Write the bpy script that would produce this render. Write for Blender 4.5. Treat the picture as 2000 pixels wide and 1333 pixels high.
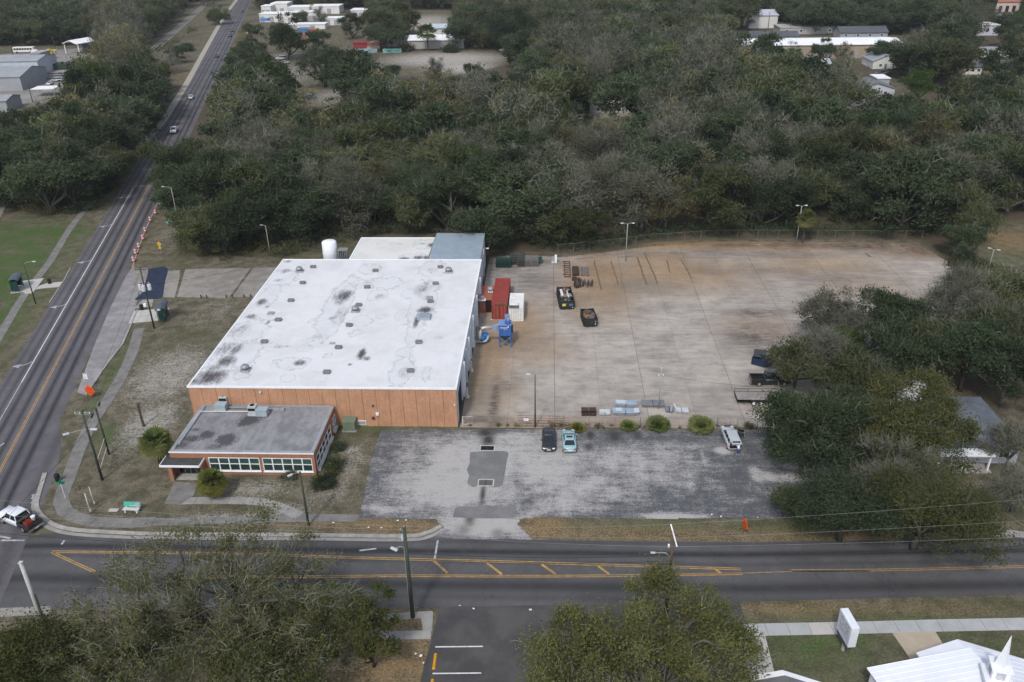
import bpy, bmesh, math, random
import numpy as np
from mathutils import Vector, Matrix
rad = math.radians
for o in list(bpy.data.objects): bpy.data.objects.remove(o)
SC = bpy.context.scene
COL = SC.collection
# ---------------------------------------------------------------- camera
CH, PITCH, ROLL, YAW, FPX = 64.0, rad(27.52606), rad(0.99004), rad(-2.79795), 1627.956
def _axes():
    cy, sy = math.cos(YAW), math.sin(YAW)
    f = np.array([sy, cy, 0.]); r = np.array([cy, -sy, 0.]); up = np.array([0, 0, 1.])
    fw = f*math.cos(PITCH) - up*math.sin(PITCH)
    dn = -f*math.sin(PITCH) - up*math.cos(PITCH)
    return (r*math.cos(ROLL) + dn*math.sin(ROLL), -r*math.sin(ROLL) + dn*math.cos(ROLL), fw)
AX = _axes(); RM = np.array(AX)
cam = bpy.data.cameras.new('camera'); camo = bpy.data.objects.new('camera', cam); COL.objects.link(camo)
cam.sensor_fit = 'HORIZONTAL'; cam.sensor_width = 36.0; cam.lens = 36.0*FPX/2000
cam.clip_start = 0.5; cam.clip_end = 9000
mw = Matrix.Identity(4)
for i in range(3):
    mw[i][0] = AX[0][i]; mw[i][1] = -AX[1][i]; mw[i][2] = -AX[2][i]
mw[2][3] = CH
camo.matrix_world = mw
SC.camera = camo
# ---------------------------------------------------------------- light
SUN_DIR = Vector((-0.24, -0.80, 1.0)).normalized()      # towards the sun
w = bpy.data.worlds.new('World'); SC.world = w; w.use_nodes = True
nt = w.node_tree; nt.nodes.clear()
so = nt.nodes.new('ShaderNodeOutputWorld'); bg = nt.nodes.new('ShaderNodeBackground'); sk = nt.nodes.new('ShaderNodeTexSky')
sk.sky_type = 'NISHITA'; sk.sun_disc = False
sk.sun_elevation = math.asin(SUN_DIR.z); sk.sun_rotation = math.atan2(SUN_DIR.x, SUN_DIR.y) % (2*math.pi)
sk.air_density = 1.0; sk.dust_density = 1.6; sk.ozone_density = 1.0
bg.inputs['Strength'].default_value = 0.15
hs = nt.nodes.new('ShaderNodeHueSaturation'); hs.inputs['Saturation'].default_value = 0.6      # thin broken cloud
nt.links.new(sk.outputs[0], hs.inputs['Color']); nt.links.new(hs.outputs[0], bg.inputs[0]); nt.links.new(bg.outputs[0], so.inputs[0])
sl = bpy.data.lights.new('sun', 'SUN'); sl.energy = 1.65; sl.angle = rad(7); sl.color = (1.0, 0.965, 0.92)
slo = bpy.data.objects.new('sun', sl); COL.objects.link(slo)
slo.rotation_euler = SUN_DIR.to_track_quat('Z', 'Y').to_euler(); slo.location = (0, 0, 120)
SC.view_settings.view_transform = 'Standard'; SC.view_settings.look = 'None'
SC.view_settings.gamma = 1.0; SC.view_settings.exposure = 0.43; SC.view_settings.use_curve_mapping = False
# ---------------------------------------------------------------- photograph pixel <-> place
def ray(px, py): return RM.T @ np.array([(px-1000)/FPX, (py-666.5)/FPX, 1.0])
def G(px, py, z=0.0):
    d = ray(px, py); t = (z-CH)/d[2]; return (float(d[0]*t), float(d[1]*t))
def G3(px, py, z=0.0): return G(px, py, z) + (z,)
def GY(px, py, y):
    d = ray(px, py); t = y/d[1]; return (float(d[0]*t), y, float(CH+d[2]*t))
def P(x, y, z):
    q = RM @ np.array([x, y, np.asarray(z)-CH], dtype=object) if np.ndim(x) else RM @ np.array([x, y, z-CH])
    return 1000+FPX*q[0]/q[2], 666.5+FPX*q[1]/q[2], q[2]
def height(bpx, bpy_, tpx, tpy):
    b = np.array(G(bpx, bpy_)); zs = np.linspace(0, 25, 1251)
    return float(min(zs, key=lambda z: np.hypot(*(np.array(G(tpx, tpy, z))-b))))
# ---------------------------------------------------------------- mesh builder
class MB:
    def __init__(s): s.v = []; s.f = []
    def add(s, vs, fs):
        n = len(s.v); s.v += [tuple(map(float, p)) for p in vs]; s.f += [tuple(i+n for i in f) for f in fs]; return s
    def box(s, x0, x1, y0, y1, z0, z1):
        return s.add([(x0,y0,z0),(x1,y0,z0),(x1,y1,z0),(x0,y1,z0),(x0,y0,z1),(x1,y0,z1),(x1,y1,z1),(x0,y1,z1)],
                     [(0,3,2,1),(4,5,6,7),(0,1,5,4),(1,2,6,5),(2,3,7,6),(3,0,4,7)])
    def obox(s, c, d, rz=0.0, rx=0.0, ry=0.0):
        R = Matrix.Rotation(rz, 3, 'Z') @ Matrix.Rotation(ry, 3, 'Y') @ Matrix.Rotation(rx, 3, 'X')
        vs = []
        for k in ((-1,-1,-1),(1,-1,-1),(1,1,-1),(-1,1,-1),(-1,-1,1),(1,-1,1),(1,1,1),(-1,1,1)):
            q = R @ Vector((k[0]*d[0]/2, k[1]*d[1]/2, k[2]*d[2]/2)); vs.append((c[0]+q.x, c[1]+q.y, c[2]+q.z))
        return s.add(vs, [(0,3,2,1),(4,5,6,7),(0,1,5,4),(1,2,6,5),(2,3,7,6),(3,0,4,7)])
    def tube(s, pts, r, n=6, cap=True):
        pts = [Vector(p) for p in pts]; rs = r if isinstance(r, (list, tuple)) else [r]*len(pts)
        rings = []; up = Vector((0.13, 0.21, 0.97)); vs = []; fs = []
        for i, p in enumerate(pts):
            t = (pts[min(i+1, len(pts)-1)] - pts[max(i-1, 0)])
            t = t.normalized() if t.length > 1e-9 else Vector((0,0,1))
            a = t.cross(up)
            if a.length < 0.2: a = t.cross(Vector((1,0,0)))
            a.normalize(); b = t.cross(a)
            for k in range(n):
                an = 2*math.pi*k/n; q = p + (a*math.cos(an) + b*math.sin(an))*rs[i]; vs.append(q[:])
        for i in range(len(pts)-1):
            for k in range(n):
                fs.append((i*n+k, i*n+(k+1)%n, (i+1)*n+(k+1)%n, (i+1)*n+k))
        if cap:
            fs.append(tuple(range(n-1, -1, -1))); fs.append(tuple(range((len(pts)-1)*n, len(pts)*n)))
        return s.add(vs, fs)
    def cyl(s, x, y, z0, z1, r, r1=None, n=12): return s.lathe(x, y, [(r, z0), (r if r1 is None else r1, z1)], n)
    def lathe(s, x, y, prof, n=12):
        vs = []; fs = []
        for r, z in prof:
            for k in range(n): vs.append((x+r*math.cos(2*math.pi*k/n), y+r*math.sin(2*math.pi*k/n), z))
        for i in range(len(prof)-1):
            for k in range(n): fs.append((i*n+k, i*n+(k+1)%n, (i+1)*n+(k+1)%n, (i+1)*n+k))
        fs.append(tuple(range(n-1, -1, -1))); fs.append(tuple(range((len(prof)-1)*n, len(prof)*n)))
        return s.add(vs, fs)
    def prism(s, pts, z0, z1):
        n = len(pts); a = sum(pts[i][0]*pts[(i+1)%n][1]-pts[(i+1)%n][0]*pts[i][1] for i in range(n))
        if a < 0: pts = pts[::-1]
        vs = [(p[0], p[1], z0) for p in pts] + [(p[0], p[1], z1) for p in pts]
        fs = [tuple(range(n-1, -1, -1)), tuple(range(n, 2*n))] + [(i, (i+1)%n, n+(i+1)%n, n+i) for i in range(n)]
        return s.add(vs, fs)
    def sheet(s, pts, z):
        n = len(pts); a = sum(pts[i][0]*pts[(i+1)%n][1]-pts[(i+1)%n][0]*pts[i][1] for i in range(n))
        if a < 0: pts = pts[::-1]
        return s.add([(p[0], p[1], z) for p in pts], [tuple(range(n))])
    def quad(s, *q): return s.add(q, [tuple(range(len(q)))])
    def mesh(s, name, m=None, smooth=False):
        me = bpy.data.meshes.new(name); me.from_pydata(s.v, [], s.f)
        if m: me.materials.append(m)
        if smooth: me.polygons.foreach_set('use_smooth', [True]*len(me.polygons))
        me.update(); return me
    def build(s, name, m, parent=None, smooth=False, bevel=0.0, label=None, stuff=False):
        o = bpy.data.objects.new(name, s.mesh(name, m, smooth)); COL.objects.link(o)
        if parent: o.parent = parent
        if bevel:
            b = o.modifiers.new('bevel', 'BEVEL'); b.width = bevel; b.segments = 2; b.limit_method = 'ANGLE'
        if label: o['label'] = label
        if stuff: o['kind'] = 'stuff'
        return o
def tag(o, label, cat, group=None):
    o['label'] = label; o['category'] = cat
    if group: o['group'] = group
    return o
def thing(name, label, cat, loc=(0,0,0), rz=0.0, group=None):
    o = bpy.data.objects.new(name, None); COL.objects.link(o); o.empty_display_size = 0.3
    o.location = loc; o.rotation_euler = (0, 0, rz); return tag(o, label, cat, group)
def struct(o): o['kind'] = 'structure'; return o
def dup(root, loc, rz, label=None, group=None, scale=None):
    r = root.copy(); COL.objects.link(r); r.location = loc; r.rotation_euler = (0, 0, rz)
    if scale: r.scale = scale
    if label: r['label'] = label
    if group: r['group'] = group
    for ch in KIDS.setdefault(root.name, [c for c in bpy.data.objects if c.parent == root]):
        c = ch.copy(); COL.objects.link(c); c.parent = r
        for g in KIDS.setdefault(ch.name, [c2 for c2 in bpy.data.objects if c2.parent == ch]):
            d = g.copy(); COL.objects.link(d); d.parent = c
    return r
KIDS = {}
def inpoly(X, Y, poly):
    X = np.asarray(X, float); Y = np.asarray(Y, float); ins = np.zeros(X.shape, bool); n = len(poly)
    for i in range(n):
        x0, y0 = poly[i]; x1, y1 = poly[(i+1) % n]
        c = (y0 > Y) != (y1 > Y)
        with np.errstate(divide='ignore', invalid='ignore'):
            ins ^= c & (X < (x1-x0)*(Y-y0)/(y1-y0+1e-12)+x0)
    return ins
def gp(pts, z=0.0): return [G(a, b, z) for a, b in pts]
def blobs(X, Y, lst, z=0.0):
    """soft spots: photograph pixel centre, pixel half sizes, strength"""
    out = np.zeros(np.shape(X))
    for b in lst:
        px, py, rx, ry, a = b[:5]
        cx, cy = G(px, py, z); sx = abs(G(px+rx, py, z)[0]-cx)+1e-3; sy = abs(G(px, py-ry, z)[1]-G(px, py+ry, z)[1])/2+1e-3
        # lean of the y axis in the picture is the real y axis: keep the spot axis aligned on the ground
        d = ((X-cx)/sx)**2+((Y-cy)/sy)**2
        out = np.maximum(out, a*np.exp(-0.7*d**1.3))
    return out
def polysoft(X, Y, poly, soft):
    """1 inside the polygon, falling to 0 over 'soft' metres outside"""
    ins = inpoly(X, Y, poly); d = np.full(np.shape(X), 1e9); n = len(poly)
    for i in range(n):
        x0, y0 = poly[i]; x1, y1 = poly[(i+1) % n]; dx, dy = x1-x0, y1-y0; L = dx*dx+dy*dy+1e-9
        t = np.clip(((X-x0)*dx+(Y-y0)*dy)/L, 0, 1)
        d = np.minimum(d, np.hypot(X-x0-t*dx, Y-y0-t*dy))
    return np.clip(0.5 + np.where(ins, d, -d)/(2*soft), 0, 1)
def setattrs(me, attrs):
    for k, a in attrs.items():
        at = me.attributes.new(k, 'FLOAT', 'POINT'); at.data.foreach_set('value', np.asarray(a, np.float32).ravel())
def grid_mesh(name, xs, ys, z, m, attrs=None, keep=None, zfun=None):
    X, Y = np.meshgrid(xs, ys); nx, ny = len(xs), len(ys)
    Z = np.full(X.shape, z) if zfun is None else zfun(X, Y)
    co = np.stack([X, Y, Z], -1).reshape(-1, 3)
    i = np.arange(nx-1)[None, :]+np.arange(ny-1)[:, None]*nx
    q = np.stack([i, i+1, i+1+nx, i+nx], -1).reshape(-1, 4)
    if keep is not None:
        cx = co[q, 0].mean(1); cy = co[q, 1].mean(1); q = q[keep(cx, cy)]
    me = raw_mesh(name, co, q, m)
    if attrs: setattrs(me, attrs(co[:, 0], co[:, 1]))
    return me
def raw_mesh(name, co, q, m=None, mats=None, mi=None):
    me = bpy.data.meshes.new(name); k = q.shape[1]
    me.vertices.add(len(co)); me.vertices.foreach_set('co', np.asarray(co, np.float32).ravel())
    me.loops.add(q.size); me.loops.foreach_set('vertex_index', q.astype(np.int32).ravel())
    me.polygons.add(len(q)); me.polygons.foreach_set('loop_start', (np.arange(len(q))*k).astype(np.int32))
    me.polygons.foreach_set('loop_total', np.full(len(q), k, np.int32))
    for mm in (mats or [m]):
        if mm: me.materials.append(mm)
    if mi is not None: me.polygons.foreach_set('material_index', mi.astype(np.int32))
    me.update(calc_edges=True); return me
def link(name, me, parent=None, kind=None):
    o = bpy.data.objects.new(name, me); COL.objects.link(o)
    if parent: o.parent = parent
    if kind: o['kind'] = kind
    return o
def strip(pts, w, z):
    """flat ribbon along ground points"""
    mb = MB(); pts = [Vector(p[:2]) for p in pts]; L = []; R = []
    for i, p in enumerate(pts):
        t = (pts[min(i+1, len(pts)-1)]-pts[max(i-1, 0)]).normalized(); n = Vector((-t.y, t.x))
        L.append(p+n*w/2); R.append(p-n*w/2)
    for i in range(len(pts)-1):
        mb.quad((R[i].x, R[i].y, z), (R[i+1].x, R[i+1].y, z), (L[i+1].x, L[i+1].y, z), (L[i].x, L[i].y, z))
    return mb
def kerb_mb(pts, w, z0, z1):
    mb = MB(); pts = [Vector(p[:2]) for p in pts]; L = []; R = []
    for i, p in enumerate(pts):
        t = (pts[min(i+1, len(pts)-1)]-pts[max(i-1, 0)]).normalized(); n = Vector((-t.y, t.x))
        L.append(p+n*w/2); R.append(p-n*w/2)
    for i in range(len(pts)-1):
        a, b, c, d = R[i], R[i+1], L[i+1], L[i]
        mb.add([(a.x,a.y,z0),(b.x,b.y,z0),(c.x,c.y,z0),(d.x,d.y,z0),(a.x,a.y,z1),(b.x,b.y,z1),(c.x,c.y,z1),(d.x,d.y,z1)],
               [(4,5,6,7),(0,1,5,4),(2,3,7,6)]+([(3,0,4,7)] if i == 0 else [])+([(1,2,6,5)] if i == len(pts)-2 else []))
    return mb
def smooth_line(pts, n=8):
    """Catmull-Rom through the points"""
    p = [np.array(q, float) for q in pts]; p = [2*p[0]-p[1]]+p+[2*p[-1]-p[-2]]; out = []
    for i in range(1, len(p)-2):
        for k in range(n):
            t = k/n; a, b, c, d = p[i-1], p[i], p[i+1], p[i+2]
            out.append(0.5*((2*b)+(-a+c)*t+(2*a-5*b+4*c-d)*t*t+(-a+3*b-3*c+d)*t**3))
    out.append(p[-2]); return [tuple(q) for q in out]
# ---------------------------------------------------------------- materials
class NT:
    def __init__(s, name):
        s.m = bpy.data.materials.new(name); s.m.use_nodes = True; s.t = s.m.node_tree
        s.b = s.t.nodes['Principled BSDF']; s._tc = None
        s.b.inputs['Specular IOR Level'].default_value = 0.25
    def n(s, ty, **kw):
        nd = s.t.nodes.new(ty)
        for k, v in kw.items(): setattr(nd, k, v)
        return nd
    def put(s, inp, v):
        if isinstance(v, bpy.types.NodeSocket): s.t.links.new(v, inp)
        else: inp.default_value = v
    def coord(s, kind='Object', scale=None):
        if s._tc is None: s._tc = s.n('ShaderNodeTexCoord')
        o = s._tc.outputs[kind]
        if scale is not None:
            mp = s.n('ShaderNodeMapping'); s.t.links.new(o, mp.inputs[0]); mp.inputs['Scale'].default_value = scale; o = mp.outputs[0]
        return o
    def noise(s, scale, detail=4.0, rough=0.6, co=None, color=False, dist=0.0):
        nd = s.n('ShaderNodeTexNoise'); s.t.links.new(co or s.coord(), nd.inputs['Vector'])
        nd.inputs['Scale'].default_value = scale; nd.inputs['Detail'].default_value = detail; nd.inputs['Roughness'].default_value = rough
        nd.inputs['Distortion'].default_value = dist
        return nd.outputs['Color' if color else 'Fac']
    def math(s, op, a, b=None, clamp=False):
        nd = s.n('ShaderNodeMath', operation=op, use_clamp=clamp); s.put(nd.inputs[0], a)
        if b is not None: s.put(nd.inputs[1], b)
        return nd.outputs[0]
    def ss(s, v, lo, hi):
        nd = s.n('ShaderNodeMapRange', interpolation_type='SMOOTHSTEP'); s.put(nd.inputs[0], v)
        nd.inputs[1].default_value = lo; nd.inputs[2].default_value = hi; return nd.outputs[0]
    def rng(s, v, lo, hi, a, b):
        nd = s.n('ShaderNodeMapRange'); s.put(nd.inputs[0], v)
        for i, q in enumerate((lo, hi, a, b)): nd.inputs[i+1].default_value = q
        return nd.outputs[0]
    def mix(s, f, a, b, mode='MIX'):
        nd = s.n('ShaderNodeMix', data_type='RGBA', blend_type=mode); s.put(nd.inputs[0], f)
        for i, q in ((6, a), (7, b)): s.put(nd.inputs[i], q if isinstance(q, bpy.types.NodeSocket) else tuple(q)+(1,))
        return nd.outputs[2]
    def attr(s, name): return s.n('ShaderNodeAttribute', attribute_name=name).outputs['Fac']
    def scale_col(s, col, v):
        nd = s.n('ShaderNodeMix', data_type='RGBA', blend_type='MULTIPLY'); nd.inputs[0].default_value = 1
        s.put(nd.inputs[6], col if isinstance(col, bpy.types.NodeSocket) else tuple(col)+(1,))
        cb = s.n('ShaderNodeCombineColor')
        for i in range(3): s.t.links.new(v, cb.inputs[i])
        s.t.links.new(cb.outputs[0], nd.inputs[7]); return nd.outputs[2]
    def bump(s, h, strength=0.3, dist=0.05):
        b = s.n('ShaderNodeBump'); b.inputs['Strength'].default_value = strength; b.inputs['Distance'].default_value = dist
        s.t.links.new(h, b.inputs['Height']); s.t.links.new(b.outputs[0], s.b.inputs['Normal'])
    def out(s, col, rough=0.85, metal=0.0, spec=None):
        s.put(s.b.inputs['Base Color'], col if isinstance(col, bpy.types.NodeSocket) else tuple(col)+(1,))
        s.put(s.b.inputs['Roughness'], rough); s.b.inputs['Metallic'].default_value = metal
        if spec is not None: s.b.inputs['Specular IOR Level'].default_value = spec
        return s.m
MC = {}
def M(name, col, rough=0.8, var=0.25, scale=1.5, fine=9.0, metal=0.0, spec=0.25, bump=0.0, coat=0.0, grime=0.0):
    if name in MC: return MC[name]
    t = NT(name); a = t.noise(scale, 4); b = t.noise(fine, 3)
    v = t.math('ADD', t.rng(a, .3, .7, 1-var, 1+var), t.rng(b, .3, .7, -var*.5, var*.5))
    c = t.scale_col(col, v)
    if grime:
        g = t.math('MULTIPLY', t.ss(t.noise(scale*.6, 5), .45, .75), grime); c = t.mix(g, c, (.06, .05, .04))
    if bump: t.bump(b, bump, .02)
    if coat: t.b.inputs['Coat Weight'].default_value = coat
    MC[name] = t.out(c, rough, metal, spec); return MC[name]
def paint(name, col, rough=0.3): return M(name, col, rough, var=.06, scale=.8, fine=4, spec=.5, coat=.4)
# ================================================================ SETTING
def yel(y): return -71.08-(y-85.43)*0.2769          # x of the highway's yellow line
# --- wooded areas (ground outline, in photograph pixels) and openings in them
F_MAIN = gp([(300,318),(352,440),(352,500),(560,503),(640,480),(700,462),(850,455),(945,486),(1060,494),(1180,494),(1275,474),(1400,466),(1800,468),(1862,520),(1880,440),(2000,430),(2600,420),(2800,-25),(505,-25),(470,60),(440,120),(395,200)])
F_LEFT = gp([(155,418),(215,372),(262,305),(300,240),(322,190),(345,140),(392,60),(435,-25),(-800,-25),(-700,380),(0,408),(40,412)])
F_RIGHT = gp([(1540,620),(1620,585),(1760,560),(1860,540),(2000,520),(2500,500),(2600,800),(1990,800),(1830,790),(1700,770),(1560,790),(1520,720)])
VIEW_OPEN = [  # picture areas that stay open to view
 [(0,108),(80,96),(130,92),(180,80),(205,100),(135,122),(138,172),(70,205),(0,222)],
 [(278,118),(392,8),(404,20),(300,120)],
 [(318,262),(345,200),(345,140),(385,80),(425,20),(440,-5),(505,-5),(472,60),(440,125),(415,175),(392,232),(350,270)],
 [(1765,142),(1835,142),(1835,185),(1765,185)], [(1270,368),(1336,368),(1336,430),(1270,430)], [(1555,395),(1595,395),(1595,470),(1555,470)],
 [(235,372),(262,330),(300,318),(300,372)],
 [(300,375),(345,375),(345,500),(255,510)],
 [(742,104),(1000,102),(1015,112),(985,136),(880,146),(800,150),(745,132)],
 [(508,8),(716,12),(716,34),(640,56),(508,50)],
 [(690,84),(738,84),(738,100),(690,100)],
 [(790,64),(892,64),(892,92),(800,92)],
 [(800,34),(880,34),(880,52),(800,52)],
 [(1420,82),(1770,82),(1690,104),(1690,118),(1550,118),(1550,96),(1430,90)],
 [(1460,30),(1520,30),(1520,54),(1470,54)],
 [(1532,50),(1620,50),(1620,66),(1532,66)],
 [(1668,170),(1735,165),(1735,190),(1668,190)], [(1675,122),(1740,122),(1740,152),(1690,150)],
 [(1880,128),(1918,128),(1918,152),(1880,152)], [(1958,130),(1998,130),(1998,150),(1958,150)],
 [(1940,2),(2000,2),(2000,22),(1950,20)], [(1905,52),(1950,52),(1950,70),(1905,70)],
 [(538,110),(575,110),(575,130),(538,130)], [(560,170),(690,170),(690,205),(580,210)],
 [(1136,200),(1250,196),(1252,226),(1140,228)],
 [(1870,440),(2000,455),(2000,520),(1885,505)],
 [(1800,770),(1900,765),(1960,790),(2000,800),(2000,910),(1890,905),(1880,850),(1840,800)],
]
CLEAR = [gp([(500,108),(560,104),(720,104),(860,98),(1012,100),(1040,112),(900,150),(760,148),(640,210),(560,205),(500,150)]),
         gp([(1130,185),(1250,178),(1260,240),(1130,242)]), gp([(760,20),(900,20),(900,64),(760,64)]),
         gp([(500,22),(730,20),(730,100),(500,100)]), gp([(1395,70),(1830,70),(1830,125),(1395,128)]),
         gp([(1660,150),(1760,150),(1760,215),(1660,215)]), gp([(1870,112),(2010,112),(2010,165),(1870,165)]),
         gp([(-200,95),(200,88),(150,160),(60,240),(-200,300)]), gp([(255,125),(370,5),(420,5),(320,125)])]
def wooded(X, Y, soft=3.0):
    m = np.maximum(np.maximum(polysoft(X, Y, F_MAIN, soft), polysoft(X, Y, F_LEFT, soft)), polysoft(X, Y, F_RIGHT, soft))
    for c in CLEAR: m = m*(1-polysoft(X, Y, c, soft*1.5))
    return m
GREEN = [gp([(-120,450),(60,428),(150,436),(172,450),(122,500),(92,545),(30,640),(-120,760)]),
         gp([(262,648),(244,700),(206,760),(176,815),(172,800),(196,760),(236,690)]), gp([(206,826),(226,826),(214,872),(192,872)])]
def ground_attrs(X, Y):
    n = len(X); wd = np.zeros(n); gr = np.zeros(n); pa = np.zeros(n); oo = np.zeros(n)
    wd = wooded(X, Y)
    for k, (p, sf) in enumerate(zip(GREEN, (4, .8, 1.0))): gr = np.maximum(gr, polysoft(X, Y, p, sf))
    gr = np.maximum(gr, blobs(X, Y, [(700,838,180,5,.8),(1620,1270,150,50,.62),(1880,1262,110,30,.6),(1650,1200,260,9,.4),(1600,1262,60,22,.9),(1600,1200,40,10,.8),(1680,1245,30,8,.9),(1860,1250,60,12,.8),(1780,1208,30,5,.8),(1950,500,60,20,.35),(1640,1270,25,14,.9),(1500,1030,120,12,.45),(1240,1026,140,10,.4)]))
    pa = blobs(X, Y, [(330,730,90,70,.75),(420,610,60,40,.5),(290,830,60,60,.8),(240,900,60,40,.35),(500,955,90,20,.7),(560,1000,50,18,.8),(690,900,35,45,.6),(680,880,14,10,1),(640,960,60,30,.6),(450,1010,120,12,.7),(870,116,130,16,1.0),(900,132,80,14,1.0),(700,120,60,10,.6),(560,150,60,30,.7),(660,190,60,20,.8),(620,190,90,20,.6),(1190,206,75,26,1.0),(330,455,25,25,.5),(200,785,18,16,.6),(830,45,60,18,.9),(1960,950,60,15,.5),(660,1290,70,40,.5),(560,110,50,12,.6),(470,240,60,60,.35),(100,112,90,10,.9),(40,190,90,30,.9),(300,380,18,20,.4),(560,1230,90,30,.5)])
    oo = blobs(X, Y, [(770,1028,110,10,1),(660,1028,90,8,.8),(1060,1030,60,20,1),(1250,1045,260,14,.75),(1600,1050,200,14,.6),(770,1290,90,60,.9),(760,1215,60,16,1),(540,1015,60,8,.6),(200,540,40,60,.3),(1300,476,200,4,1),(1250,820,330,9,.9),(1560,1190,140,12,.7),(1800,1190,160,12,.4),(650,1290,60,40,.5),(1200,190,60,14,.9),(1960,470,60,20,.8),(420,130,30,60,.35)])
    return dict(wood=wd, green=gr, pale=pa, dry=oo)
def ground_mat():
    t = NT('ground_soil'); co = t.coord()
    big = t.noise(.07, 5); mid = t.noise(.5, 5, .65); fine = t.noise(4.0, 4, .7); sp = t.noise(1.6, 6, .75)
    base = t.mix(t.ss(mid, .35, .65), (.076,.070,.045), (.155,.133,.096))
    base = t.mix(t.math('MULTIPLY', t.ss(big, .45, .65), .5), base, (.07,.075,.036))
    dry = t.math('MULTIPLY', t.attr('dry'), t.ss(t.math('ADD', mid, t.math('MULTIPLY', fine, .5)), .45, .85))
    base = t.mix(dry, base, t.mix(t.ss(fine, .3, .7), (.17,.11,.055), (.25,.175,.095)))
    pal = t.math('MULTIPLY', t.attr('pale'), t.ss(t.math('ADD', t.math('ADD', t.math('MULTIPLY', sp, .7), t.math('MULTIPLY', fine, .5)), t.math('MULTIPLY', t.math('SUBTRACT', t.attr('pale'), .55), .4)), .50, .74))
    base = t.mix(pal, base, t.mix(t.ss(mid, .3, .7), (.27,.25,.22), (.40,.375,.34)))
    gg = t.math('MULTIPLY', t.attr('green'), t.ss(t.math('ADD', t.math('ADD', t.math('MULTIPLY', mid, .6), t.math('MULTIPLY', t.noise(.18, 4, .6), .6)), t.math('MULTIPLY', fine, .3)), .58, .88))
    base = t.mix(gg, base, t.mix(t.ss(fine, .35, .65), (.036,.074,.016), (.064,.112,.028)))
    wd = t.ss(t.math('ADD', t.attr('wood'), t.math('MULTIPLY', t.math('SUBTRACT', mid, .5), .8)), .35, .7)
    base = t.mix(wd, base, t.mix(t.ss(fine, .3, .7), (.060,.050,.035), (.105,.085,.060)))
    base = t.scale_col(base, t.rng(fine, .25, .75, .62, 1.35))
    t.bump(t.math('ADD', fine, mid), .5, .12)
    return t.out(base, .95, 0, .1)
def gl(a, b, st): return list(np.arange(a, b, st))
gx = gl(-1600,-1000,100)+gl(-1000,-400,60)+gl(-400,-150,12)+gl(-150,110,1.0)+gl(110,500,12)+gl(500,1000,60)+gl(1000,1601,100)
gy = [-300,-100,0,25]+gl(40,215,1.0)+gl(215,480,4)+gl(480,760,10)+gl(760,1500,60)+gl(1500,2501,100)
ground = struct(link('ground', grid_mesh('ground', gx, gy, 0.0, ground_mat(), ground_attrs)))
# --- asphalt roads
def road_mat(name, lanes, base=(.062,.062,.066), light=(.105,.10,.10)):
    t = NT(name); lat = t.attr('lat'); co = t.coord()
    st = t.noise(.5, 5, .7); fine = t.noise(9, 3, .7); patch = t.noise(.09, 3)
    d = None
    for c, wd, a in lanes:
        q = t.math('MULTIPLY', t.math('SUBTRACT', lat, c), 1/wd); g = t.math('MULTIPLY', t.math('POWER', 2.718, t.math('MULTIPLY', t.math('MULTIPLY', q, q), -1.0)), a)
        d = g if d is None else t.math('ADD', d, g)
    d = t.math('MULTIPLY', d, t.rng(st, .3, .7, .65, 1.2), True)
    c = t.mix(t.ss(patch, .35, .7), light, tuple(.8*q for q in light))
    c = t.mix(d, c, tuple(.52*q for q in base))
    wn = t.n('ShaderNodeVectorMath', operation='ADD'); t.t.links.new(co, wn.inputs[0]); sc_ = t.n('ShaderNodeVectorMath', operation='SCALE'); t.t.links.new(t.noise(.5, 4, .7, None, True), sc_.inputs[0]); sc_.inputs['Scale'].default_value = 5; t.t.links.new(sc_.outputs[0], wn.inputs[1])
    v = t.n('ShaderNodeTexVoronoi', feature='DISTANCE_TO_EDGE'); t.t.links.new(wn.outputs[0], v.inputs['Vector']); v.inputs['Scale'].default_value = .11
    c = t.mix(t.math('MULTIPLY', t.ss(v.outputs['Distance'], .008, .002), .45), c, (.03,.03,.032))
    c = t.scale_col(c, t.rng(fine, .25, .75, .74, 1.26)); c = t.scale_col(c, t.rng(st, .3, .7, .85, 1.14))
    t.bump(fine, .25, .01)
    return t.out(c, .9, 0, .15)
def loft_road(name, L, R, z, m, nu=24, latfun=None):
    nv = len(L); u = np.linspace(0, 1, nu); L = np.array(L); R = np.array(R)
    co = L[:, None, :]*(1-u)[None, :, None]+R[:, None, :]*u[None, :, None]
    co = np.concatenate([co, np.full(co.shape[:2]+(1,), z)], -1)
    i = np.arange(nu-1)[None, :]+np.arange(nv-1)[:, None]*nu
    q = np.stack([i, i+nu, i+nu+1, i+1], -1).reshape(-1, 4)[:, ::-1]
    co = co.reshape(-1, 3); me = raw_mesh(name, co, q, m)
    setattrs(me, dict(lat=latfun(co[:, 0], co[:, 1]))); return struct(link(name, me))
ys = np.array(gl(30,230,4)+gl(230,1300,20))
hw_mat = road_mat('highway_asphalt', [(-6.2,.35,.5),(-4.7,.35,.6),(-2.9,.42,.85),(-1.2,.42,.85),(1.3,.45,.9),(3.0,.45,1.0),(5.8,.8,.45)], base=(.062,.062,.072), light=(.125,.118,.126))
def hw_right(y): return yel(y)+4.85+ (2.6*np.clip((98-y)/10, 0, 1) if y > 60 else 2.6)
highway = loft_road('highway', [(yel(y)-7.0, y) for y in ys], [(hw_right(y), y) for y in ys], .008, hw_mat, 30, lambda X, Y: X-(-71.08-(Y-85.43)*.2769))
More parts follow.
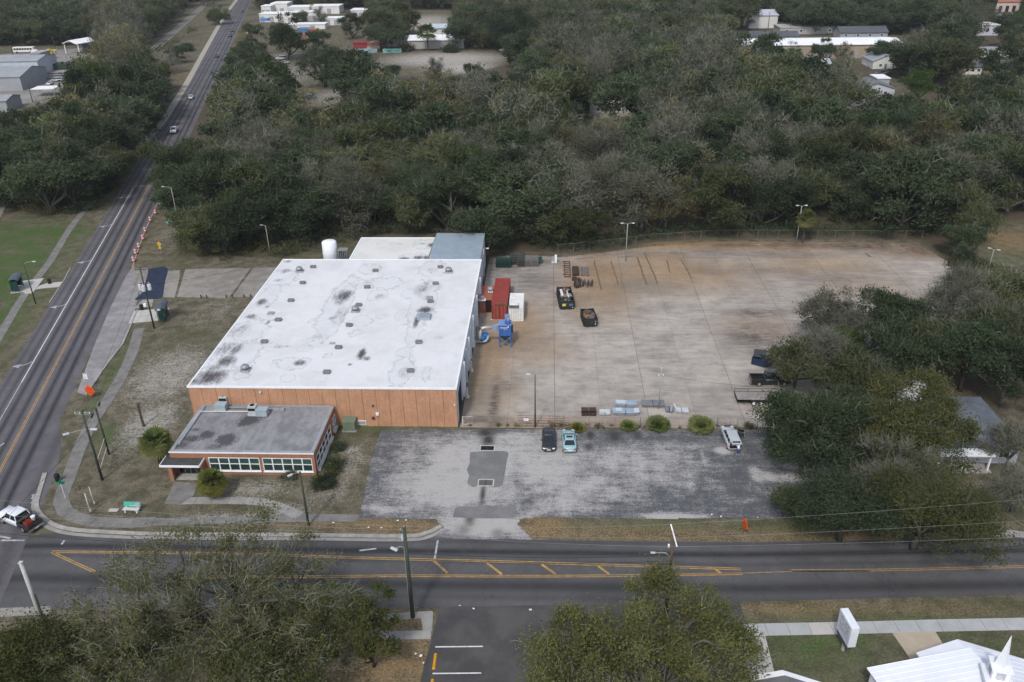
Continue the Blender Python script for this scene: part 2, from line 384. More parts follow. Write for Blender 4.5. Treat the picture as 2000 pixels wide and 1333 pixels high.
# cross street: top and bottom edges
xs_ = np.array(gl(-110,-66,4)+gl(-66,60,2)+gl(60,160,5))
def st_top(x): return float(np.interp(x, [-110,-66,-58,-52,-44,-12,-2,23,54,160], [69,72,73.5,73.3,73.44,74.3,73.75,73.9,75.4,80]))
def st_bot(x): return float(np.interp(x, [-110,-51,-11.5,19.65,49.4,160], [58,61.8,63.2,64.7,66.5,72]))
def st_c(x): return float(np.interp(x, [-110,-56,-21,21,26.3,51.4,160], [66,68.9,68.9,69.2,69.44,70.6,75.6]))
stm = road_mat('street_asphalt', [(2.6,.55,1.0),(1.0,.35,.35),(4.3,.4,.4),(-2.6,.9,.85),(-4.3,.5,.35)], base=(.06,.06,.065), light=(.10,.098,.10))
street = loft_road('street', [(x, st_top(x)) for x in xs_], [(x, st_bot(x)) for x in xs_], .004, stm, 26, lambda X, Y: Y-np.interp(X, [-110,-56,-21,21,26.3,51.4,160], [66,68.9,68.9,69.2,69.44,70.6,75.6]))
def asphalt(name, dark, light, sc=.3, cracks=0.0):
    t = NT(name); a = t.noise(sc, 5, .65); f = t.noise(8, 4, .7); b = t.noise(.06, 3)
    c = t.mix(t.ss(t.math('ADD', a, t.math('MULTIPLY', t.math('SUBTRACT', b, .5), .6)), .35, .7), dark, light)
    if cracks:
        v = t.n('ShaderNodeTexVoronoi', feature='DISTANCE_TO_EDGE'); t.t.links.new(t.coord(), v.inputs['Vector']); v.inputs['Scale'].default_value = cracks
        c = t.mix(t.math('MULTIPLY', t.ss(v.outputs['Distance'], .02, .004), .5), c, tuple(.5*q for q in dark))
    c = t.scale_col(c, t.rng(f, .25, .75, .78, 1.22)); t.bump(f, .25, .01)
    return t.out(c, .92, 0, .15)
apron = struct(MB().sheet([(-11.0,63.6),(19.8,65.0),(20.4,58.4),(20.0,30),(-12.6,30),(-11.9,52)], .002).build('parking_apron', asphalt('apron_asphalt', (.058,.057,.058), (.088,.085,.083))))
white = M('road_paint_white', (.62,.62,.62), .7, .2, 2, 12); yellow = M('road_paint_yellow', (.37,.225,.07), .7, .35, 1.5, 10)
yellow_worn = M('road_paint_yellow_worn', (.30,.19,.08), .75, .35, 2, 12); white_worn = M('road_paint_white_worn', (.34,.34,.35), .8, .35, 2, 12)
def mark(pts, w, m, parent, z=.012): return strip(pts, w, z).build('painted_line', m, parent)
for off in (-.13, .13):
    mark([(yel(y)+off, y) for y in (72,100,130,160,195,212)], .11, yellow, highway, .014)
mark([(yel(y)-3.9, y) for y in (108,130,160,190,208)], .14, white, highway, .014)
mark([(yel(y)-3.9, y) for y in (84,92,100,108)], .14, white_worn, highway, .014)
for (px, py) in ((241,386),(206,442),(165,512),(113,599),(42,714)):      # lane arrows
    x, y = G(px, py); d = Vector((-.267,.964)); n = Vector((.964,.267)); mb = MB()
    def W(a, b): return (x+n.x*a+d.x*b, y+n.y*a+d.y*b, .014)
    mb.quad(W(1.25,.95), W(1.42,.80), W(.55,-.05), W(.45,.15)).quad(W(.45,.15), W(.55,-.05), W(-.25,-.22), W(-.25,.02))
    mb.quad(W(-.25,.02), W(-.25,-.22), W(-.2,-.85), W(-1.35,-.1), W(-.2,.5)); mb.build('lane_arrow', white_worn, highway)
def sy(pts, z=0): return [G(a, b) for a, b in pts]
for dz in (-.13, .13):
    for pts, mm in (([(100,1078),(300,1080),(500,1083),(700,1090),(1000,1098),(1250,1106),(1447,1112)], yellow), ([(1545,1115),(1700,1114),(1850,1111),(2000,1107),(2200,1102)], yellow_worn),
                ([(400,1127),(600,1127),(800,1125),(1000,1126),(1200,1125),(1450,1121)], yellow), ([(103,1080),(140,1097),(186,1118)], yellow)):
        mark([(x, y+dz) for x, y in smooth_line(gp(pts), 4)], .115, mm, street)
mark(smooth_line(gp([(1300,1123),(1450,1120),(1545,1117),(1700,1116)]), 4), .12, yellow_worn, street)
for a, b in (((843,1092),(874,1120)),((951,1100),(980,1122)),((1058,1103),(1085,1122)),((1168,1106),(1190,1122)),((1275,1108),(1294,1122)),((1395,1111),(1408,1120))):
    mark(gp([a, b]), .28, yellow if a[0] > 900 else yellow_worn, street, .016)
mark(gp([(855,1056),(849,1092)]), .22, white_worn, street, .016)
for a, b in (((850,1264),(943,1263)),((845,1316),(940,1315)),((1240,1272),(1320,1273))): mark(gp([a, b]), .14, white, apron, .008)
for a, b in (((62,968),(80,964)),((60,982),(72,982)),((2,1056),(48,1056)),((120,1064),(126,1056)),((62,975),(68,966)),((-5,875),(8,866)),((0,1048),(20,1052)),((135,1035),(145,1038)),((702,1076),(735,1072))): mark(gp([a, b]), .25, white_worn, street if b[1] > 1000 else highway, .016)
# --- kerbs, pavements and paths
conc = M('pavement_concrete', (.26,.25,.235), .9, .22, .7, 8, bump=.2); conc_new = M('pavement_concrete_new', (.42,.40,.375), .9, .10, .7, 8, bump=.15)
conc_dark = M('path_concrete_old', (.17,.162,.152), .9, .28, .6, 7, bump=.25); kerbm = M('kerb_concrete', (.30,.285,.26), .9, .22, 1.2, 8)
conc_ch = M('church_pavement_concrete', (.36,.37,.37), .9, .10, .8, 8)
kl = smooth_line(gp([(88,925),(76,965),(72,992),(92,1018),(135,1034),(230,1041),(330,1044),(600,1046),(790,1048),(835,1041),(862,1028)]), 5)
struct(kerb_mb(kl, .55, 0.0, .11).build('kerb', kerbm))
struct(kerb_mb(smooth_line(gp([(70,965),(66,995),(84,1024),(132,1042),(230,1049),(330,1051),(600,1053),(790,1055),(840,1048),(866,1034)]), 5), .5, 0, .02).build('gutter', conc))
def pieces(pts, w, z, m, name, parent, step=1.6, alt=None, gap=.035):
    """concrete panels laid one by one along a line, joints open between them"""
    pts = [np.array(p[:2]) for p in pts]; seg = [np.hypot(*(pts[i+1]-pts[i])) for i in range(len(pts)-1)]
    cum = np.concatenate([[0], np.cumsum(seg)]); T = cum[-1]; k = max(1, int(round(T/step))); 
    def at(s):
        s = min(max(s, 0), T); i = min(int(np.searchsorted(cum, s, 'right'))-1, len(seg)-1); f = (s-cum[i])/max(seg[i], 1e-6)
        t = (pts[i+1]-pts[i])/max(seg[i], 1e-6); return pts[i]+(pts[i+1]-pts[i])*f, np.array([-t[1], t[0]])
    for j in range(k):
        a, na = at(T*j/k+gap/2); b, nb = at(T*(j+1)/k-gap/2); h = w/2
        q = [a-na*h, b-nb*h, b+nb*h, a+na*h]
        MB().prism([tuple(p) for p in q], -.05, z+random.uniform(-.006, .006)).build('concrete_panel', (alt(j) if alt else m) or m, parent)
random.seed(3)
pave = struct(thing('pavement', '', '')); del pave['label'], pave['category']
wl = smooth_line(gp([(-60,760),(0,655),(52,570),(95,515),(140,442),(178,398),(205,360)]), 6)
pieces(wl, 1.5, .03, conc_dark, 'path', pave, 3.0)
pieces(smooth_line(gp([(205,360),(245,305),(303,258),(345,195),(372,150),(405,90),(440,30),(470,-10)]), 4), 2.4, .03, M('far_path_concrete', (.33,.30,.25), .9, .15), 'path', pave, 12.0)
el = smooth_line(gp([(272,642),(258,690),(234,742),(203,792),(176,832),(150,890),(134,935),(121,965),(120,985),(132,1003),(170,1018),(240,1022),(300,1020)]), 5)
pieces(el, 1.75, .04, conc_dark, 'path', pave, 2.4)
pieces(smooth_line(gp([(300,1020),(380,1018),(470,1016),(560,1013),(640,1012),(700,1013)]), 4), 1.3, .035, conc_dark, 'path', pave, 2.4)
MB().prism(gp([(342,942),(387,945),(379,968),(355,985),(321,985)]), -.05, .05).build('concrete_panel', conc_dark, pave)
pieces(smooth_line(gp([(350,979),(420,978),(505,980),(545,990),(585,1009)]), 5), 1.35, .045, conc, 'path', pave, 2.0)
for q, mm in ([(250,640),(262,604),(322,601),(332,622),(318,626)], conc_new), ([(232,632),(318,626),(316,634),(250,640)], conc_new): pass
pad = struct(thing('bus_stop_pad', '', '')); del pad['label'], pad['category']
A, B, C_, D = (np.array(G(*p)) for p in ((250,633),(262,608),(331,602),(318,626)))
for i in range(4):
    for j in range(2):
        f0, f1, g0, g1 = i/4+.004, (i+1)/4-.004, j/2+.01, (j+1)/2-.01
        q = [A+(D-A)*f+(B-A)*g+((C_-B)-(D-A))*f*g for f, g in ((f0,g0),(f1,g0),(f1,g1),(f0,g1))]
        MB().prism([tuple(p) for p in q], -.05, .07).build('concrete_panel', conc_new, pad)
MB().prism(gp([(20,574),(42,550),(86,544),(64,573),(50,575),(46,571)]), -.05, .07).build('concrete_panel', conc_new, pad)
MB().prism(gp([(70,566),(75,560),(92,554),(123,551),(116,561),(90,563)]), -.05, .072).build('concrete_panel', conc_new, pad)
for j in range(1): MB().prism(gp([(262,603),(278,586),(300,585),(296,600)]), -.05, .03).build('concrete_panel', conc, pad)
bay = MB().prism(gp([(262,518),(246,540),(216,601),(184,675),(151,766),(165,772),(205,717),(238,672),(262,612),(270,578),(268,540)]), -.05, .022).build('bus_bay', asphalt('bay_concrete', (.20,.19,.19), (.29,.275,.275), .4)); struct(bay)
struct(kerb_mb(gp([(268,606),(258,630),(240,672),(206,716),(168,772)]), .25, 0, .13).build('kerb', kerbm))
struct(kerb_mb(gp([(138,524),(123,552)]), .2, 0, .12).build('kerb', kerbm)); struct(kerb_mb(gp([(115,564),(97,592)]), .2, 0, .12).build('kerb', kerbm))
struct(kerb_mb(gp([(318,376),(300,415),(282,455),(266,500),(258,525)]), .2, 0, .10).build('kerb', kerbm))
# north driveway: worn concrete slabs
drive = struct(thing('driveway', '', '')); del drive['label'], drive['category']
dcon = asphalt('drive_concrete', (.19,.175,.155), (.27,.25,.225), .5)
for q in ([(326,530),(352,528),(350,548),(341,582),(318,580),(322,555)], [(362,526),(490,524),(447,582),(346,581)], [(495,524),(545,522),(512,580),(453,581)], [(262,526),(288,524),(292,545),(276,580),(262,560)]):
    MB().prism(gp(q), -.05, .03).build('concrete_slab', dcon, drive)
dark_patch = asphalt('fresh_asphalt', (.022,.030,.055), (.030,.040,.068), .8)
struct(MB().prism(smooth_line(gp([(290,526),(318,522),(328,527),(324,545),(320,562),(318,580),(302,585),(285,584),(263,586),(278,572),(284,552),(288,538),(290,526)]), 3)[:-1], -.05, .045).build('asphalt_patch', dark_patch))
# --- the concrete yard, slab by slab
YARD = gp([(893,836),(905,760),(935,600),(948,505),(1010,498),(1095,503),(1180,494),(1270,482),(1400,473),(1790,475),(1850,512)]) + [(77,140),(62,118),(44,104),(42,97.4)] 
def yard_attrs(X, Y):
    rust = blobs(X, Y, [(1180,545,60,50,.9),(1290,520,70,30,.8),(960,690,40,60,.8),(930,740,25,50,.8),(1010,640,60,50,.7),(1480,640,70,25,.35),(1300,535,150,32,.75),(1450,480,400,9,.9),(1800,490,90,14,.7),(1600,515,120,22,.55),(1040,680,70,30,.5),(1130,560,40,50,.7),(1190,600,50,30,.35),(1680,560,90,30,.3),(1560,520,90,20,.5),(1080,830,220,14,.5),(960,770,50,40,.45),(1400,520,100,14,.4)])
    oil = blobs(X, Y, [(965,790,9,60,.9),(980,755,30,14,.45),(1480,612,55,10,.9),(1470,660,50,8,.9),(1490,690,30,8,.6),(950,820,40,8,.8),(1800,488,110,12,.8),(1620,545,70,10,.5),(1500,530,140,8,.35),(1270,560,80,10,.3),(940,735,12,60,.3),(1710,480,220,8,1.0),(1500,478,140,5,.8),(1470,655,60,26,.8),(1500,610,50,8,.7),(980,520,70,22,.75),(1040,545,60,25,.45),(1050,515,60,10,.6),(1470,765,40,25,.35),(1350,495,300,7,.5)])
    pale = blobs(X, Y, [(1010,770,70,40,.9),(1130,700,120,70,.6),(1330,590,160,70,.45),(1290,760,120,50,.35),(1380,700,70,60,.6),(1210,505,40,10,.8),(1000,800,90,20,.9),(1150,770,90,40,.7),(1660,510,120,16,.5),(1790,520,50,14,.5)])
    green = blobs(X, Y, [(1250,560,60,12,.6),(1350,760,60,40,.35),(930,770,30,30,.6),(1210,555,90,10,.4)])
    return dict(rust=rust, oil=oil, pale=pale, green=green)
def yard_mat():
    t = NT('yard_concrete'); a = t.noise(.35, 6, .68); f = t.noise(6, 4, .7); b = t.noise(.05, 3)
    st = t.noise(.22, 6, .7, t.coord('Object', (1, 4.0, 1))); st2 = t.noise(.8, 5, .75, t.coord('Object', (.5, 3.0, 1)))
    c = t.mix(t.ss(t.math('ADD', t.math('MULTIPLY', st, .7), t.math('MULTIPLY', a, .3)), .36, .62), (.235,.208,.185), (.36,.324,.288))
    c = t.mix(t.math('MULTIPLY', t.attr('pale'), t.ss(a, .3, .6)), c, (.41,.37,.325))
    c = t.mix(t.math('MULTIPLY', t.attr('rust'), t.rng(a, .3, .65, .3, .75)), c, (.31,.23,.15))
    c = t.mix(t.math('MULTIPLY', t.attr('rust'), t.math('MULTIPLY', t.ss(t.math('ADD', t.math('MULTIPLY', a, .5), t.math('MULTIPLY', st2, .5)), .26, .5), .95)), c, t.mix(t.ss(f, .3, .7), (.19,.12,.065), (.33,.225,.125)))
    c = t.mix(t.math('MULTIPLY', t.attr('green'), .4), c, (.17,.185,.15))
    c = t.mix(t.math('MULTIPLY', t.attr('oil'), t.ss(t.math('ADD', t.math('MULTIPLY', st2, .6), t.math('MULTIPLY', a, .4)), .36, .6)), c, (.065,.055,.05))
    c = t.mix(t.math('MULTIPLY', t.ss(st2, .56, .72), .35), c, (.12,.105,.095))
    oi = t.n('ShaderNodeObjectInfo'); c = t.scale_col(c, t.rng(oi.outputs['Random'], 0, 1, .92, 1.07)); c = t.scale_col(c, t.rng(t.noise(.16, 5, .7), .3, .7, .80, 1.16))
    c = t.scale_col(c, t.rng(f, .25, .75, .84, 1.15)); t.bump(f, .2, .01)
    return t.out(c, .88, 0, .2)
ym = yard_mat()
yard = struct(thing('yard', '', '')); del yard['label'], yard['category']
struct(MB().sheet(YARD, .002).build('yard_base', M('joint_dirt', (.075,.06,.045), .95, .3), yard)); del yard.children[0]['kind']
jx = [1.0+13.2*i for i in range(-1, 7)]; jy = [96.6,108.4,116.86,125.4,133.85,142.4,151.0,159.6,170]
jxx = sorted(jx+[a+6.6 for a in jx[:-1]])
rs = random.Random(5)
for a, b in zip(jxx[:-1], jxx[1:]):
    for c, d in zip(jy[:-1], jy[1:]):
        g0 = .026; g1 = .011
        ga = g0 if any(abs(a-q) < .1 for q in jx) else g1; gb = g0 if any(abs(b-q) < .1 for q in jx) else g1
        zz = .03+rs.uniform(0, .012)
        X = np.linspace(a+ga, b-gb, 16); Y = np.linspace(c+.012, d-.012, 20)
        full = inpoly(np.array([X[0],X[-1],X[-1],X[0]]), np.array([Y[0],Y[0],Y[-1],Y[-1]]), YARD).all()
        if not full:
            X = np.linspace(a+ga, b-gb, 30); Y = np.linspace(c+.012, d-.012, 36)
            k = inpoly(*[q.ravel() for q in np.meshgrid(X, Y)], YARD)
            if k.mean() < .03: continue
        me = grid_mesh('concrete_slab', X, Y, zz, ym, yard_attrs, None if full else (lambda x, y: inpoly(x, y, YARD)))
        if len(me.polygons): link('concrete_slab', me, yard)
for a, b, w_ in (((1160,510),(1175,567),.3),((1193,510),(1208,557),.25),((1211,540),(1216,562),.12),((1244,502),(1263,557),.35),((1259,494),(1284,554),.3),((1302,510),(1309,534),.28),((1330,507),(1351,545),.25),((1205,503),(1235,502),.3),((1120,507),(1160,504),.25),((1400,480),(1480,481),.5),((1512,488),(1540,487),.4),((1690,495),(1700,503),.5),((1770,488),(1790,492),.3)):
    p, q = np.array(G(*a)), np.array(G(*b)); n_ = 7; mid = [tuple(p+(q-p)*i/n_+np.array([random.uniform(-.08,.08), 0])) for i in range(n_+1)]
    strip(mid, w_, .048).build('rusty_strip', M('rusty_strip', (.15,.10,.065), .95, .4, 1.5, 8), yard)
# --- worn front car park
LOT = gp([(745,841),(800,839),(905,839),(1005,839),(1100,840),(1240,841),(1400,841),(1480,841),(1600,862),(1660,900),(1670,960),(1640,1006),(1560,1012),(1400,1012),(1300,1014),(1150,1013),(1045,1011),(1014,1014),(1012,1026),(1040,1055),(850,1052),(868,1030),(850,1014),(780,1012),(702,1012),(712,965),(725,900)])
def lot_attrs(X, Y):
    pale = blobs(X, Y, [(890,945,120,55,.95),(930,900,120,50,.95),(1060,900,90,60,.85),(1130,950,120,35,.65),(800,985,70,18,.4),(1100,985,60,20,.7),(945,1025,110,26,1),(1230,900,130,28,.6),(1010,860,60,20,.7),(790,865,50,10,.3),(1290,930,90,25,.5),(1480,930,14,14,.8),(1560,932,55,8,.85),(1500,930,20,8,.9),(1350,950,14,9,.6),(1375,900,6,36,.4),(1460,978,18,6,.5),(1300,870,140,10,.4),(1310,1010,60,7,.9),(1410,880,18,8,.8),(1540,910,50,8,.45),(760,995,60,10,.7)])
    oil = blobs(X, Y, [(950,845,18,10,1.1),(953,862,12,14,1.1),(943,965,5,26,1.0),(936,1000,14,10,.6),(918,1015,10,14,.8),(905,1035,14,10,.6),(958,915,9,26,.5),(1153,850,9,10,1),(1200,852,12,12,1),(1150,873,8,8,.9),(1245,852,8,8,.8),(900,1050,24,6,.5),(1060,1043,12,8,.0),(972,1042,12,8,.55)])
    return dict(pale=pale, oil=oil)
def lot_mat():
    t = NT('car_park_asphalt'); a = t.noise(.4, 6, .7); f = t.noise(7, 4, .75); st = t.noise(.28, 6, .72, t.coord('Object', (1, 5, 1))); st2 = t.noise(1.1, 5, .8, t.coord('Object', (.5, 4, 1)))
    p = t.math('ADD', t.math('MULTIPLY', t.attr('pale'), .95), t.math('MULTIPLY', t.math('SUBTRACT', t.math('ADD', t.math('MULTIPLY', st, .6), t.math('MULTIPLY', st2, .4)), .46), 1.9))
    p = t.math('ADD', p, t.math('MULTIPLY', t.math('SUBTRACT', a, .5), 1.6))
    p = t.math('ADD', p, t.math('MULTIPLY', t.math('SUBTRACT', t.math('ADD', t.math('MULTIPLY', f, .6), t.math('MULTIPLY', t.noise(2.2, 5, .8), .4)), .5), 2.6))
    c = t.mix(t.ss(p, .02, .95), (.080,.083,.090), (.36,.345,.33))
    wob = t.n('ShaderNodeMix', data_type='VECTOR'); wob.inputs[0].default_value = .22; t.t.links.new(t.coord(), wob.inputs[4])
    wn = t.n('ShaderNodeVectorMath', operation='ADD'); t.t.links.new(t.coord(), wn.inputs[0]); sc_ = t.n('ShaderNodeVectorMath', operation='SCALE'); t.t.links.new(t.noise(.9, 4, .7, None, True), sc_.inputs[0]); sc_.inputs['Scale'].default_value = 2.6; t.t.links.new(sc_.outputs[0], wn.inputs[1])
    bk = t.n('ShaderNodeTexBrick'); t.t.links.new(wn.outputs[0], bk.inputs['Vector']); bk.inputs['Scale'].default_value = 1; bk.inputs['Brick Width'].default_value = 2.1; bk.inputs['Row Height'].default_value = 1.25; bk.inputs['Mortar Size'].default_value = .045; bk.inputs['Mortar Smooth'].default_value = .3
    cr = t.math('MULTIPLY', bk.outputs['Fac'], t.math('MULTIPLY', t.rng(a, .36, .6, .05, .7), t.rng(f, .35, .6, .35, 1)), True)
    c = t.mix(cr, c, (.30,.295,.29))
    c = t.mix(t.math('MULTIPLY', t.attr('oil'), t.ss(t.math('ADD', t.math('MULTIPLY', a, .5), t.math('MULTIPLY', f, .5)), .33, .55)), c, (.038,.036,.032))
    c = t.scale_col(c, t.rng(f, .25, .75, .8, 1.2)); t.bump(f, .3, .015)
    return t.out(c, .9, 0, .2)
lx = [p[0] for p in LOT]; ly = [p[1] for p in LOT]
car_park = struct(link('car_park', grid_mesh('car_park', np.arange(min(lx), max(lx)+.2, .2), np.arange(min(ly), max(ly)+.2, .2), .012, lot_mat(), lot_attrs, lambda x, y: inpoly(x, y, LOT))))
gpatch = asphalt('patch_asphalt', (.145,.145,.145), (.19,.188,.185), .5)
for q in ([(918,884),(950,882),(990,883),(990,900),(986,925),(980,948),(962,952),(938,948),(925,952),(913,944),(916,930),(912,918),(917,905)], [(884,1011),(888,998),(896,990),(935,990),(950,987),(966,990),(980,992),(995,987),(1008,988),(1006,1005),(1002,1012),(950,1013)]):
    struct(MB().sheet(smooth_line(gp(q)+[gp(q)[0]], 4)[:-1], .018).build('asphalt_patch', gpatch))
grate_f = M('grate_frame', (.42,.41,.40), .8, .15); iron = M('cast_iron', (.022,.022,.022), .7, .3, 4, 12, spec=.4)
for k, (px, py, wd, dp) in enumerate(((952,876,1.75,1.0),(949,943.5,1.75,1.15))):
    x, y = G(px, py); t = thing('drain_grate', ('black storm drain grate at the dark stain by the yard gate', 'black storm drain grate at the lower edge of the grey patch')[k], 'drain', (x, y, .02), 0, 'storm drains in the car park')
    mb = MB(); mb.box(-wd/2-.15,wd/2+.15,-dp/2-.15,-dp/2,0,.03).box(-wd/2-.15,wd/2+.15,dp/2,dp/2+.15,0,.03).box(-wd/2-.15,-wd/2,-dp/2,dp/2,0,.03).box(wd/2,wd/2+.15,-dp/2,dp/2,0,.03).build('frame', grate_f, t)
    MB().box(-wd/2,wd/2,-dp/2,dp/2,-.012,-.006).build('pit', M('pit_dark', (.006,.006,.006), .9), t)
    bars = MB()
    for i in range(14): xx = -wd/2+wd*(i+.5)/14; bars.box(xx-.02,xx+.02,-dp/2,dp/2,0,.02)
    bars.box(-.03,.03,-dp/2,dp/2,0,.024); bars.build('bars', iron, t)
# --- church side: paved path by the road, links and lawn edge
cp = smooth_line(gp([(1455,1231),(1560,1229),(1700,1226),(1850,1222),(2000,1219),(2300,1212)]), 6)
pieces(cp, 1.55, .04, conc_ch, 'path', pave, 2.2, lambda j: conc_new if j in (3, 4) else conc_ch)
MB().prism(gp([(1742,1236),(1826,1233),(1850,1272),(1870,1300),(1790,1305)]), -.05, .035).build('concrete_panel', M('tan_concrete', (.40,.34,.26), .9, .08, 1, 9), pave)
pieces(gp([(1470,1240),(1478,1275),(1487,1312),(1495,1345)]), 2.4, .035, conc_new, 'path', pave, 2.2)
pieces(gp([(700,1205),(760,1206),(843,1200)]), .9, .03, conc, 'path', pave, 3); pieces(gp([(738,1241),(790,1241),(842,1240)]), 1.1, .03, conc, 'path', pave, 2.4)
MB().prism(gp([(820,1196),(846,1195),(844,1232),(826,1232)]), -.05, .028).build('concrete_panel', conc, pave)
struct(MB().sheet(gp([(0,1188),(60,1186),(100,1184),(95,1200),(0,1206)]), .01).build('gravel_strip', M('gravel_pale', (.24,.225,.20), .95, .3, 2, 9)))
struct(MB().prism(gp([(1940,1048),(1965,1035),(2010,1040),(2030,1052)]), -.05, .02).build('driveway', conc))
# railway
t = thing('railway', '', ''); del t['label'], t['category']; struct(t)
rl = [np.array(G(*p)) for p in ((262,135),(283,113),(320,80),(360,45),(398,12),(425,-12))]
strip(rl, 5.0, .08).build('ballast', M('ballast', (.22,.20,.18), .95, .3), t)
for off in (-.75, .75):
    strip([(p[0]+off*1.4, p[1]) for p in rl], .35, .3).build('rail', M('rail_steel', (.05,.042,.04), .6, .2), t)
rl = [np.array(G(*p)) for p in ((-60,480),(-20,425),(14,362),(30,330))]
strip(rl, 5.0, .08).build('ballast', M('ballast', (.22,.20,.18), .95, .3), t)
for off in (-.75, .75): strip([(p[0]+off, p[1]) for p in rl], .18, .2).build('rail', M('rail_steel', (.05,.042,.04), .6, .2), t)


# thin air haze over the whole place
hz = MB().box(-1650,1650,-350,2550,-1.0,66.0).build('haze', None); hz['kind'] = 'stuff'
hm = bpy.data.materials.new('haze'); hm.use_nodes = True; hm.node_tree.nodes.clear(); ho = hm.node_tree.nodes.new('ShaderNodeOutputMaterial'); hv_ = hm.node_tree.nodes.new('ShaderNodeVolumePrincipled')
hv_.inputs['Color'].default_value = (.82,.88,.92,1); hv_.inputs['Density'].default_value = .00008; hm.node_tree.links.new(hv_.outputs[0], ho.inputs['Volume']); hz.data.materials.append(hm)
# ================================================================ BUILDINGS
def brick_mat(name, col, col2):
    t = NT(name); co = t.coord()
    # brick courses as relief-scale colour only (a course is far below one picture pixel here)
    mp = t.n('ShaderNodeMapping'); t.t.links.new(co, mp.inputs[0]); mp.inputs['Rotation'].default_value = (rad(90), 0, 0)
    b = t.n('ShaderNodeTexBrick'); t.t.links.new(mp.outputs[0], b.inputs['Vector']); b.inputs['Scale'].default_value = 1
    b.inputs['Brick Width'].default_value = .21; b.inputs['Row Height'].default_value = .075; b.inputs['Mortar Size'].default_value = .008
    b.inputs['Color1'].default_value = tuple(col)+(1,); b.inputs['Color2'].default_value = tuple(col2)+(1,); b.inputs['Mortar'].default_value = (.30,.24,.19,1)
    c = b.outputs['Color']; a = t.noise(.5, 5); f = t.noise(5, 4, .7); st = t.noise(1.0, 4, .6, t.coord('Object', (3, 3, .25)))
    c = t.scale_col(c, t.rng(a, .3, .7, .86, 1.13)); c = t.scale_col(c, t.rng(f, .25, .75, .85, 1.15)); c = t.scale_col(c, t.rng(st, .3, .7, .9, 1.08))
    return t.out(c, .9, 0, .15)
brick = brick_mat('orange_brick', (.49,.245,.13), (.42,.20,.105)); brick2 = brick_mat('red_brick', (.33,.125,.06), (.28,.10,.05))
mortar = M('joint_sealant', (.11,.06,.038), .9); whitep = M('white_trim_paint', (.72,.73,.74), .6, .06, 1, 6, spec=.3)
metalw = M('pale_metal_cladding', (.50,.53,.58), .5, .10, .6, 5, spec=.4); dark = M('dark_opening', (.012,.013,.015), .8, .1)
ZR = 6.2; XW0, XW1, YW0, YW1 = -49.5, -12.42, 96.75, 143.2
wh = thing('warehouse', 'large orange brick warehouse with a stained white flat roof', 'warehouse', (0, 0, 0))
WR = random.Random(11)
def roof_attrs(X, Y):
    z = lambda l: [(300+a*.35, 450+b*.35, c*.35, d*.35, e) for a, b, c, d, e in l]
    darkb = blobs(X, Y, z([(1060,365,48,34,1),(1040,400,30,20,.7),(605,400,26,18,1),(545,483,34,14,.8),(460,668,36,30,.8),(405,735,50,32,1),(345,768,40,24,.8),(325,818,80,42,1.1),(260,840,70,26,.9),(480,560,60,40,.5),(400,660,50,40,.6),(560,330,40,40,.4),(1500,330,50,50,.5),(1180,300,60,16,.4),(1390,800,40,40,.45),(700,650,90,12,.4),(1040,480,40,60,.5),(1580,600,50,20,.35),(1260,370,30,20,.5),(1162,690,22,30,1.1),(1190,715,20,14,.9),(1515,445,42,18,1.1),(1468,505,16,38,1.1),(815,740,34,16,1),(735,228,26,14,.7),(745,175,30,8,.7),(640,512,12,14,.9),(1095,750,14,7,.8),(1000,632,18,9,.7),(995,492,18,14,.7),(1555,225,30,18,.5),(1530,378,40,14,.5),(630,428,18,8,.7),(935,625,24,14,.4),(700,280,40,10,.5),(680,500,16,8,.6),(770,225,20,8,.6)]), ZR)
    pond = blobs(X, Y, z([(1030,420,70,160,.9),(985,520,60,70,1),(1500,420,70,140,.9),(1450,580,40,70,.9),(1385,790,60,80,1),(1250,360,50,30,1),(1420,355,40,25,1),(1155,505,60,28,1),(750,825,40,22,1),(655,650,40,26,1),(840,660,40,18,1),(480,680,130,70,.8),(530,560,110,60,.8),(650,360,50,60,.9),(1300,295,100,35,.8),(1560,215,70,40,1),(700,265,100,50,.8),(1200,215,60,30,.8),(430,740,130,80,.7),(770,745,90,34,.9),(1380,470,30,30,.9),(1395,680,40,24,.9),(970,700,30,18,.8),(1130,575,40,24,.6),(880,500,40,20,.5),(920,630,60,20,.9),(500,790,60,50,.6),(1270,480,30,14,.9),(1520,800,30,50,.5)]), ZR)
    return dict(stain=darkb, pond=pond)
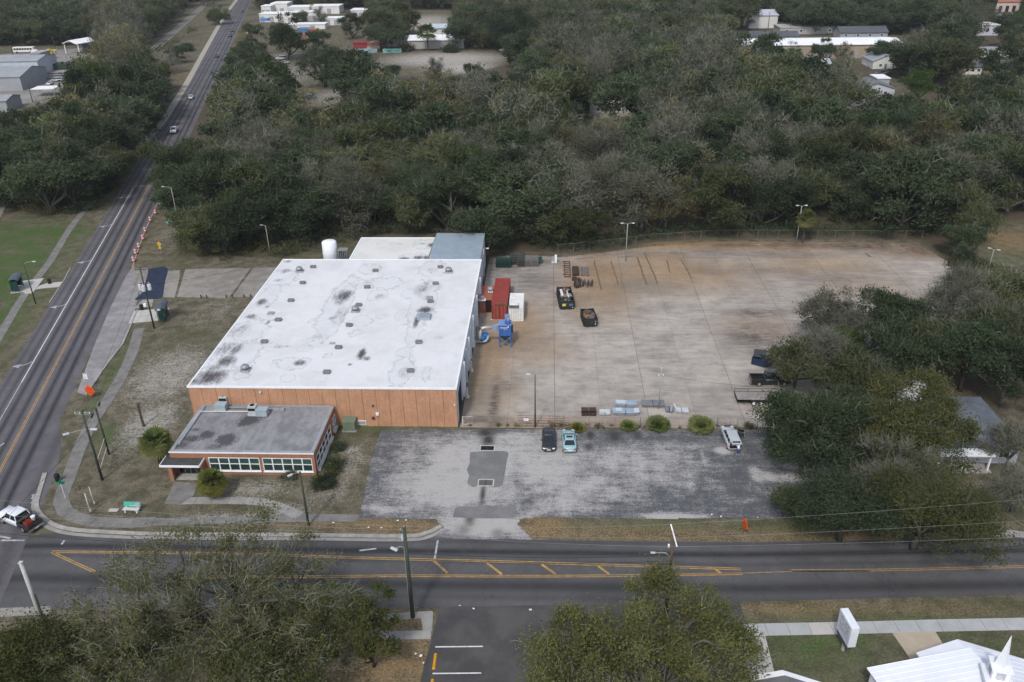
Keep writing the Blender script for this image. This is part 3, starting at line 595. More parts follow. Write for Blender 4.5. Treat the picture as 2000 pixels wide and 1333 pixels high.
def roof_mat(name='white_membrane', base=(.62,.62,.625), warm=(.55,.55,.55)):
    t = NT(name); a = t.noise(.25, 4, .6); n1 = t.noise(.55, 5, .68); f = t.noise(3.5, 5, .75); st = t.noise(.7, 5, .75, t.coord('Object', (2.0, .5, 1)))
    c = t.mix(t.ss(a, .35, .7), base, warm)
    p = t.math('ADD', t.attr('pond'), t.math('MULTIPLY', t.math('SUBTRACT', n1, .5), 1.5))
    c = t.mix(t.math('MULTIPLY', t.ss(p, .40, .60), .22), c, (.50,.51,.53))
    ring = t.math('MULTIPLY', t.ss(p, .36, .42), t.ss(p, .52, .45)); c = t.mix(t.math('MULTIPLY', ring, t.rng(f, .35, .6, .1, .75)), c, (.30,.30,.315))
    p2 = t.math('ABSOLUTE', t.math('SUBTRACT', t.noise(.13, 4, .6, None, False, .6), .5)); c = t.mix(t.math('MULTIPLY', t.ss(p2, .010, .002), t.rng(n1, .4, .65, 0, .32)), c, (.42,.42,.44))
    s = t.math('ADD', t.math('MULTIPLY', t.attr('stain'), 1.5), t.math('MULTIPLY', t.math('SUBTRACT', t.math('ADD', t.math('MULTIPLY', st, .55), t.math('MULTIPLY', f, .45)), .5), 4.2))
    s = t.math('MULTIPLY', s, t.ss(t.attr('stain'), .02, .35))
    c = t.mix(t.math('MULTIPLY', t.ss(s, .2, 1.7), .95), c, (.055,.045,.048))
    c = t.mix(t.math('MULTIPLY', t.ss(st, .57, .75), .10), c, (.35,.33,.33))
    c = t.scale_col(c, t.rng(f, .3, .7, .96, 1.04))
    return t.out(c, .7, 0, .2)
rmat = roof_mat()
link('roof', grid_mesh('roof', np.linspace(XW0, XW1, 150), np.linspace(YW0, YW1, 188), ZR, rmat, roof_attrs), wh)
MB().box(XW0+.1, XW1-.3, YW0+.28, YW1-.1, 0, ZR-.03).build('core_wall', M('inner_wall', (.30,.28,.26), .9), wh)
tr = MB(); e = .16
tr.box(XW0-.08, XW1+.08, YW0-.10, YW0+e, ZR-.16, ZR+.07).box(XW0-.08, XW1+.08, YW1-e, YW1+.08, ZR-.16, ZR+.07).box(XW0-.08, XW0+e, YW0+e, YW1-e, ZR-.16, ZR+.06).box(XW1-e, XW1+.08, YW0+e, YW1-e, ZR-.16, ZR+.06)
tr.build('roof_edge', whitep, wh)
jp = [-49.46,-47.65,-45.64,-43.81,-42.01,-40.21,-38.34,-36.4,-34.53,-32.74,-30.93,-29.08,-27.26,-25.42,-23.53,-21.68,-19.84,-18.0,-16.16,-14.28,-12.42]
MB().box(XW0+.02, XW1-.02, YW0+.06, YW0+.26, 0, ZR-.17).build('joint_backing', mortar, wh)
for a, b in zip(jp[:-1], jp[1:]):
    MB().box(a+.022, b-.022, YW0+WR.uniform(-.008,.008), YW0+.20, .02, ZR-.17).build('brick_panel', brick, wh)
# west wall: metal sheets; east wall: bays, pilasters and dark doors
for i in range(12):
    y0 = YW0+.3+(YW1-YW0-.3)*i/12; y1 = YW0+.3+(YW1-YW0-.3)*(i+1)/12
    MB().box(XW0, XW0+.08, y0+.02, y1-.02, .02, ZR-.17).build('wall_panel', metalw, wh)
bays = [97.0,105.0,112.75,120.5,128.2,135.9,143.1]
for k in range(6):
    y0, y1 = bays[k], bays[k+1]; dr = [(y0+1.6, y1-1.2, 4.4), (y0+1.4, y1-1.4, 4.4), (y0+1.6, y1-1.3, 4.2), (y0+1.0, y0+4.6, 3.6), (y0+2.0, y0+3.2, 2.2), (y0+1.6, y0+2.8, 2.2)][k]
    mb = MB(); mb.box(XW1-.16, XW1, y0+.02, dr[0], .02, ZR-.17).box(XW1-.16, XW1, dr[1], y1-.02, .02, ZR-.17).box(XW1-.16, XW1, dr[0], dr[1], dr[2], ZR-.17); mb.build('wall_panel', metalw, wh)
    op = k in (0, 1)
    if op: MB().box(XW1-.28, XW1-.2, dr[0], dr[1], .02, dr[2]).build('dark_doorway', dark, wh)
    else:
        d = MB()
        n = max(3, int(dr[2]/.35))
        for i in range(n): d.box(XW1-.14-(.03 if i % 2 else 0), XW1-.05-(.03 if i % 2 else 0), dr[0]+.03, dr[1]-.03, .03+dr[2]*i/n, .03+dr[2]*(i+1)/n-.02)
        d.build('roller_door', metalw, wh)
for y in bays[1:-1]: MB().box(XW1+.003, XW1+.42, y-.22, y+.22, 0, ZR-.45).build('pilaster', M('pilaster_paint', (.60,.62,.66), .6, .08), wh)
for y in (109.0,116.5,124.2): MB().box(XW1+.003, XW1+.30, y-.12, y+.12, 0, ZR-.5).build('downpipe', metalw, wh)
ventm = M('vent_metal', (.19,.185,.185), .6, .25, 3, 12, metal=.2); ventg = M('vent_galvanised', (.33,.34,.35), .5, .2, 2, 9, metal=.3)
def zoomR(zx, zy): return G(300+zx*.35, 450+zy*.35, ZR)
for zx, zy in ((890,209),(832,298),(767,397),(697,505),(618,627),(1238,230),(1192,322),(1145,422),(1092,535),(1032,659),(967,798),(1600,210),(1573,302),(1545,402),(1480,630),(1433,790)):
    x, y = zoomR(zx, zy); mb = MB(); mb.box(x-.42, x+.42, y-.35, y+.35, ZR, ZR+.28); mb.box(x-.50, x+.50, y-.42, y+.42, ZR+.28, ZR+.36); mb.build('roof_vent', ventm, wh)
for zx, zy in ((655,467),(1540,380)):
    x, y = zoomR(zx, zy); MB().box(x-.5, x+.5, y-.45, y+.45, ZR, ZR+.22).build('roof_hatch', ventg, wh)
for zx, zy in ((815,232),(1647,236),(1127,454),(513,784)):
    x, y = zoomR(zx, zy); c = MB().box(x-.62, x+.62, y-.55, y+.55, ZR, ZR+.3).build('fan_kerb', ventg, wh)
    MB().lathe(x, y, [(.42,ZR+.3),(.42,ZR+.55),(.62,ZR+.55),(.60,ZR+.75),(.40,ZR+.95),(.1,ZR+1.0)], 16).build('fan_hood', M('fan_hood_metal', (.27,.275,.28), .5, .2, 3, 9, metal=.3), c, True)
x, y = zoomR(1510, 490); c = MB().box(x-1.05, x+1.05, y-.9, y+.9, ZR, ZR+.45).build('skylight', M('skylight_frame', (.30,.33,.37), .5, .15), wh)
for i in range(4): MB().box(x-.98+.5*i, x-.54+.5*i, y-.82, y+.82, ZR+.45, ZR+.52).build('pane', M('skylight_glazing', (.24,.29,.34), .3, .2, 2, 5, spec=.5), c)
# things on the front wall
for px, py, c, sz in ((508,767,(.5,.5,.48),.28),(728,793,(.05,.05,.05),.22),(737,809,(.75,.75,.73),.4),(729,817,(.06,.05,.05),.34),(888,792,(.7,.7,.7),.16)):
    q = GY(px, py, YW0-.12); MB().box(q[0]-sz/2, q[0]+sz/2, YW0-.22, YW0-.012, q[2]-sz/2, q[2]+sz/2).build('wall_box', M('box_%d' % int(c[0]*100), c, .6, .1), wh)
q = GY(700, 826, YW0-.1); w_ = MB().box(q[0]-1.1, q[0]+1.1, YW0-.10, YW0-.012, .25, .95).build('low_window', whitep, wh)
for i in range(2): MB().box(q[0]-1.02+1.04*i, q[0]-.02+1.04*i, YW0-.115, YW0-.10, .34, .86).build('pane', M('dull_pane', (.30,.31,.30), .3, .1), w_)
# --- annex behind and the grey lean-to
ax = thing('warehouse_annex', 'white flat roofed brick annex behind the big warehouse', 'building', (0,0,0))
MB().box(-37.1, -22.45, YW1+.12, 154.7, 0, 6.1).build('wall', M('annex_wall', (.45,.43,.40), .85), ax)
def annex_attrs(X, Y): 
    z = lambda l: [(620+a*.17, 440+b*.17, c*.17, d*.17, e) for a, b, c, d, e in l]
    return dict(stain=blobs(X, Y, z([(1000,385,60,20,1),(1160,375,60,24,1),(1250,375,40,24,1),(1300,230,40,24,1),(1210,215,60,14,.6),(950,215,30,12,.5)]), 6.15), pond=blobs(X, Y, z([(1240,220,120,50,.9),(1100,370,160,40,.9),(700,210,30,20,.7),(870,215,60,10,.6)]), 6.15))
link('roof', grid_mesh('roof', np.linspace(-37.1, -22.5, 60), np.linspace(YW1+.12, 154.8, 48), 6.15, roof_mat('annex_membrane', (.60,.595,.575), (.56,.54,.50)), annex_attrs), ax)
mb = MB(); mb.box(-37.2,-36.95,YW1+.12,154.9,6.0,6.22).box(-36.95,-22.45,154.7,154.9,6.0,6.22); mb.build('roof_edge', whitep, ax)
ls = thing('lean_to', 'blue grey metal roofed shed tucked under the trees behind the warehouse', 'shed', (0,0,0))
gm = M('blue_grey_sheet', (.24,.29,.335), .5, .10, .5, 6, spec=.4)
for i in range(10):
    x0 = -22.3+.966*i; MB().add([(x0,YW1+.15,6.18),(x0+.96,YW1+.15,6.18),(x0+.96,156.6,6.5),(x0,156.6,6.5),(x0,YW1+.15,6.06),(x0+.96,YW1+.15,6.06),(x0+.96,156.6,6.38),(x0,156.6,6.38)],[(0,1,2,3),(7,6,5,4),(0,4,5,1),(1,5,6,2),(2,6,7,3),(3,7,4,0)]).build('roof_sheet', gm, ls)
MB().box(-22.2,-12.7,YW1+.3,156.4,0,6.05).build('wall', metalw, ls)
tk = thing('storage_tank', 'tall white cylindrical tank behind the warehouse roof', 'tank', (-41.9, 148.2, 0))
wt = paint('tank_white', (.72,.74,.77), .4)
MB().lathe(0,0,[(1.4,.6),(1.4,7.75),(1.25,7.95),(.7,8.1),(.1,8.15)],28).build('shell', wt, tk, True); MB().lathe(0,0,[(1.43,3.2),(1.43,3.32)],28).build('hoop', wt, tk); MB().lathe(0,0,[(1.43,5.6),(1.43,5.72)],28).build('hoop', wt, tk)
for a in range(4): MB().cyl(1.1*math.cos(a*1.571+.7),1.1*math.sin(a*1.571+.7),0,.9,.12).build('leg', ventg, tk)
kt = thing('vapouriser', 'small grey finned unit beside the white tank', 'tank unit', (-39.2,147.6,0))
for i in range(5): MB().box(-.8+.36*i,-.72+.36*i,-.6,.6,.3,6.4).build('fin', ventg, kt)
MB().box(-.9,.9,-.7,.7,6.4,6.6).build('top', M('unit_top', (.2,.2,.2), .7), kt)
# --- brick office in front
XO0, XO1, YO0, YO1, ZO = -47.95, -29.42, 85.3, 96.5, 3.45
of = thing('office', 'low red brick office with a grey flat roof and long front windows', 'office', (0,0,0))
def off_attrs(X, Y): 
    z = lambda l: [(310+a*.15, 760+b*.15, c*.21, d*.22, e*1.25) for a, b, c, d, e in l]
    return dict(stain=blobs(X, Y, z([(1170,400,90,40,1.1),(1080,440,50,30,.8),(890,650,90,50,1.0),(730,740,80,30,.6),(620,590,80,40,.7),(400,640,90,30,.8),(1050,190,110,40,.9),(280,720,90,40,.6),(1300,350,80,40,.6),(480,520,50,20,.6)]), ZO))
def off_mat():
    t = NT('built_up_roof'); a = t.noise(.4, 5, .65); f = t.noise(5, 4, .75); st = t.noise(.7, 5, .7, t.coord('Object', (1.5, .5, 1)))
    c = t.mix(t.ss(t.math('ADD', t.math('MULTIPLY', a, .5), t.math('MULTIPLY', st, .5)), .38, .62), (.165,.165,.172), (.26,.26,.268))
    s = t.math('ADD', t.attr('stain'), t.math('MULTIPLY', t.math('SUBTRACT', t.math('ADD', t.math('MULTIPLY', st, .5), t.math('MULTIPLY', f, .5)), .5), 4.5))
    s = t.math('MULTIPLY', s, t.ss(t.attr('stain'), .02, .4))
    c = t.mix(t.math('MULTIPLY', t.ss(s, .25, .85), .85), c, (.045,.045,.048)); c = t.scale_col(c, t.rng(f, .25, .75, .88, 1.12))
    sp = t.n('ShaderNodeSeparateXYZ'); t.t.links.new(t.coord(), sp.inputs[0]); fr = t.math('FRACT', t.math('MULTIPLY', sp.outputs[0], 1.05)); c = t.mix(t.math('MULTIPLY', t.math('LESS_THAN', fr, .03), .35), c, (.09,.09,.095))
    return t.out(c, .9, 0, .2)
om = off_mat()
link('roof', grid_mesh('roof', np.linspace(XO0+.35, XO1-.35, 90), np.linspace(YO0+.35, YO1-.05, 60), ZO-.12, om, off_attrs), of)
cop = M('coping_metal', (.30,.31,.325), .5, .15, 1, 6, metal=.2, spec=.4)
for b in ((XO0,XO0+.45,YO0+.45,YO1),(XO1-.45,XO1,YO0+.45,YO1),(XO0,XO1,YO0,YO0+.45)): MB().box(b[0],b[1],b[2],b[3],ZO-.14,ZO).build('coping', cop, of)
MB().box(XO0+.45,XO1-.45,YO1-.2,YO1+.1,ZO-.13,ZO+.03).build('coping', cop, of)
MB().box(XO0-.05, XO1+.05, YO0-.06, YO0-.003, ZO-.20, ZO-.02).build('fascia', whitep, of)
MB().box(XO1+.003, XO1+.05, YO0, YO1, ZO-.18, ZO-.02).build('fascia', cop, of)
WZ0, WZ1 = .55, 2.62
def wall_with_holes(axis, c0, c1, lo, hi, holes, zt, at, th, m):
    """brick wall with real window openings; holes (a, b, z0, z1)"""
    mb = MB(); cuts = sorted(holes); a = lo
    def put(a, b, z0, z1):
        if b-a < 1e-4 or z1-z0 < 1e-4: return
        if axis == 'x': mb.box(a, b, c0, c1, z0, z1)
        else: mb.box(c0, c1, a, b, z0, z1)
    for h in cuts:
        put(a, h[0], 0, zt); put(h[0], h[1], 0, h[2]); put(h[0], h[1], h[3], zt); a = h[1]
    put(a, hi, 0, zt); return mb
FW = [(-43.05,-36.5,WZ0,WZ1),(-36.12,-29.75,WZ0,WZ1)]
wall_with_holes('x', YO0, YO0+.3, XO0, XO1-.3, [(-47.2,-44.2,0,2.3)]+FW, ZO-.14, 0, 0, brick2).build('wall', brick2, of)
SW = [(86.1,93.65,.25,2.3),(94.85,96.35,.25,2.3)]
wall_with_holes('y', XO1-.3, XO1, YO0, YO1, SW, ZO-.14, 0, 0, brick2).build('wall', brick2, of)
MB().box(XO0, XO0+.3, YO0+.3, YO1, 0, ZO-.14).build('wall', brick2, of)
MB().box(XO0+.3, XO1-.3, YO0+.9, YO1-.1, 0, ZO-.2).build('interior', M('office_inside', (.035,.045,.042), .9), of)
glass = M('green_glass', (.035,.075,.062), .12, .25, .8, 3, spec=.5); glass2 = M('green_glass_low', (.018,.04,.034), .12, .25, .8, 3, spec=.5); glassd = M('dark_glass', (.012,.016,.018), .12, .2, spec=.5)
for a, b, z0, z1 in FW:
    w_ = bpy.data.objects.new('window', None); COL.objects.link(w_); w_.parent = of
    fr = MB(); n = 5
    for i in range(n+1):
        x = a+(b-a)*i/n; fr.box(x-.07 if i else x, x+.07 if i < n else x+.0, YO0-.03, YO0+.08, z0, z1)
    fr.box(a, a+.09, YO0-.032, YO0+.08, z0, z1).box(b-.09, b, YO0-.032, YO0+.08, z0, z1)
    zm = z0+(z1-z0)*.53
    fr.box(a, b, YO0-.034, YO0+.08, z0, z0+.13).box(a, b, YO0-.034, YO0+.08, z1-.1, z1).box(a, b, YO0-.026, YO0+.08, zm-.04, zm+.04); fr.build('frame', whitep, w_)
    MB().box(a-.08, b+.08, YO0-.14, YO0-.036, z0-.08, z0+.0).build('sill', whitep, w_)
    for i in range(n):
        x0 = a+(b-a)*i/n+.07; x1 = a+(b-a)*(i+1)/n-.07
        MB().box(x0, x1, YO0+.05, YO0+.07, z0+.13, zm-.04).build('pane', glass2, w_); MB().box(x0, x1, YO0+.05, YO0+.07, zm+.04, z1-.1).build('pane', glass, w_)
for a, b, z0, z1 in SW:
    w_ = bpy.data.objects.new('window', None); COL.objects.link(w_); w_.parent = of
    fr = MB(); n = 5 if b-a > 4 else 2
    for i in range(n+1):
        y = a+(b-a)*i/n; fr.box(XO1-.08, XO1+.03, y-.05, y+.05, z0, z1)
    zm = (z0+z1)/2
    for q in (z0+.05, zm, z1-.05): fr.box(XO1-.08, XO1+.026, a, b, q-.05, q+.05)
    fr.build('frame', whitep, w_); MB().box(XO1+.032, XO1+.32, a-.1, b+.1, z0-.12, z0+.04).build('sill', M('sill_stone', (.50,.49,.48), .8, .1), w_)
    for i in range(n):
        y0 = a+(b-a)*i/n+.05; y1 = a+(b-a)*(i+1)/n-.05
        for q0, q1 in ((z0+.1, zm-.05), (zm+.05, z1-.1)): MB().box(XO1-.07, XO1-.05, y0, y1, q0, q1).build('pane', glassd, w_)
# entrance
MB().box(-48.6, -43.6, 83.6, 86.2, 2.42, 2.50).build('canopy_roof', M('canopy_felt', (.055,.058,.056), .9, .25, .8, 6), of)
mb = MB(); mb.box(-48.65,-43.55,83.5,83.6,2.28,2.56).box(-43.6,-43.52,83.6,86.2,2.28,2.56).box(-48.68,-48.6,83.6,86.2,2.28,2.56); mb.build('canopy_fascia', whitep, of)
MB().box(-48.55,-43.65,83.62,86.1,2.32,2.41).build('canopy_soffit', whitep, of)
MB().box(-47.75,-47.25,83.7,84.15,0,2.31).build('brick_pier', brick2, of)
MB().box(-47.95,-47.5,84.15,85.28,0,2.31).build('brick_fin', brick2, of); MB().box(-43.95,-43.6,84.4,85.28,0,2.31).build('brick_fin', brick2, of)
d_ = MB().box(-47.2,-44.2,85.36,85.44,0,2.3).build('door', M('door_frame_metal', (.20,.21,.21), .5), of)
for i in range(4): MB().box(-47.12+.74*i,-46.5+.74*i,85.32,85.36,.12,2.15).build('pane', glassd, d_)
MB().box(-47.3,-44.0,84.0,85.3,0,.06).build('doorstep', M('doorstep_concrete', (.30,.29,.27), .9), of)
# roof plant
acm = M('ac_paint', (.42,.44,.44), .5, .1, 1, 6); acb = M('ac_blue_grey', (.30,.36,.39), .5, .1, 1, 6)
def zo(zx, zy, z=ZO): return G(310+zx*.15, 760+zy*.15, z)
for k, (zx, zy, lb) in enumerate(((850,200,0),(1225,330,1))):
    x, y = zo(zx, zy); y += .3
    u = thing('rooftop_condenser', ('grey rooftop condenser near the brick wall at the back of the office roof', 'grey rooftop condenser standing on a white frame mid roof')[k], 'air conditioner', (x, y, ZO-.12), 0, 'condensers on the office roof')
    MB().box(-.55,.55,-.5,.5,.35,1.35).build('cabinet', acm, u); MB().cyl(0,0,1.35,1.42,.40,.38,18).build('fan_ring', acm, u); MB().cyl(0,0,1.42,1.425,.34,.34,18).build('fan_grille', dark, u)
    MB().box(-.5,.5,-.515,-.5,.75,1.15).build('coil', dark, u); MB().box(-.6,.6,-.62,.55,0,.3).build('base', acm, u)
    x2, y2 = zo(*((815,275),(1350,340))[k]); y2 += .1
    v = thing('air_handler', ('blue grey box unit in front of the rear condenser', 'blue grey box unit right of the white framed condenser')[k], 'air handler', (x2, y2, ZO-.12), 0, 'box units on the office roof')
    MB().box(-.75,.75,-.5,.6,.12,1.0).build('cabinet', acb, v); MB().box(-.78,.78,-.53,.63,1.0,1.05).build('lid', acb, v); MB().box(-.6,.6,-.4,.5,0,.12).build('base', ventg, v)
pp = M('white_pipe', (.62,.62,.60), .5, .08)
tag(MB().tube([zo(330,600,ZO)+(ZO,), zo(535,298,ZO)+(ZO+.08,), zo(1170,300,ZO)+(ZO+.08,)], .06, 8).build('roof_pipe', pp), 'long white pipe running across the office roof to the condenser', 'pipe')
tag(MB().tube([zo(720,290)+(ZO,), zo(750,235)+(ZO+.1,), zo(770,230)+(ZO+.3,)], .04, 6).build('roof_pipe', pp), 'short bent white pipe beside the rear box unit on the office roof', 'pipe')
dk = MB(); a_ = zo(900,245); b_ = zo(1160,250); dk.box(a_[0],b_[0],a_[1]-.15,a_[1]+.15,ZO,ZO+.12); tag(dk.build('roof_duct', ventg), 'flat grey duct between the two condensers on the office roof', 'duct')
dk = MB(); a_ = zo(1440,265); dk.box(a_[0],a_[0]+1.7,a_[1]-.2,a_[1]+.12,ZO-.1,ZO+.12); dk.box(a_[0]+1.7,a_[0]+2.1,a_[1]-.35,a_[1]+.35,ZO-.1,ZO+.1); tag(dk.build('roof_duct', ventg), 'stubby grey duct ending in a square flange on the office roof', 'duct')
MB().box(-47.5,-47.2,87,96,ZO-.1,ZO+.10).build('roof_upstand', cop, of)
# green transformer cabinet
tf = thing('transformer_cabinet', 'olive green electrical cabinet on the ground beside the office', 'electrical cabinet', G3(683,842,0))
gp_ = M('cabinet_green', (.14,.175,.125), .6, .12, 1, 6)
mb = MB(); mb.box(-.85,.85,-.2,1.2,.12,1.5); mb.build('cabinet', gp_, tf, bevel=.03); MB().add([(-.9,-.25,1.5),(.9,-.25,1.5),(.9,1.25,1.62),(-.9,1.25,1.62),(-.9,-.25,1.56),(.9,-.25,1.56),(.9,1.25,1.68),(-.9,1.25,1.68)],[(4,5,6,7),(0,1,5,4),(1,2,6,5),(2,3,7,6),(3,0,4,7)]).build('lid', gp_, tf)
for s in (-1, 1): MB().box(.43*s-.39,.43*s+.39,-.225,-.2,.2,1.42).build('door', gp_, tf)
MB().box(-1,1,-.35,1.3,0,.12).build('plinth', conc, tf)
# ================================================================ church and neighbours
wm = M('white_roof_metal', (.66,.68,.74), .45, .05, .5, 5, spec=.4); cw = M('church_wall', (.62,.62,.62), .8, .08)
ch = thing('church', 'white metal roofed church with a slender steeple at the bottom right corner', 'church', (0,0,0))
# the ridge runs away from the eave corner; heights in metres
Ez, Rz = 3.4, 6.2
e0 = np.array(G(1693,1305,Ez)); e1 = np.array(G(1899,1266,4.2))
# simple two-slope roof built from real corners
apex = np.array(G(1896,1266,Rz)); eL = np.array(G(1693,1305,Ez)); ax_d = np.array([.23,-.97]) 
back = apex+ax_d*20; eLb = eL+ax_d*20; eR = apex+(apex-eL)*np.array([1,1])*1.0; eR = np.array([apex[0]+(apex[0]-eL[0]), eL[1]+.4]); eRb = eR+ax_d*20
def slope(A, Az, B, Bz, n, nm):
    """standing-seam sheets from the eave A to the ridge B, each sheet an object"""
    for i in range(n):
        q = []
        for f in (i/n+.0003, (i+1)/n-.0003):
            pa = A+ax_d*20*f; pb = B+ax_d*20*f; q.append((pa, pb))
        (a, b), (c, d) = q; vs = [(a[0],a[1],Az),(b[0],b[1],Bz),(d[0],d[1],Bz),(c[0],c[1],Az)]; vs += [(x, y, z-.06) for x, y, z in vs]
        mb = MB().add(vs, [(0,1,2,3),(7,6,5,4),(0,4,5,1),(1,5,6,2),(2,6,7,3),(3,7,4,0)])
        mb.tube([vs[0][:2]+(vs[0][2]+.005,), vs[1][:2]+(vs[1][2]+.005,)], .03, 4); mb.build(nm, wm, ch)
slope(eL, Ez, apex, Rz, 36, 'roof_sheet'); slope(eR, Ez, apex, Rz, 36, 'roof_sheet')
MB().add([(eL[0]+.3,eL[1]-.3,0),(eR[0]-.3,eR[1]-.3,0),(eRb[0]-.3,eRb[1],0),(eLb[0]+.3,eLb[1],0),(eL[0]+.3,eL[1]-.3,Ez-.1),(eR[0]-.3,eR[1]-.3,Ez-.1),(eRb[0]-.3,eRb[1],Ez-.1),(eLb[0]+.3,eLb[1],Ez-.1),(apex[0],apex[1]-.3,Rz-.12),(back[0],back[1],Rz-.12)],
         [(0,1,5,4),(1,2,6,5),(2,3,7,6),(3,0,4,7),(4,5,8),(6,7,9),(4,8,9,7),(5,6,9,8)]).build('wall', cw, ch)
pA = np.array(G(1790,1272,3.2)); pB = np.array(G(1868,1255,3.9)); pC = np.array(G(2030,1293,3.2))
MB().add([(pA[0],pA[1],3.0),(pB[0],pB[1],4.3),(pB[0]+.7,pB[1]-3.2,4.3),(pA[0]+.7,pA[1]-3.2,3.0),(pA[0],pA[1],2.9),(pB[0],pB[1],4.2),(pB[0]+.7,pB[1]-3.2,4.2),(pA[0]+.7,pA[1]-3.2,2.9)],[(0,3,2,1),(4,5,6,7),(0,1,5,4),(1,2,6,5),(2,3,7,6),(3,0,4,7)]).build('porch_roof', wm, ch)
MB().add([(pB[0]+.01,pB[1],4.3),(pC[0],pC[1],3.0),(pC[0]+.7,pC[1]-3.2,3.0),(pB[0]+.71,pB[1]-3.2,4.3),(pB[0]+.01,pB[1],4.2),(pC[0],pC[1],2.9),(pC[0]+.7,pC[1]-3.2,2.9),(pB[0]+.71,pB[1]-3.2,4.2)],[(0,3,2,1),(4,5,6,7),(0,1,5,4),(1,2,6,5),(2,3,7,6),(3,0,4,7)]).build('porch_roof', wm, ch)
for q in (pA, pC): MB().cyl(q[0]+.4, q[1]-.4, 0, 2.9, .12).build('porch_column', whitep, ch)
sx, sy_ = G(1944,1330,6.0)
stp = bpy.data.objects.new('steeple', None); COL.objects.link(stp); stp.parent = ch; stp.location = (sx, sy_, 0); stp.rotation_euler = (0,0,rad(-13))
stw = paint('steeple_white', (.72,.73,.76), .5)
MB().box(-.95,.95,-.95,.95,4.6,6.5).build('base', stw, stp); MB().box(-1.08,1.08,-1.08,1.08,6.5,6.68).build('cornice', stw, stp)
MB().box(-.66,.66,-.66,.66,6.68,7.75).build('belfry', stw, stp); MB().box(-.80,.80,-.80,.80,7.75,7.92).build('cornice', stw, stp)
MB().lathe(0,0,[(.56,7.92),(.3,9.2),(.02,11.2)],4).build('spire', stw, stp)
for a in range(4):
    lv = MB()
    for i in range(5): lv.obox((.672*math.cos(a*1.5708), .672*math.sin(a*1.5708), 6.9+.15*i), (.03,.7,.1), a*1.5708)
    lv.build('louvre', M('louvre_grey', (.42,.42,.46), .7), stp)
# white gabled porch at the bottom edge
gb = thing('gabled_entrance', 'grey roofed entrance with white gable trim at the bottom edge by the pale path', 'building', (0,0,0))
gA = np.array(G(1466,1320,3.0)); gT = np.array(G(1528,1309,4.2)); gB = np.array(G(1615,1336,3.0)); dd = np.array([.15,-.99])*9
for p, q, zp, zq in ((gA, gT, 3.0, 4.2), (gT, gB, 4.2, 3.0)):
    MB().add([(p[0],p[1],zp),(q[0],q[1],zq),(q[0]+dd[0]*.06,q[1]+dd[1]*.06,zq),(p[0]+dd[0]*.06,p[1]+dd[1]*.06,zp),(p[0],p[1],zp-.3),(q[0],q[1],zq-.3),(q[0]+dd[0]*.06,q[1]+dd[1]*.06,zq-.3),(p[0]+dd[0]*.06,p[1]+dd[1]*.06,zp-.3)],[(0,3,2,1),(4,5,6,7),(0,1,5,4),(1,2,6,5),(2,3,7,6),(3,0,4,7)]).build('gable_trim', whitep, gb)
    MB().add([(p[0]+dd[0]*.061,p[1]+dd[1]*.061,zp-.03),(q[0]+dd[0]*.061,q[1]+dd[1]*.061,zq-.03),(q[0]+dd[0],q[1]+dd[1],zq-.03),(p[0]+dd[0],p[1]+dd[1],zp-.03)],[(0,3,2,1)]).build('roof', M('grey_shingle', (.13,.13,.135), .9, .2, 1, 8), gb)
MB().add([(gA[0]+.2,gA[1]-.3,0),(gB[0]-.2,gB[1]-.3,0),(gB[0]-.2+dd[0],gB[1]+dd[1],0),(gA[0]+.2+dd[0],gA[1]+dd[1],0),(gA[0]+.2,gA[1]-.3,2.8),(gB[0]-.2,gB[1]-.3,2.8),(gB[0]-.2+dd[0],gB[1]+dd[1],2.8),(gA[0]+.2+dd[0],gA[1]+dd[1],2.8)],[(0,1,5,4),(1,2,6,5),(2,3,7,6),(3,0,4,7),(4,5,6,7)]).build('wall', cw, gb)
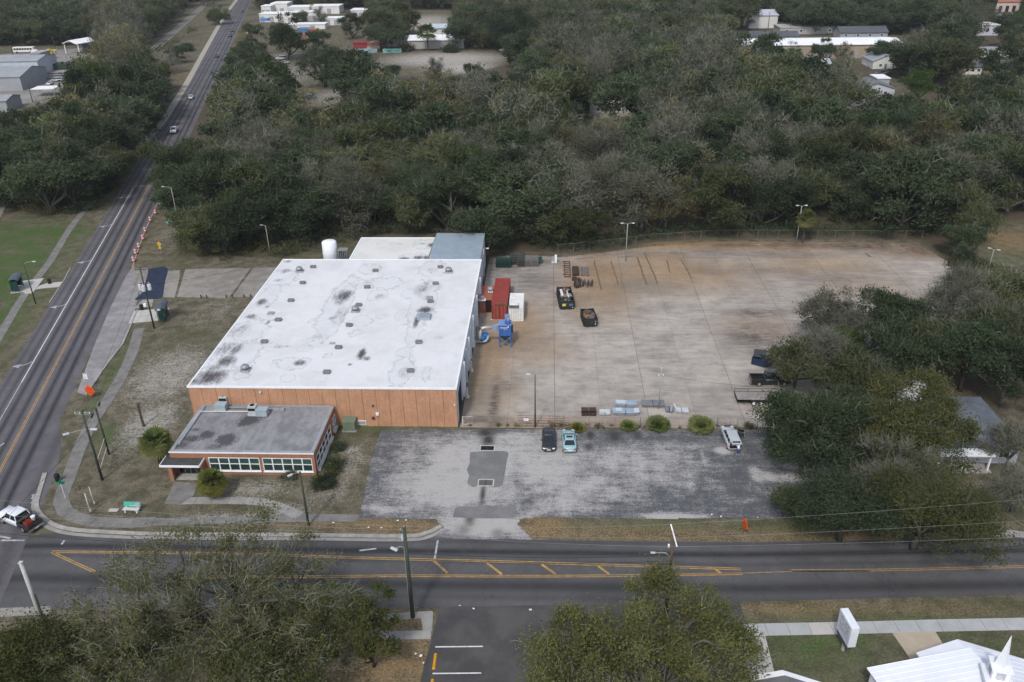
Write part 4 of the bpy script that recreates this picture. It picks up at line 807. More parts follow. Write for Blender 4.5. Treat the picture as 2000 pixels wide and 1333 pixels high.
def gable_house(name, label, cat, x0, x1, y0, y1, ze, zr, wallm, roofm, ridge='x', wins=0, hip=0.0, rz=0.0, group=None, door=True):
    """house: walls, two or four roof slopes, windows with panes, a door"""
    cx, cy = (x0+x1)/2, (y0+y1)/2; a, b = (x1-x0)/2, (y1-y0)/2
    h = thing(name, label, cat, (cx, cy, 0), rz, group); o = .35
    MB().box(-a, a, -b, b, 0, ze).build('wall', wallm, h)
    if ridge == 'x':
        r0, r1 = -a-o+hip*b, a+o-hip*b
        R0, R1 = (r0, 0, zr), (r1, 0, zr)
    else:
        r0, r1 = -b-o+hip*a, b+o-hip*a; R0, R1 = (0, r0, zr), (0, r1, zr)
    c = [(-a-o,-b-o,ze-.03),(a+o,-b-o,ze-.03),(a+o,b+o,ze-.03),(-a-o,b+o,ze-.03)]
    fs = [[c[0],c[1],R1,R0],[c[2],c[3],R0,R1],[c[1],c[2],R1],[c[3],c[0],R0]] if ridge == 'x' else [[c[1],c[2],R1,R0],[c[3],c[0],R0,R1],[c[0],c[1],R0],[c[2],c[3],R1]]
    for i, f in enumerate(fs):
        gable = i > 1 and hip == 0
        n = len(f); vs = f+[(p[0], p[1], p[2]-.14) for p in f]
        if gable: 
            k = .36; vs = [(p[0]*(1-k/abs(p[0]) if (ridge == 'x' and abs(p[0]) > k) else 1), p[1]*(1-k/abs(p[1]) if (ridge != 'x' and abs(p[1]) > k) else 1), p[2]-.1) for p in f]
            MB().quad(*vs).build('gable', wallm, h); continue
        MB().add(vs, [tuple(range(n)), tuple(range(2*n-1, n-1, -1))]+[(j, n+j, n+(j+1)%n, (j+1)%n) for j in range(n)]).build('roof', roofm, h)
    for i in range(wins):
        x = -a+2*a*(i+.5)/wins
        w_ = MB().box(x-.55, x+.55, -b-.06, -b-.003, .9, 2.1).build('window', whitep, h)
        for s in (-1, 1): MB().box(x+.26*s-.23, x+.26*s+.23, -b-.075, -b-.06, .98, 2.02).build('pane', glassd, w_)
    if door: MB().box(-a+2*a*.42-.5, -a+2*a*.42+.45, -b-.05, -b-.003, 0, 2.05).build('door', M('door_grey', (.16,.16,.17), .6), h)
    return h
shg = M('grey_blue_shingle', (.105,.12,.14), .9, .22, .9, 7); shg2 = M('grey_shingle2', (.15,.155,.16), .9, .2, .9, 7); hw_ = M('house_wall_pale', (.46,.47,.50), .8, .1)
hx0, hy0 = G(1878,908); hx1 = G(1990,908)[0]
hs = gable_house('bungalow', 'white bungalow with a grey shingle roof beside the big oak', 'house', hx0-8, hx1-.3, hy0+.4, hy0+12, 2.7, 4.0, hw_, shg, 'x', 4, .9)
cpx, cpy = G(1905,925); pt = bpy.data.objects.new('porch', None); COL.objects.link(pt); pt.parent = hs; pt.matrix_parent_inverse = Matrix.Translation(-Vector(hs.location))
MB().box(cpx-5, cpx+2.0, cpy+.2, hy0+.3, 2.35, 2.5).build('porch_roof', whitep, pt)
for dx in (-4.6, -1.5, 1.6): MB().box(cpx+dx-.1, cpx+dx+.1, cpy+.4, cpy+.6, 0, 2.35).build('porch_post', whitep, pt)
MB().box(cpx-5, cpx+2, cpy, hy0+.3, 0, .12).build('porch_floor', conc, pt)
x, y = G(1790,775); gable_house('shed', 'small grey roofed shed half hidden behind the big oak', 'shed', x-3.5, x+1.6, y+1, y+6, 2.6, 3.6, M('shed_wall', (.55,.55,.55), .8), shg2, 'x', 1)
x, y = G(1745,850); gable_house('garage', 'white garage glimpsed through the big oak crown', 'garage', x-4, x+4.5, y+1, y+8, 2.6, 3.3, cw, M('white_felt', (.6,.6,.62), .7, .1), 'x', 1)
# ================================================================ distant buildings
def far_box(name, label, cat, px0, px1, py_base, h, depth, wallm, roofm, group=None, nwin=0, pitch=0.0, ndoor=0):
    x0, y0 = G(px0, py_base); x1, _ = G(px1, py_base); b = thing(name, label, cat, ((x0+x1)/2, y0, 0), 0, group); a = abs(x1-x0)/2
    MB().box(-a, a, 0, depth, 0, h).build('wall', wallm, b)
    if pitch:
        for s0, s1, z0, z1 in ((-.5, depth/2, h, h+pitch), (depth/2, depth+.5, h+pitch, h)):
            MB().add([(-a-.4,s0,z0),(a+.4,s0,z0),(a+.4,s1,z1),(-a-.4,s1,z1),(-a-.4,s0,z0-.2),(a+.4,s0,z0-.2),(a+.4,s1,z1-.2),(-a-.4,s1,z1-.2)],[(0,1,2,3),(7,6,5,4),(0,4,5,1),(1,5,6,2),(2,6,7,3),(3,7,4,0)]).build('roof', roofm, b)
        for xx in (-a+.02, a-.02): MB().quad((xx,0,h-.01),(xx,depth,h-.01),(xx,depth/2,h+pitch-.2)).build('gable', wallm, b)
    else: MB().box(-a-.3, a+.3, -.3, depth+.3, h, h+.35).build('roof', roofm, b)
    for i in range(nwin):
        x = -a+2*a*(i+.5)/nwin; w_ = MB().box(x-.7, x+.7, -.08, -.004, h*.35, h*.75).build('window', whitep, b); MB().box(x-.58, x+.58, -.1, -.08, h*.35+.12, h*.75-.12).build('pane', glassd, w_)
    for i in range(ndoor):
        x = -a+2*a*(i+.3)/ndoor; MB().box(x-1.4, x+1.4, -.08, -.004, 0, min(3.4, h*.8)).build('door', M('far_door', (.3,.3,.3), .7), b)
    return b
fw = M('far_white_wall', (.60,.59,.56), .8, .08, .2, 3); fwr = M('far_white_roof', (.74,.74,.75), .7, .06, .2, 3); fgrey = M('far_grey_metal', (.30,.315,.33), .6, .1, .2, 3); fgreyr = M('far_grey_roof', (.27,.285,.30), .6, .12, .2, 3)
tan = M('far_tan_wall', (.31,.255,.19), .85, .08, .2, 3); fsh = M('far_shingle', (.085,.09,.10), .9, .15, .4, 3)
# industrial yard, upper left
def seg_building(name, label, cat, pa, pb, h, depth, wallm, roofm, pitch, side=1, nseg=0):
    """long building whose visible wall runs between two photograph points"""
    a = Vector(G(*pa)); b = Vector(G(*pb)); d = b-a; L = d.length; o = thing(name, label, cat, (a.x, a.y, 0), math.atan2(d.y, d.x)); s = side
    lo, hi = (0, depth) if s > 0 else (-depth, 0)
    MB().box(0, L, lo, hi, 0, h).build('wall', wallm, o); m = (lo+hi)/2
    for s0, s1, z0, z1 in ((lo-.5, m, h, h+pitch), (m, hi+.5, h+pitch, h)):
        MB().add([(-.4,s0,z0),(L+.4,s0,z0),(L+.4,s1,z1),(-.4,s1,z1),(-.4,s0,z0-.2),(L+.4,s0,z0-.2),(L+.4,s1,z1-.2),(-.4,s1,z1-.2)],[(0,1,2,3),(7,6,5,4),(0,4,5,1),(1,5,6,2),(2,6,7,3),(3,7,4,0)]).build('roof', roofm, o)
    for xx in (.02, L-.02): MB().quad((xx,lo,h-.01),(xx,hi,h-.01),(xx,m,h+pitch-.2)).build('gable', wallm, o)
    for i in range(nseg):
        x = L*(i+.5)/nseg; MB().box(x-1.3, x+1.3, lo-.08, lo-.004, 0, 2.9).build('door', M('far_dark_door', (.05,.055,.06), .7), o)
    return o
yx, yy = G(60,160)
struct(MB().sheet(gp([(-60,232),(40,205),(58,200),(128,170),(135,150),(132,120),(180,96),(185,92),(90,100),(-60,112)]), .02).build('industrial_yard', asphalt('far_yard', (.19,.175,.165), (.27,.25,.235), .1)))
gable_a = (lambda c: c)(0)
x, y = G(-8,178); b = gable_house('metal_warehouse', 'long pale grey metal warehouse with a low gable at the far left edge', 'warehouse', x-34, G(34,180)[0], y-2, y+22, 5.6, 8.0, fgrey, fgreyr, 'x', 0, 0, rad(5), None, False)
x, y = G(5,215); b = gable_house('metal_warehouse', 'lower grey metal warehouse with a lean-to nearest the bottom of the left yard', 'warehouse', x-30, x+4, y-5, y+6, 4.0, 5.2, fgrey, fgreyr, 'x', 0, 0, rad(5), None, True)
x, y = G(40,148); b = gable_house('metal_warehouse', 'white fronted grey metal warehouse behind the gabled one in the left yard', 'warehouse', G(-20,150)[0], G(68,150)[0], y, y+18, 6.2, 7.6, M('far_pale_blue_wall', (.42,.46,.50), .6, .08), fgreyr, 'x', 0, 0, rad(4), None, True)
far_box('low_block', 'low tan flat roofed block behind the left yard warehouses', 'building', 62, 80, 120, 3.5, 10, M('far_tan_block', (.33,.25,.18), .8), fgreyr)
o = thing('open_shed', 'open fronted shed with a white gable roof at the edge of the left trees', 'shed', G3(143,106), rad(-20))
for s0, s1, z0, z1 in ((-5,0,5.2,6.8),(0,5,6.8,5.2)): MB().add([(s0,-1,z0),(s1,-1,z1),(s1,12,z1),(s0,12,z0),(s0,-1,z0-.25),(s1,-1,z1-.25),(s1,12,z1-.25),(s0,12,z0-.25)],[(0,1,2,3),(7,6,5,4),(0,4,5,1),(1,5,6,2),(2,6,7,3),(3,7,4,0)]).build('roof', fwr, o)
for sx_ in (-4.7, 4.7):
    for sy2 in (0, 11): MB().box(sx_-.2, sx_+.2, sy2-.2, sy2+.2, 0, 5.1).build('post', fwr, o)
MB().box(-4.6,4.6,10.6,10.9,0,5).build('back_wall', M('shed_dark', (.07,.08,.09), .8), o)
rk = thing('pipe_rack', 'rack of long dark and pale steel pipes beside the white fronted warehouse', 'pipe rack', G3(114,156), rad(8))
for i in range(6): MB().box(-5, 5, -3+1.1*i, -2.5+1.1*i, .3+.35*i, .7+.35*i).build('pipe_bundle', (fgrey, M('dark_pipe', (.04,.055,.06), .6))[i % 2], rk)
tag(MB().box(-6,6,-.2,6,0,2.6).build('container_stack', M('dark_green_stack', (.03,.05,.045), .7)), 'dark green stack behind the pipe rack in the left yard', 'stack').location = G3(108,137)
u = thing('flat_canopy', 'pale flat roofed canopy at the edge of the left yard trees', 'canopy', G3(90,188), rad(6)); MB().box(-4.5,4.5,-2,5,2.9,3.1).build('roof', fwr, u)
for a, b in ((-4.2,-1.8),(4.2,-1.8),(-4.2,4.8),(4.2,4.8)): MB().box(a-.1,a+.1,b-.1,b+.1,0,2.9).build('post', fgrey, u)
bus = thing('parked_bus', 'pale bus parked at the far edge of the left yard', 'bus', G3(49,104), rad(6))
MB().box(-5.2,5.2,-1.3,1.3,.5,3.1).build('body', fw, bus, bevel=.2); 
for i in range(7): MB().box(-4.7+1.35*i,-3.6+1.35*i,-1.33,-1.303,1.7,2.6).build('window', glassd, bus)
for a in (-3.4,3.4): MB().tube([(a,-1.4,.5),(a,-1.1,.5)],.5,12).build('wheel', dark, bus); MB().tube([(a,1.1,.5),(a,1.4,.5)],.5,12).build('wheel', dark, bus)
tag(MB().lathe(0,0,[(2.2,0),(2.2,1.2),(1.2,2.2),(.2,2.4)],10).build('covered_load', M('pink_white_load', (.6,.5,.52), .7)), 'pale pinkish round load beside the parked bus', 'load').location = G3(70,106)
tag(MB().obox((0,0,.9),(4.5,2.2,1.8),.2).obox((1,0,2.1),(1.6,1.6,1.2),.2).obox((3.2,.3,2.2),(3.2,.5,.5),.2).build('yellow_digger', M('digger_yellow', (.55,.42,.04), .6)), 'small yellow machine right of the parked bus', 'machine').location = G3(94,107)
# bright storage buildings, upper middle
for k, (a, b, yb, h, dp, lb) in enumerate(((512,530,30,7,10,'small bright white unit at the left end of the storage sheds'),(531,562,27,8,14,'bright white storage building second from the highway'),(508,543,44,6,12,'bright white storage building nearest the highway trees'),(546,578,46,7,14,'bright white roofed storage building in the front row'),(564,604,30,6,14,'long white storage building in the middle of the back row'),(606,662,28,6,14,'long white storage building at the right of the back row'),(603,620,42,7,9,'narrow white storage building between the small trees'),(636,668,50,5,9,'low cream storage building right of the front row'),(686,716,36,6,12,'bright white storage building at the right end'),(566,634,58,3.4,8,'low cream building along the front of the storage yard'))):
    b_ = far_box('storage_building', lb, 'storage building', a, b, yb, h*.8, dp, fw, fwr, 'white storage buildings up the highway', 0, 0, 2)
tag(MB().box(-2.4,2.4,-2,2,0,1.4).build('blue_tarpaulin', M('tarp_blue', (.10,.20,.42), .7)), 'small blue cover on the white unit near the highway', 'cover').location = (G(517,34,8)[0], G(517,34,8)[1], 6.0)
for k, (a, b, yb, h, c, lb) in enumerate(((583,606,68,3.0,(.10,.20,.34),'faded blue container under the low cream building'),(604,618,70,3.0,(.33,.12,.07),'rusty red container beside the faded blue one'),(588,604,78,2.6,(.30,.15,.09),'brownish container behind the dark evergreens'),(691,720,97,3.0,(.22,.03,.03),'dark red container behind the pale dirt lot'),(719,741,98,3.0,(.42,.20,.14),'orange container with white graffiti behind the pale dirt lot'))):
    o = far_box('shipping_container', lb, 'container', a, b, yb, h, 6, M('cont_%d' % k, c, .6, .15), M('cont_%d' % k, c), 'distant shipping containers', 0, 0, 0)
    if k == 4:
        g = MB(); r_ = random.Random(4)
        for i in range(9): g.obox((-3.2+.8*i, -.04, 1.3+r_.uniform(-.2,.2)), (.18,.03,r_.uniform(.9,1.4)), 0, 0, r_.uniform(-.6,.6))
        for i in range(8): g.obox((-2.9+.8*i, -.05, 1.2+r_.uniform(-.3,.5)), (.6,.03,.16), 0, 0, r_.uniform(-.8,.8))
        g.build('graffiti', M('graffiti_white', (.7,.68,.66), .7), o)
for a, b, lb in ((694,736,'pale blue painted low wall below the red containers'),(748,784,'teal painted low wall right of the dark oak')):
    x0, y0 = G(a,104); x1, _ = G(b,104); o = thing('painted_wall', lb, 'wall', (x0, y0, 0)); MB().box(0, x1-x0, 0, .3, 0, 2.0).build('wall', M('mural_blue' if a < 700 else 'mural_teal', (.28,.42,.46) if a < 700 else (.18,.36,.33), .8, .2, .6, 3), o)
    r_ = random.Random(a); g = MB()
    for i in range(5): g.obox((r_.uniform(1, x1-x0-1), -.02, r_.uniform(.6, 1.5)), (r_.uniform(.8,2), .02, r_.uniform(.3,.9)), 0, 0, r_.uniform(-.3,.3))
    g.build('graffiti', M('graffiti_teal', (.06,.20,.19), .8), o)
far_box('long_shed', 'long white roofed shed behind the pale dirt lot', 'shed', 798, 906, 96, 4.2, 16, M('far_grey_wall', (.34,.335,.32), .8, .1, .3, 3), fwr, None, 0, 1.6)
far_box('long_shed', 'pale blue grey roofed shed behind the white roofed one', 'shed', 826, 890, 72, 4.5, 12, fw, M('far_blue_roof', (.42,.48,.56), .6), None, 0, 1.5)
far_box('small_house', 'tan gabled house behind the orange container', 'house', 716, 744, 88, 3.0, 9, tan, M('tan_roof', (.36,.31,.26), .8), None, 0, 2.5)
far_box('pale_building', 'pale grey building left of the dark palm cluster', 'building', 752, 800, 92, 4.0, 10, M('far_grey_wall', (.34,.335,.32), .8), fgreyr, None, 2)
far_box('white_building', 'white arched roof building peeking over the trees', 'building', 908, 950, 48, 6, 14, fw, fwr, None, 0, 2.2)
far_box('long_house', 'long cream building at the top edge left of centre', 'building', 886, 985, 14, 5, 18, M('far_cream', (.48,.42,.36), .8), M('far_cream_roof', (.45,.40,.36), .8), None, 5, 1.6)
far_box('white_house', 'white house with a grey roof at the top edge centre', 'house', 1160, 1220, 20, 4, 14, fw, fsh, None, 3, 2.0)
far_box('white_house', 'small white house left of the distant motor home', 'house', 1340, 1372, 38, 4, 12, fw, fwr, None, 2, 1.6)
far_box('long_warehouse', 'long tan warehouse with a white roof beyond the wood', 'warehouse', 1432, 1768, 116, 6.0, 22, tan, fwr, None, 0, 1.2, 6)
far_box('pale_warehouse', 'pale lavender roofed warehouse behind the long tan one', 'warehouse', 1462, 1518, 56, 7, 22, fw, M('far_lav_roof', (.42,.42,.47), .6), None, 0, 2.0)
far_box('flat_block', 'low pale flat roofed block right of the lavender warehouse', 'building', 1522, 1636, 68, 3.4, 14, M('far_grey_wall', (.34,.335,.32), .8), M('far_tan_roof', (.36,.34,.31), .8), None, 4)
far_box('dark_house', 'dark roofed bungalow row behind the long tan warehouse', 'house', 1466, 1560, 84, 3, 11, fgrey, fsh, None, 3, 2.0)
far_box('dark_house', 'dark roofed house at the right end behind the tan warehouse', 'house', 1640, 1735, 76, 3, 12, fgrey, fsh, None, 4, 2.4)
far_box('grey_house', 'grey roofed house with white trim below the tan warehouse', 'house', 1545, 1590, 136, 3, 10, fw, shg2, None, 2, 1.8)
far_box('glazed_house', 'low house with a silvery roof below the tan warehouse', 'house', 1586, 1622, 138, 2.8, 9, fgrey, M('silver_roof', (.36,.38,.40), .5), None, 2, 1.4)
x, y = G(1722,135); gable_house('white_gable_house', 'white gable ended house beside the distant evergreen', 'house', x-4, x+9, y, y+14, 3.2, 6.0, fw, fgreyr, 'y', 2)
x, y = G(1702,190); gable_house('grey_house', 'grey roofed house with a white gable in the right hand wood', 'house', x-5, x+8, y, y+12, 3.0, 5.0, hw_, shg2, 'y', 2)
x, y = G(1680,188); gable_house('grey_house', 'grey roofed wing left of the white gabled house in the wood', 'house', x-6, x+1, y+3, y+10, 2.8, 4.2, hw_, shg2, 'x', 2)
far_box('white_shed', 'white roofed shed behind the grey house in the wood', 'shed', 1712, 1736, 168, 2.6, 8, fgrey, fwr)
far_box('cottage', 'white cottage with a dark roof in the upper right clearing', 'house', 1882, 1916, 146, 3.0, 10, fw, fsh, None, 3, 2.0)
far_box('cottage', 'cream cottage at the right edge of the upper right clearing', 'house', 1960, 2010, 148, 3.0, 10, M('far_cream2', (.5,.47,.40), .8), fsh, None, 3, 2.0)
far_box('white_building', 'long white building in the trees at upper right', 'building', 1906, 1950, 70, 5, 12, M('far_lav', (.5,.5,.56), .8), fw, None, 3)
far_box('white_fence_building', 'pale low building behind the upper right cottages', 'building', 1916, 1976, 112, 3, 8, fw, fgreyr, None, 3)
ar = far_box('arcade', 'arched cream plaza with a red tiled roof at the top right corner', 'building', 1944, 2060, 24, 6, 14, M('far_pink', (.55,.45,.40), .8), M('red_tile', (.33,.13,.09), .8), None, 0, 1.5)
for i in range(9): MB().box(-20+4.2*i, -18+4.2*i, -.1, -.004, 0, 3.6).build('arch', dark, ar); 
far_box('pink_house', 'pale pink house at the top edge left of the plaza', 'house', 1905, 1940, 10, 5, 12, M('far_pink', (.55,.45,.40), .8), M('red_tile', (.33,.13,.09), .8), None, 2, 1.6)
struct(MB().sheet(gp([(1655,208),(1740,208),(1735,150),(1700,150)]), .02).build('side_street', asphalt('side_asphalt', (.16,.155,.15), (.22,.21,.20), .2)))
struct(MB().sheet(gp([(1868,205),(1890,205),(1912,150),(1896,150)]), .02).build('side_street', asphalt('side_asphalt2', (.18,.175,.17), (.24,.23,.22), .2)))
struct(MB().sheet(gp([(1520,44),(1640,42),(1640,47),(1520,50)]), .02).build('side_street', M('pale_lane', (.30,.29,.26), .9)))
struct(MB().sheet(gp([(478,56),(506,50),(510,62),(480,66)]), .02).build('side_street', M('pale_lane', (.30,.29,.26), .9)))
for yb, a, b in ((46,806,880),(54,800,885)): struct(MB().sheet(gp([(a,yb),(b,yb),(b,yb+4),(a,yb+4)]), .02).build('sand_strip', M('sand_strip', (.36,.31,.24), .9)))
# ================================================================ VEHICLES
tyre = M('tyre_rubber', (.018,.018,.018), .85, .15); rimm = M('rim_alloy', (.42,.43,.44), .35, .1, metal=.6, spec=.5); black = M('black_plastic', (.015,.015,.016), .5, .1)
lampc = M('headlamp_lens', (.75,.77,.78), .15, .05, spec=.6); lampr = M('tail_lamp_red', (.30,.012,.012), .25, .05, spec=.5); platem = M('number_plate', (.70,.70,.68), .5, .05); carglass = M('car_glass', (.012,.017,.020), .08, .1, spec=.6)
def loft(st):
    """body shell from cross sections (y, half width, z low, z high)"""
    mb = MB(); vs = []; k = 10
    for y, hw, z0, z1 in st:
        c = min(.12, (z1-z0)*.3)
        vs += [(-hw*.86,y,z0),(-hw,y,z0+c),(-hw,y,z1-2*c),(-hw*.97,y,z1-c*.8),(-hw*.86,y,z1),(hw*.86,y,z1),(hw*.97,y,z1-c*.8),(hw,y,z1-2*c),(hw,y,z0+c),(hw*.86,y,z0)]
    fs = []
    for i in range(len(st)-1):
        for j in range(k): fs.append((i*k+j, (i+1)*k+j, (i+1)*k+(j+1)%k, i*k+(j+1)%k))
    fs.append(tuple(range(k))); n = len(st)-1; fs.append(tuple(n*k+j for j in range(k-1, -1, -1)))
    return mb.add(vs, fs)
def frustum(yb0, yb1, wb, zb, yt0, yt1, wt, zt):
    return MB().add([(-wb,yb0,zb),(wb,yb0,zb),(wb,yb1,zb),(-wb,yb1,zb),(-wt,yt0,zt),(wt,yt0,zt),(wt,yt1,zt),(-wt,yt1,zt)],[(0,3,2,1),(4,5,6,7),(0,1,5,4),(1,2,6,5),(2,3,7,6),(3,0,4,7)])
def wheels(t, ys, tw, r, parts=True):
    for y in ys:
        for s in (-1, 1):
            w_ = MB().tube([(s*(tw-.22), y, r),(s*tw, y, r)], r, 18).build('wheel', tyre, t)
            MB().tube([(s*(tw-.02), y, r),(s*(tw+.012), y, r)], r*.62, 12).build('rim', rimm, w_)
def car(name, label, cat, loc, rz, col, kind='sedan', group=None, L=4.8, W=1.86, H=1.46, sunroof=False, gate_open=False):
    t = thing(name, label, cat, loc, rz, group); m = paint('car_paint_%s' % ('_'.join('%d' % int(100*c) for c in col)), col); h = W/2; a = L/2; m.node_tree.nodes['Principled BSDF'].inputs['Roughness'].default_value = .28
    if kind == 'sedan':
        loft([(-a,.68*h,.42,.80),(-a+.10,.88*h,.30,.98),(-a+.7,.98*h,.24,1.02),(0,h,.22,1.0),(a-1.35,.99*h,.22,.98),(a-.5,.94*h,.26,.86),(a-.08,.8*h,.3,.74),(a,.6*h,.36,.66)]).build('body', m, t, True)
        yb0, yb1, yt0, yt1, wb, wt, zb = -a+.55, a-1.25, -a+1.35, a-2.25, .84*h, .66*h, .96
    elif kind == 'suv':
        loft([(-a,.80*h,.42,.95),(-a+.08,.94*h,.34,1.05),(-a+.7,h,.28,1.08),(0,h,.26,1.06),(a-1.2,.99*h,.26,1.05),(a-.45,.95*h,.3,.98),(a-.06,.84*h,.34,.88),(a,.66*h,.4,.78)]).build('body', m, t, True)
        yb0, yb1, yt0, yt1, wb, wt, zb = -a+.06, a-1.1, -a+.32, a-1.95, .86*h, .72*h, 1.02
    if kind in ('sedan', 'suv'):
        zt = H-.05
        frustum(yb0, yb1, wb, zb, yt0, yt1, wt, zt).build('windows', carglass, t)
        loft([(yt0-.06,wt*.9,zt-.02,H-.03),(yt0+.1,wt*1.02,zt-.03,H),(yt1-.15,wt*1.02,zt-.03,H),(yt1+.05,wt*.9,zt-.02,H-.04)]).build('roof', m, t, True)
        for s in (-1, 1):
            p = MB()
            p.tube([(s*wb,yb1,zb),(s*wt,yt1,zt)], .05, 5).tube([(s*wb,yb0,zb),(s*wt,yt0,zt)], .075 if kind == 'sedan' else .06, 5)
            for f in ((.5,) if kind == 'sedan' else (.36,.68)): p.tube([(s*(wb+.005),yb0+(yb1-yb0)*f,zb),(s*(wt+.005),yt0+(yt1-yt0)*f,zt)], .04, 4)
            p.build('pillar', m, t)
            MB().obox((s*(h+.07), yb1-.35, zb+.08), (.2,.1,.14)).build('mirror', m, t)
            MB().obox((s*.66*h, a-.13, .70 if kind == 'sedan' else .86), (.36*h,.18,.12), -s*.25).build('headlight', lampc, t)
            MB().obox((s*.70*h, -a+.05, .82 if kind == 'sedan' else .92), (.36*h,.10,.14 if kind == 'sedan' else .3)).build('tail_light', lampr, t)
        MB().box(-.26,.26,-a-.02,-a+.02,.55,.68).build('number_plate', platem, t)
        MB().box(-.55*h,.55*h,a-.05,a+.012,.45,.58).build('grille', black, t)
        if sunroof: MB().box(-.40,.40,yt1-.75,yt1-.32,H-.006,H+.012).build('sunroof', carglass, t)
        r = .33 if kind == 'sedan' else .37; wheels(t, (-a+.85, a-.92), h+.01, r)
    return t
def bpos(px, py): x, y = G(px, py); return (x, y, .02)
x, y = G(1072,866); black_car = car('parked_car', 'black saloon facing the road beside the pale blue car', 'car', (x, y, .02), rad(180), (.016,.017,.02), 'sedan', 'cars in the worn front car park', sunroof=True)
MB().box(-.26,.26,2.41,2.43,.5,.62).build('number_plate', platem, black_car)
x, y = G(1111.5,868); car('parked_car', 'pale blue saloon with its back to the road beside the black car', 'car', (x, y, .02), rad(1.5), (.26,.40,.44), 'sedan', 'cars in the worn front car park', sunroof=True)
f = np.array(G(1418,842)); b = np.array(G(1436,886)); d = f-b
suv = car('parked_car', 'silver estate with its tailgate and passenger door open', 'car', ((f[0]+b[0])/2, (f[1]+b[1])/2, .02), math.atan2(-d[0], d[1]), (.40,.43,.45), 'suv', 'cars in the worn front car park', 4.75, 1.86, 1.68)
ms = bpy.data.materials[[m.name for m in bpy.data.materials if m.name.startswith('car_paint_40')][0]]
tg = frustum(-3.05,-2.1,.66,1.62,-3.1,-2.12,.62,1.72).build('tailgate', ms, suv); MB().box(-.5,.5,-2.75,-2.4,1.715,1.735).build('rear_window', carglass, tg)
MB().box(-.72,.72,-2.40,-2.37,.6,1.0).build('boot_opening', black, suv)
dm = M('door_trim_dark', (.03,.035,.032), .7); dr = MB().obox((1.42,.62,.78), (1.05,.10,.72), rad(-20)).build('open_door', ms, suv); MB().obox((1.40,.55,.80), (.98,.04,.64), rad(-20)).build('inner_trim', dm, dr); MB().obox((1.38,.61,1.32), (.82,.04,.40), rad(-20)).build('door_window', carglass, dr)
def pickup(label, loc, rz, cabcol, bedcol, group=None, crew=True, L=5.9, W=1.98, H=1.88, inside=None):
    t = thing('pickup_truck', label, 'pickup', loc, rz, group); m = paint('car_paint_%s' % ('_'.join('%d' % int(100*c) for c in cabcol)), cabcol); mb_ = paint('car_paint_%s' % ('_'.join('%d' % int(100*c) for c in bedcol)), bedcol); h = W/2; a = L/2; yc = -a+2.05
    loft([(yc,.98*h,.5,1.16),(yc+.1,h,.42,1.2),(a-1.3,h,.42,1.18),(a-.35,.97*h,.44,1.14),(a-.05,.9*h,.46,1.04),(a,.78*h,.5,.95)]).build('body', m, t, True)
    yt1 = a-2.15; yb1 = a-1.45
    frustum(yc+.05, yb1, .90*h, 1.15, yc+.22, yt1, .76*h, H-.05).build('windows', carglass, t)
    loft([(yc+.16,.72*h,H-.09,H-.03),(yc+.3,.78*h,H-.09,H),(yt1-.2,.78*h,H-.09,H),(yt1+.04,.70*h,H-.08,H-.04)]).build('roof', m, t, True)
    for s in (-1, 1):
        p = MB(); 
        for f in (0, .48, 1): p.tube([(s*.905*h, yc+.05+(yb1-yc-.05)*f, 1.15), (s*.765*h, yc+.22+(yt1-yc-.22)*f, H-.05)], .055, 5)
        p.build('pillar', m, t)
        MB().box(s*h-.10 if s > 0 else -h, h if s > 0 else -h+.10, -a, yc-.02, .5, 1.18).build('bed_side', mb_, t)
        MB().obox((s*(h+.1), yb1-.3, 1.25), (.24,.1,.24)).build('mirror', black, t)
        MB().obox((s*.76*h, a-.05, .92), (.3*h,.1,.2)).build('headlight', lampc, t); MB().box(s*.93*h-.06,s*.93*h+.06,-a-.02,-a+.06,.78,1.12).build('tail_light', lampr, t)
    MB().box(-h+.11,h-.11,-a,-a+.06,.55,1.16).build('tailgate', mb_, t); MB().box(-h+.11,h-.11,-a+.06,yc-.03,.55,.66).build('bed_floor', black, t); MB().box(-h+.11,h-.11,yc-.10,yc-.03,.66,1.15).build('bed_front', mb_, t)
    MB().box(-h+.05,h-.05,-a-.16,-a-.02,.45,.62).build('rear_bumper', M('chrome_bumper', (.4,.41,.42), .3, .1, metal=.7), t); MB().box(-h+.08,h-.08,a-.05,a+.08,.46,.66).build('front_bumper', M('chrome_bumper', (.4,.41,.42)), t); MB().box(-.6*h,.6*h,a-.02,a+.02,.7,.95).build('grille', black, t)
    MB().box(-.25,.25,-a-.18,-a-.165,.48,.6).build('number_plate', platem, t)
    wheels(t, (-a+1.15, a-1.05), h+.0, .40); return t
f = np.array(G(-12,1000)); b = np.array(G(74,1037)); d = (f-b)/np.hypot(*(f-b)); c = b+d*3.0
rzw = math.atan2(-d[0], d[1]); wp = pickup('white cabbed pickup with a black bed turning at the junction', (c[0], c[1], .02), rzw, (.66,.68,.71), (.016,.018,.02), 'pickups')
Rz = Matrix.Rotation(rzw, 3, 'Z')
def inbed(x, y, z): q = Rz @ Vector((x, y, z)); return (c[0]+q.x, c[1]+q.y, .02+q.z)
rc = thing('red_crate', 'red wire crate in the black bed of the white cabbed pickup', 'crate', inbed(-.25,-2.05,.68), rzw); rc.scale = (.78,.78,.8); redm = M('red_crate_plastic', (.30,.05,.032), .5, .15)
mb = MB(); mb.box(-.5,.5,-.5,.5,0,.08)
for i in range(6): mb.box(-.5,.5,-.5+.2*i-.015,-.5+.2*i+.015,.62,.66).box(-.5+.2*i-.015,-.5+.2*i+.015,-.5,.5,.66,.70)
mb.build('crate_grid', redm, rc)
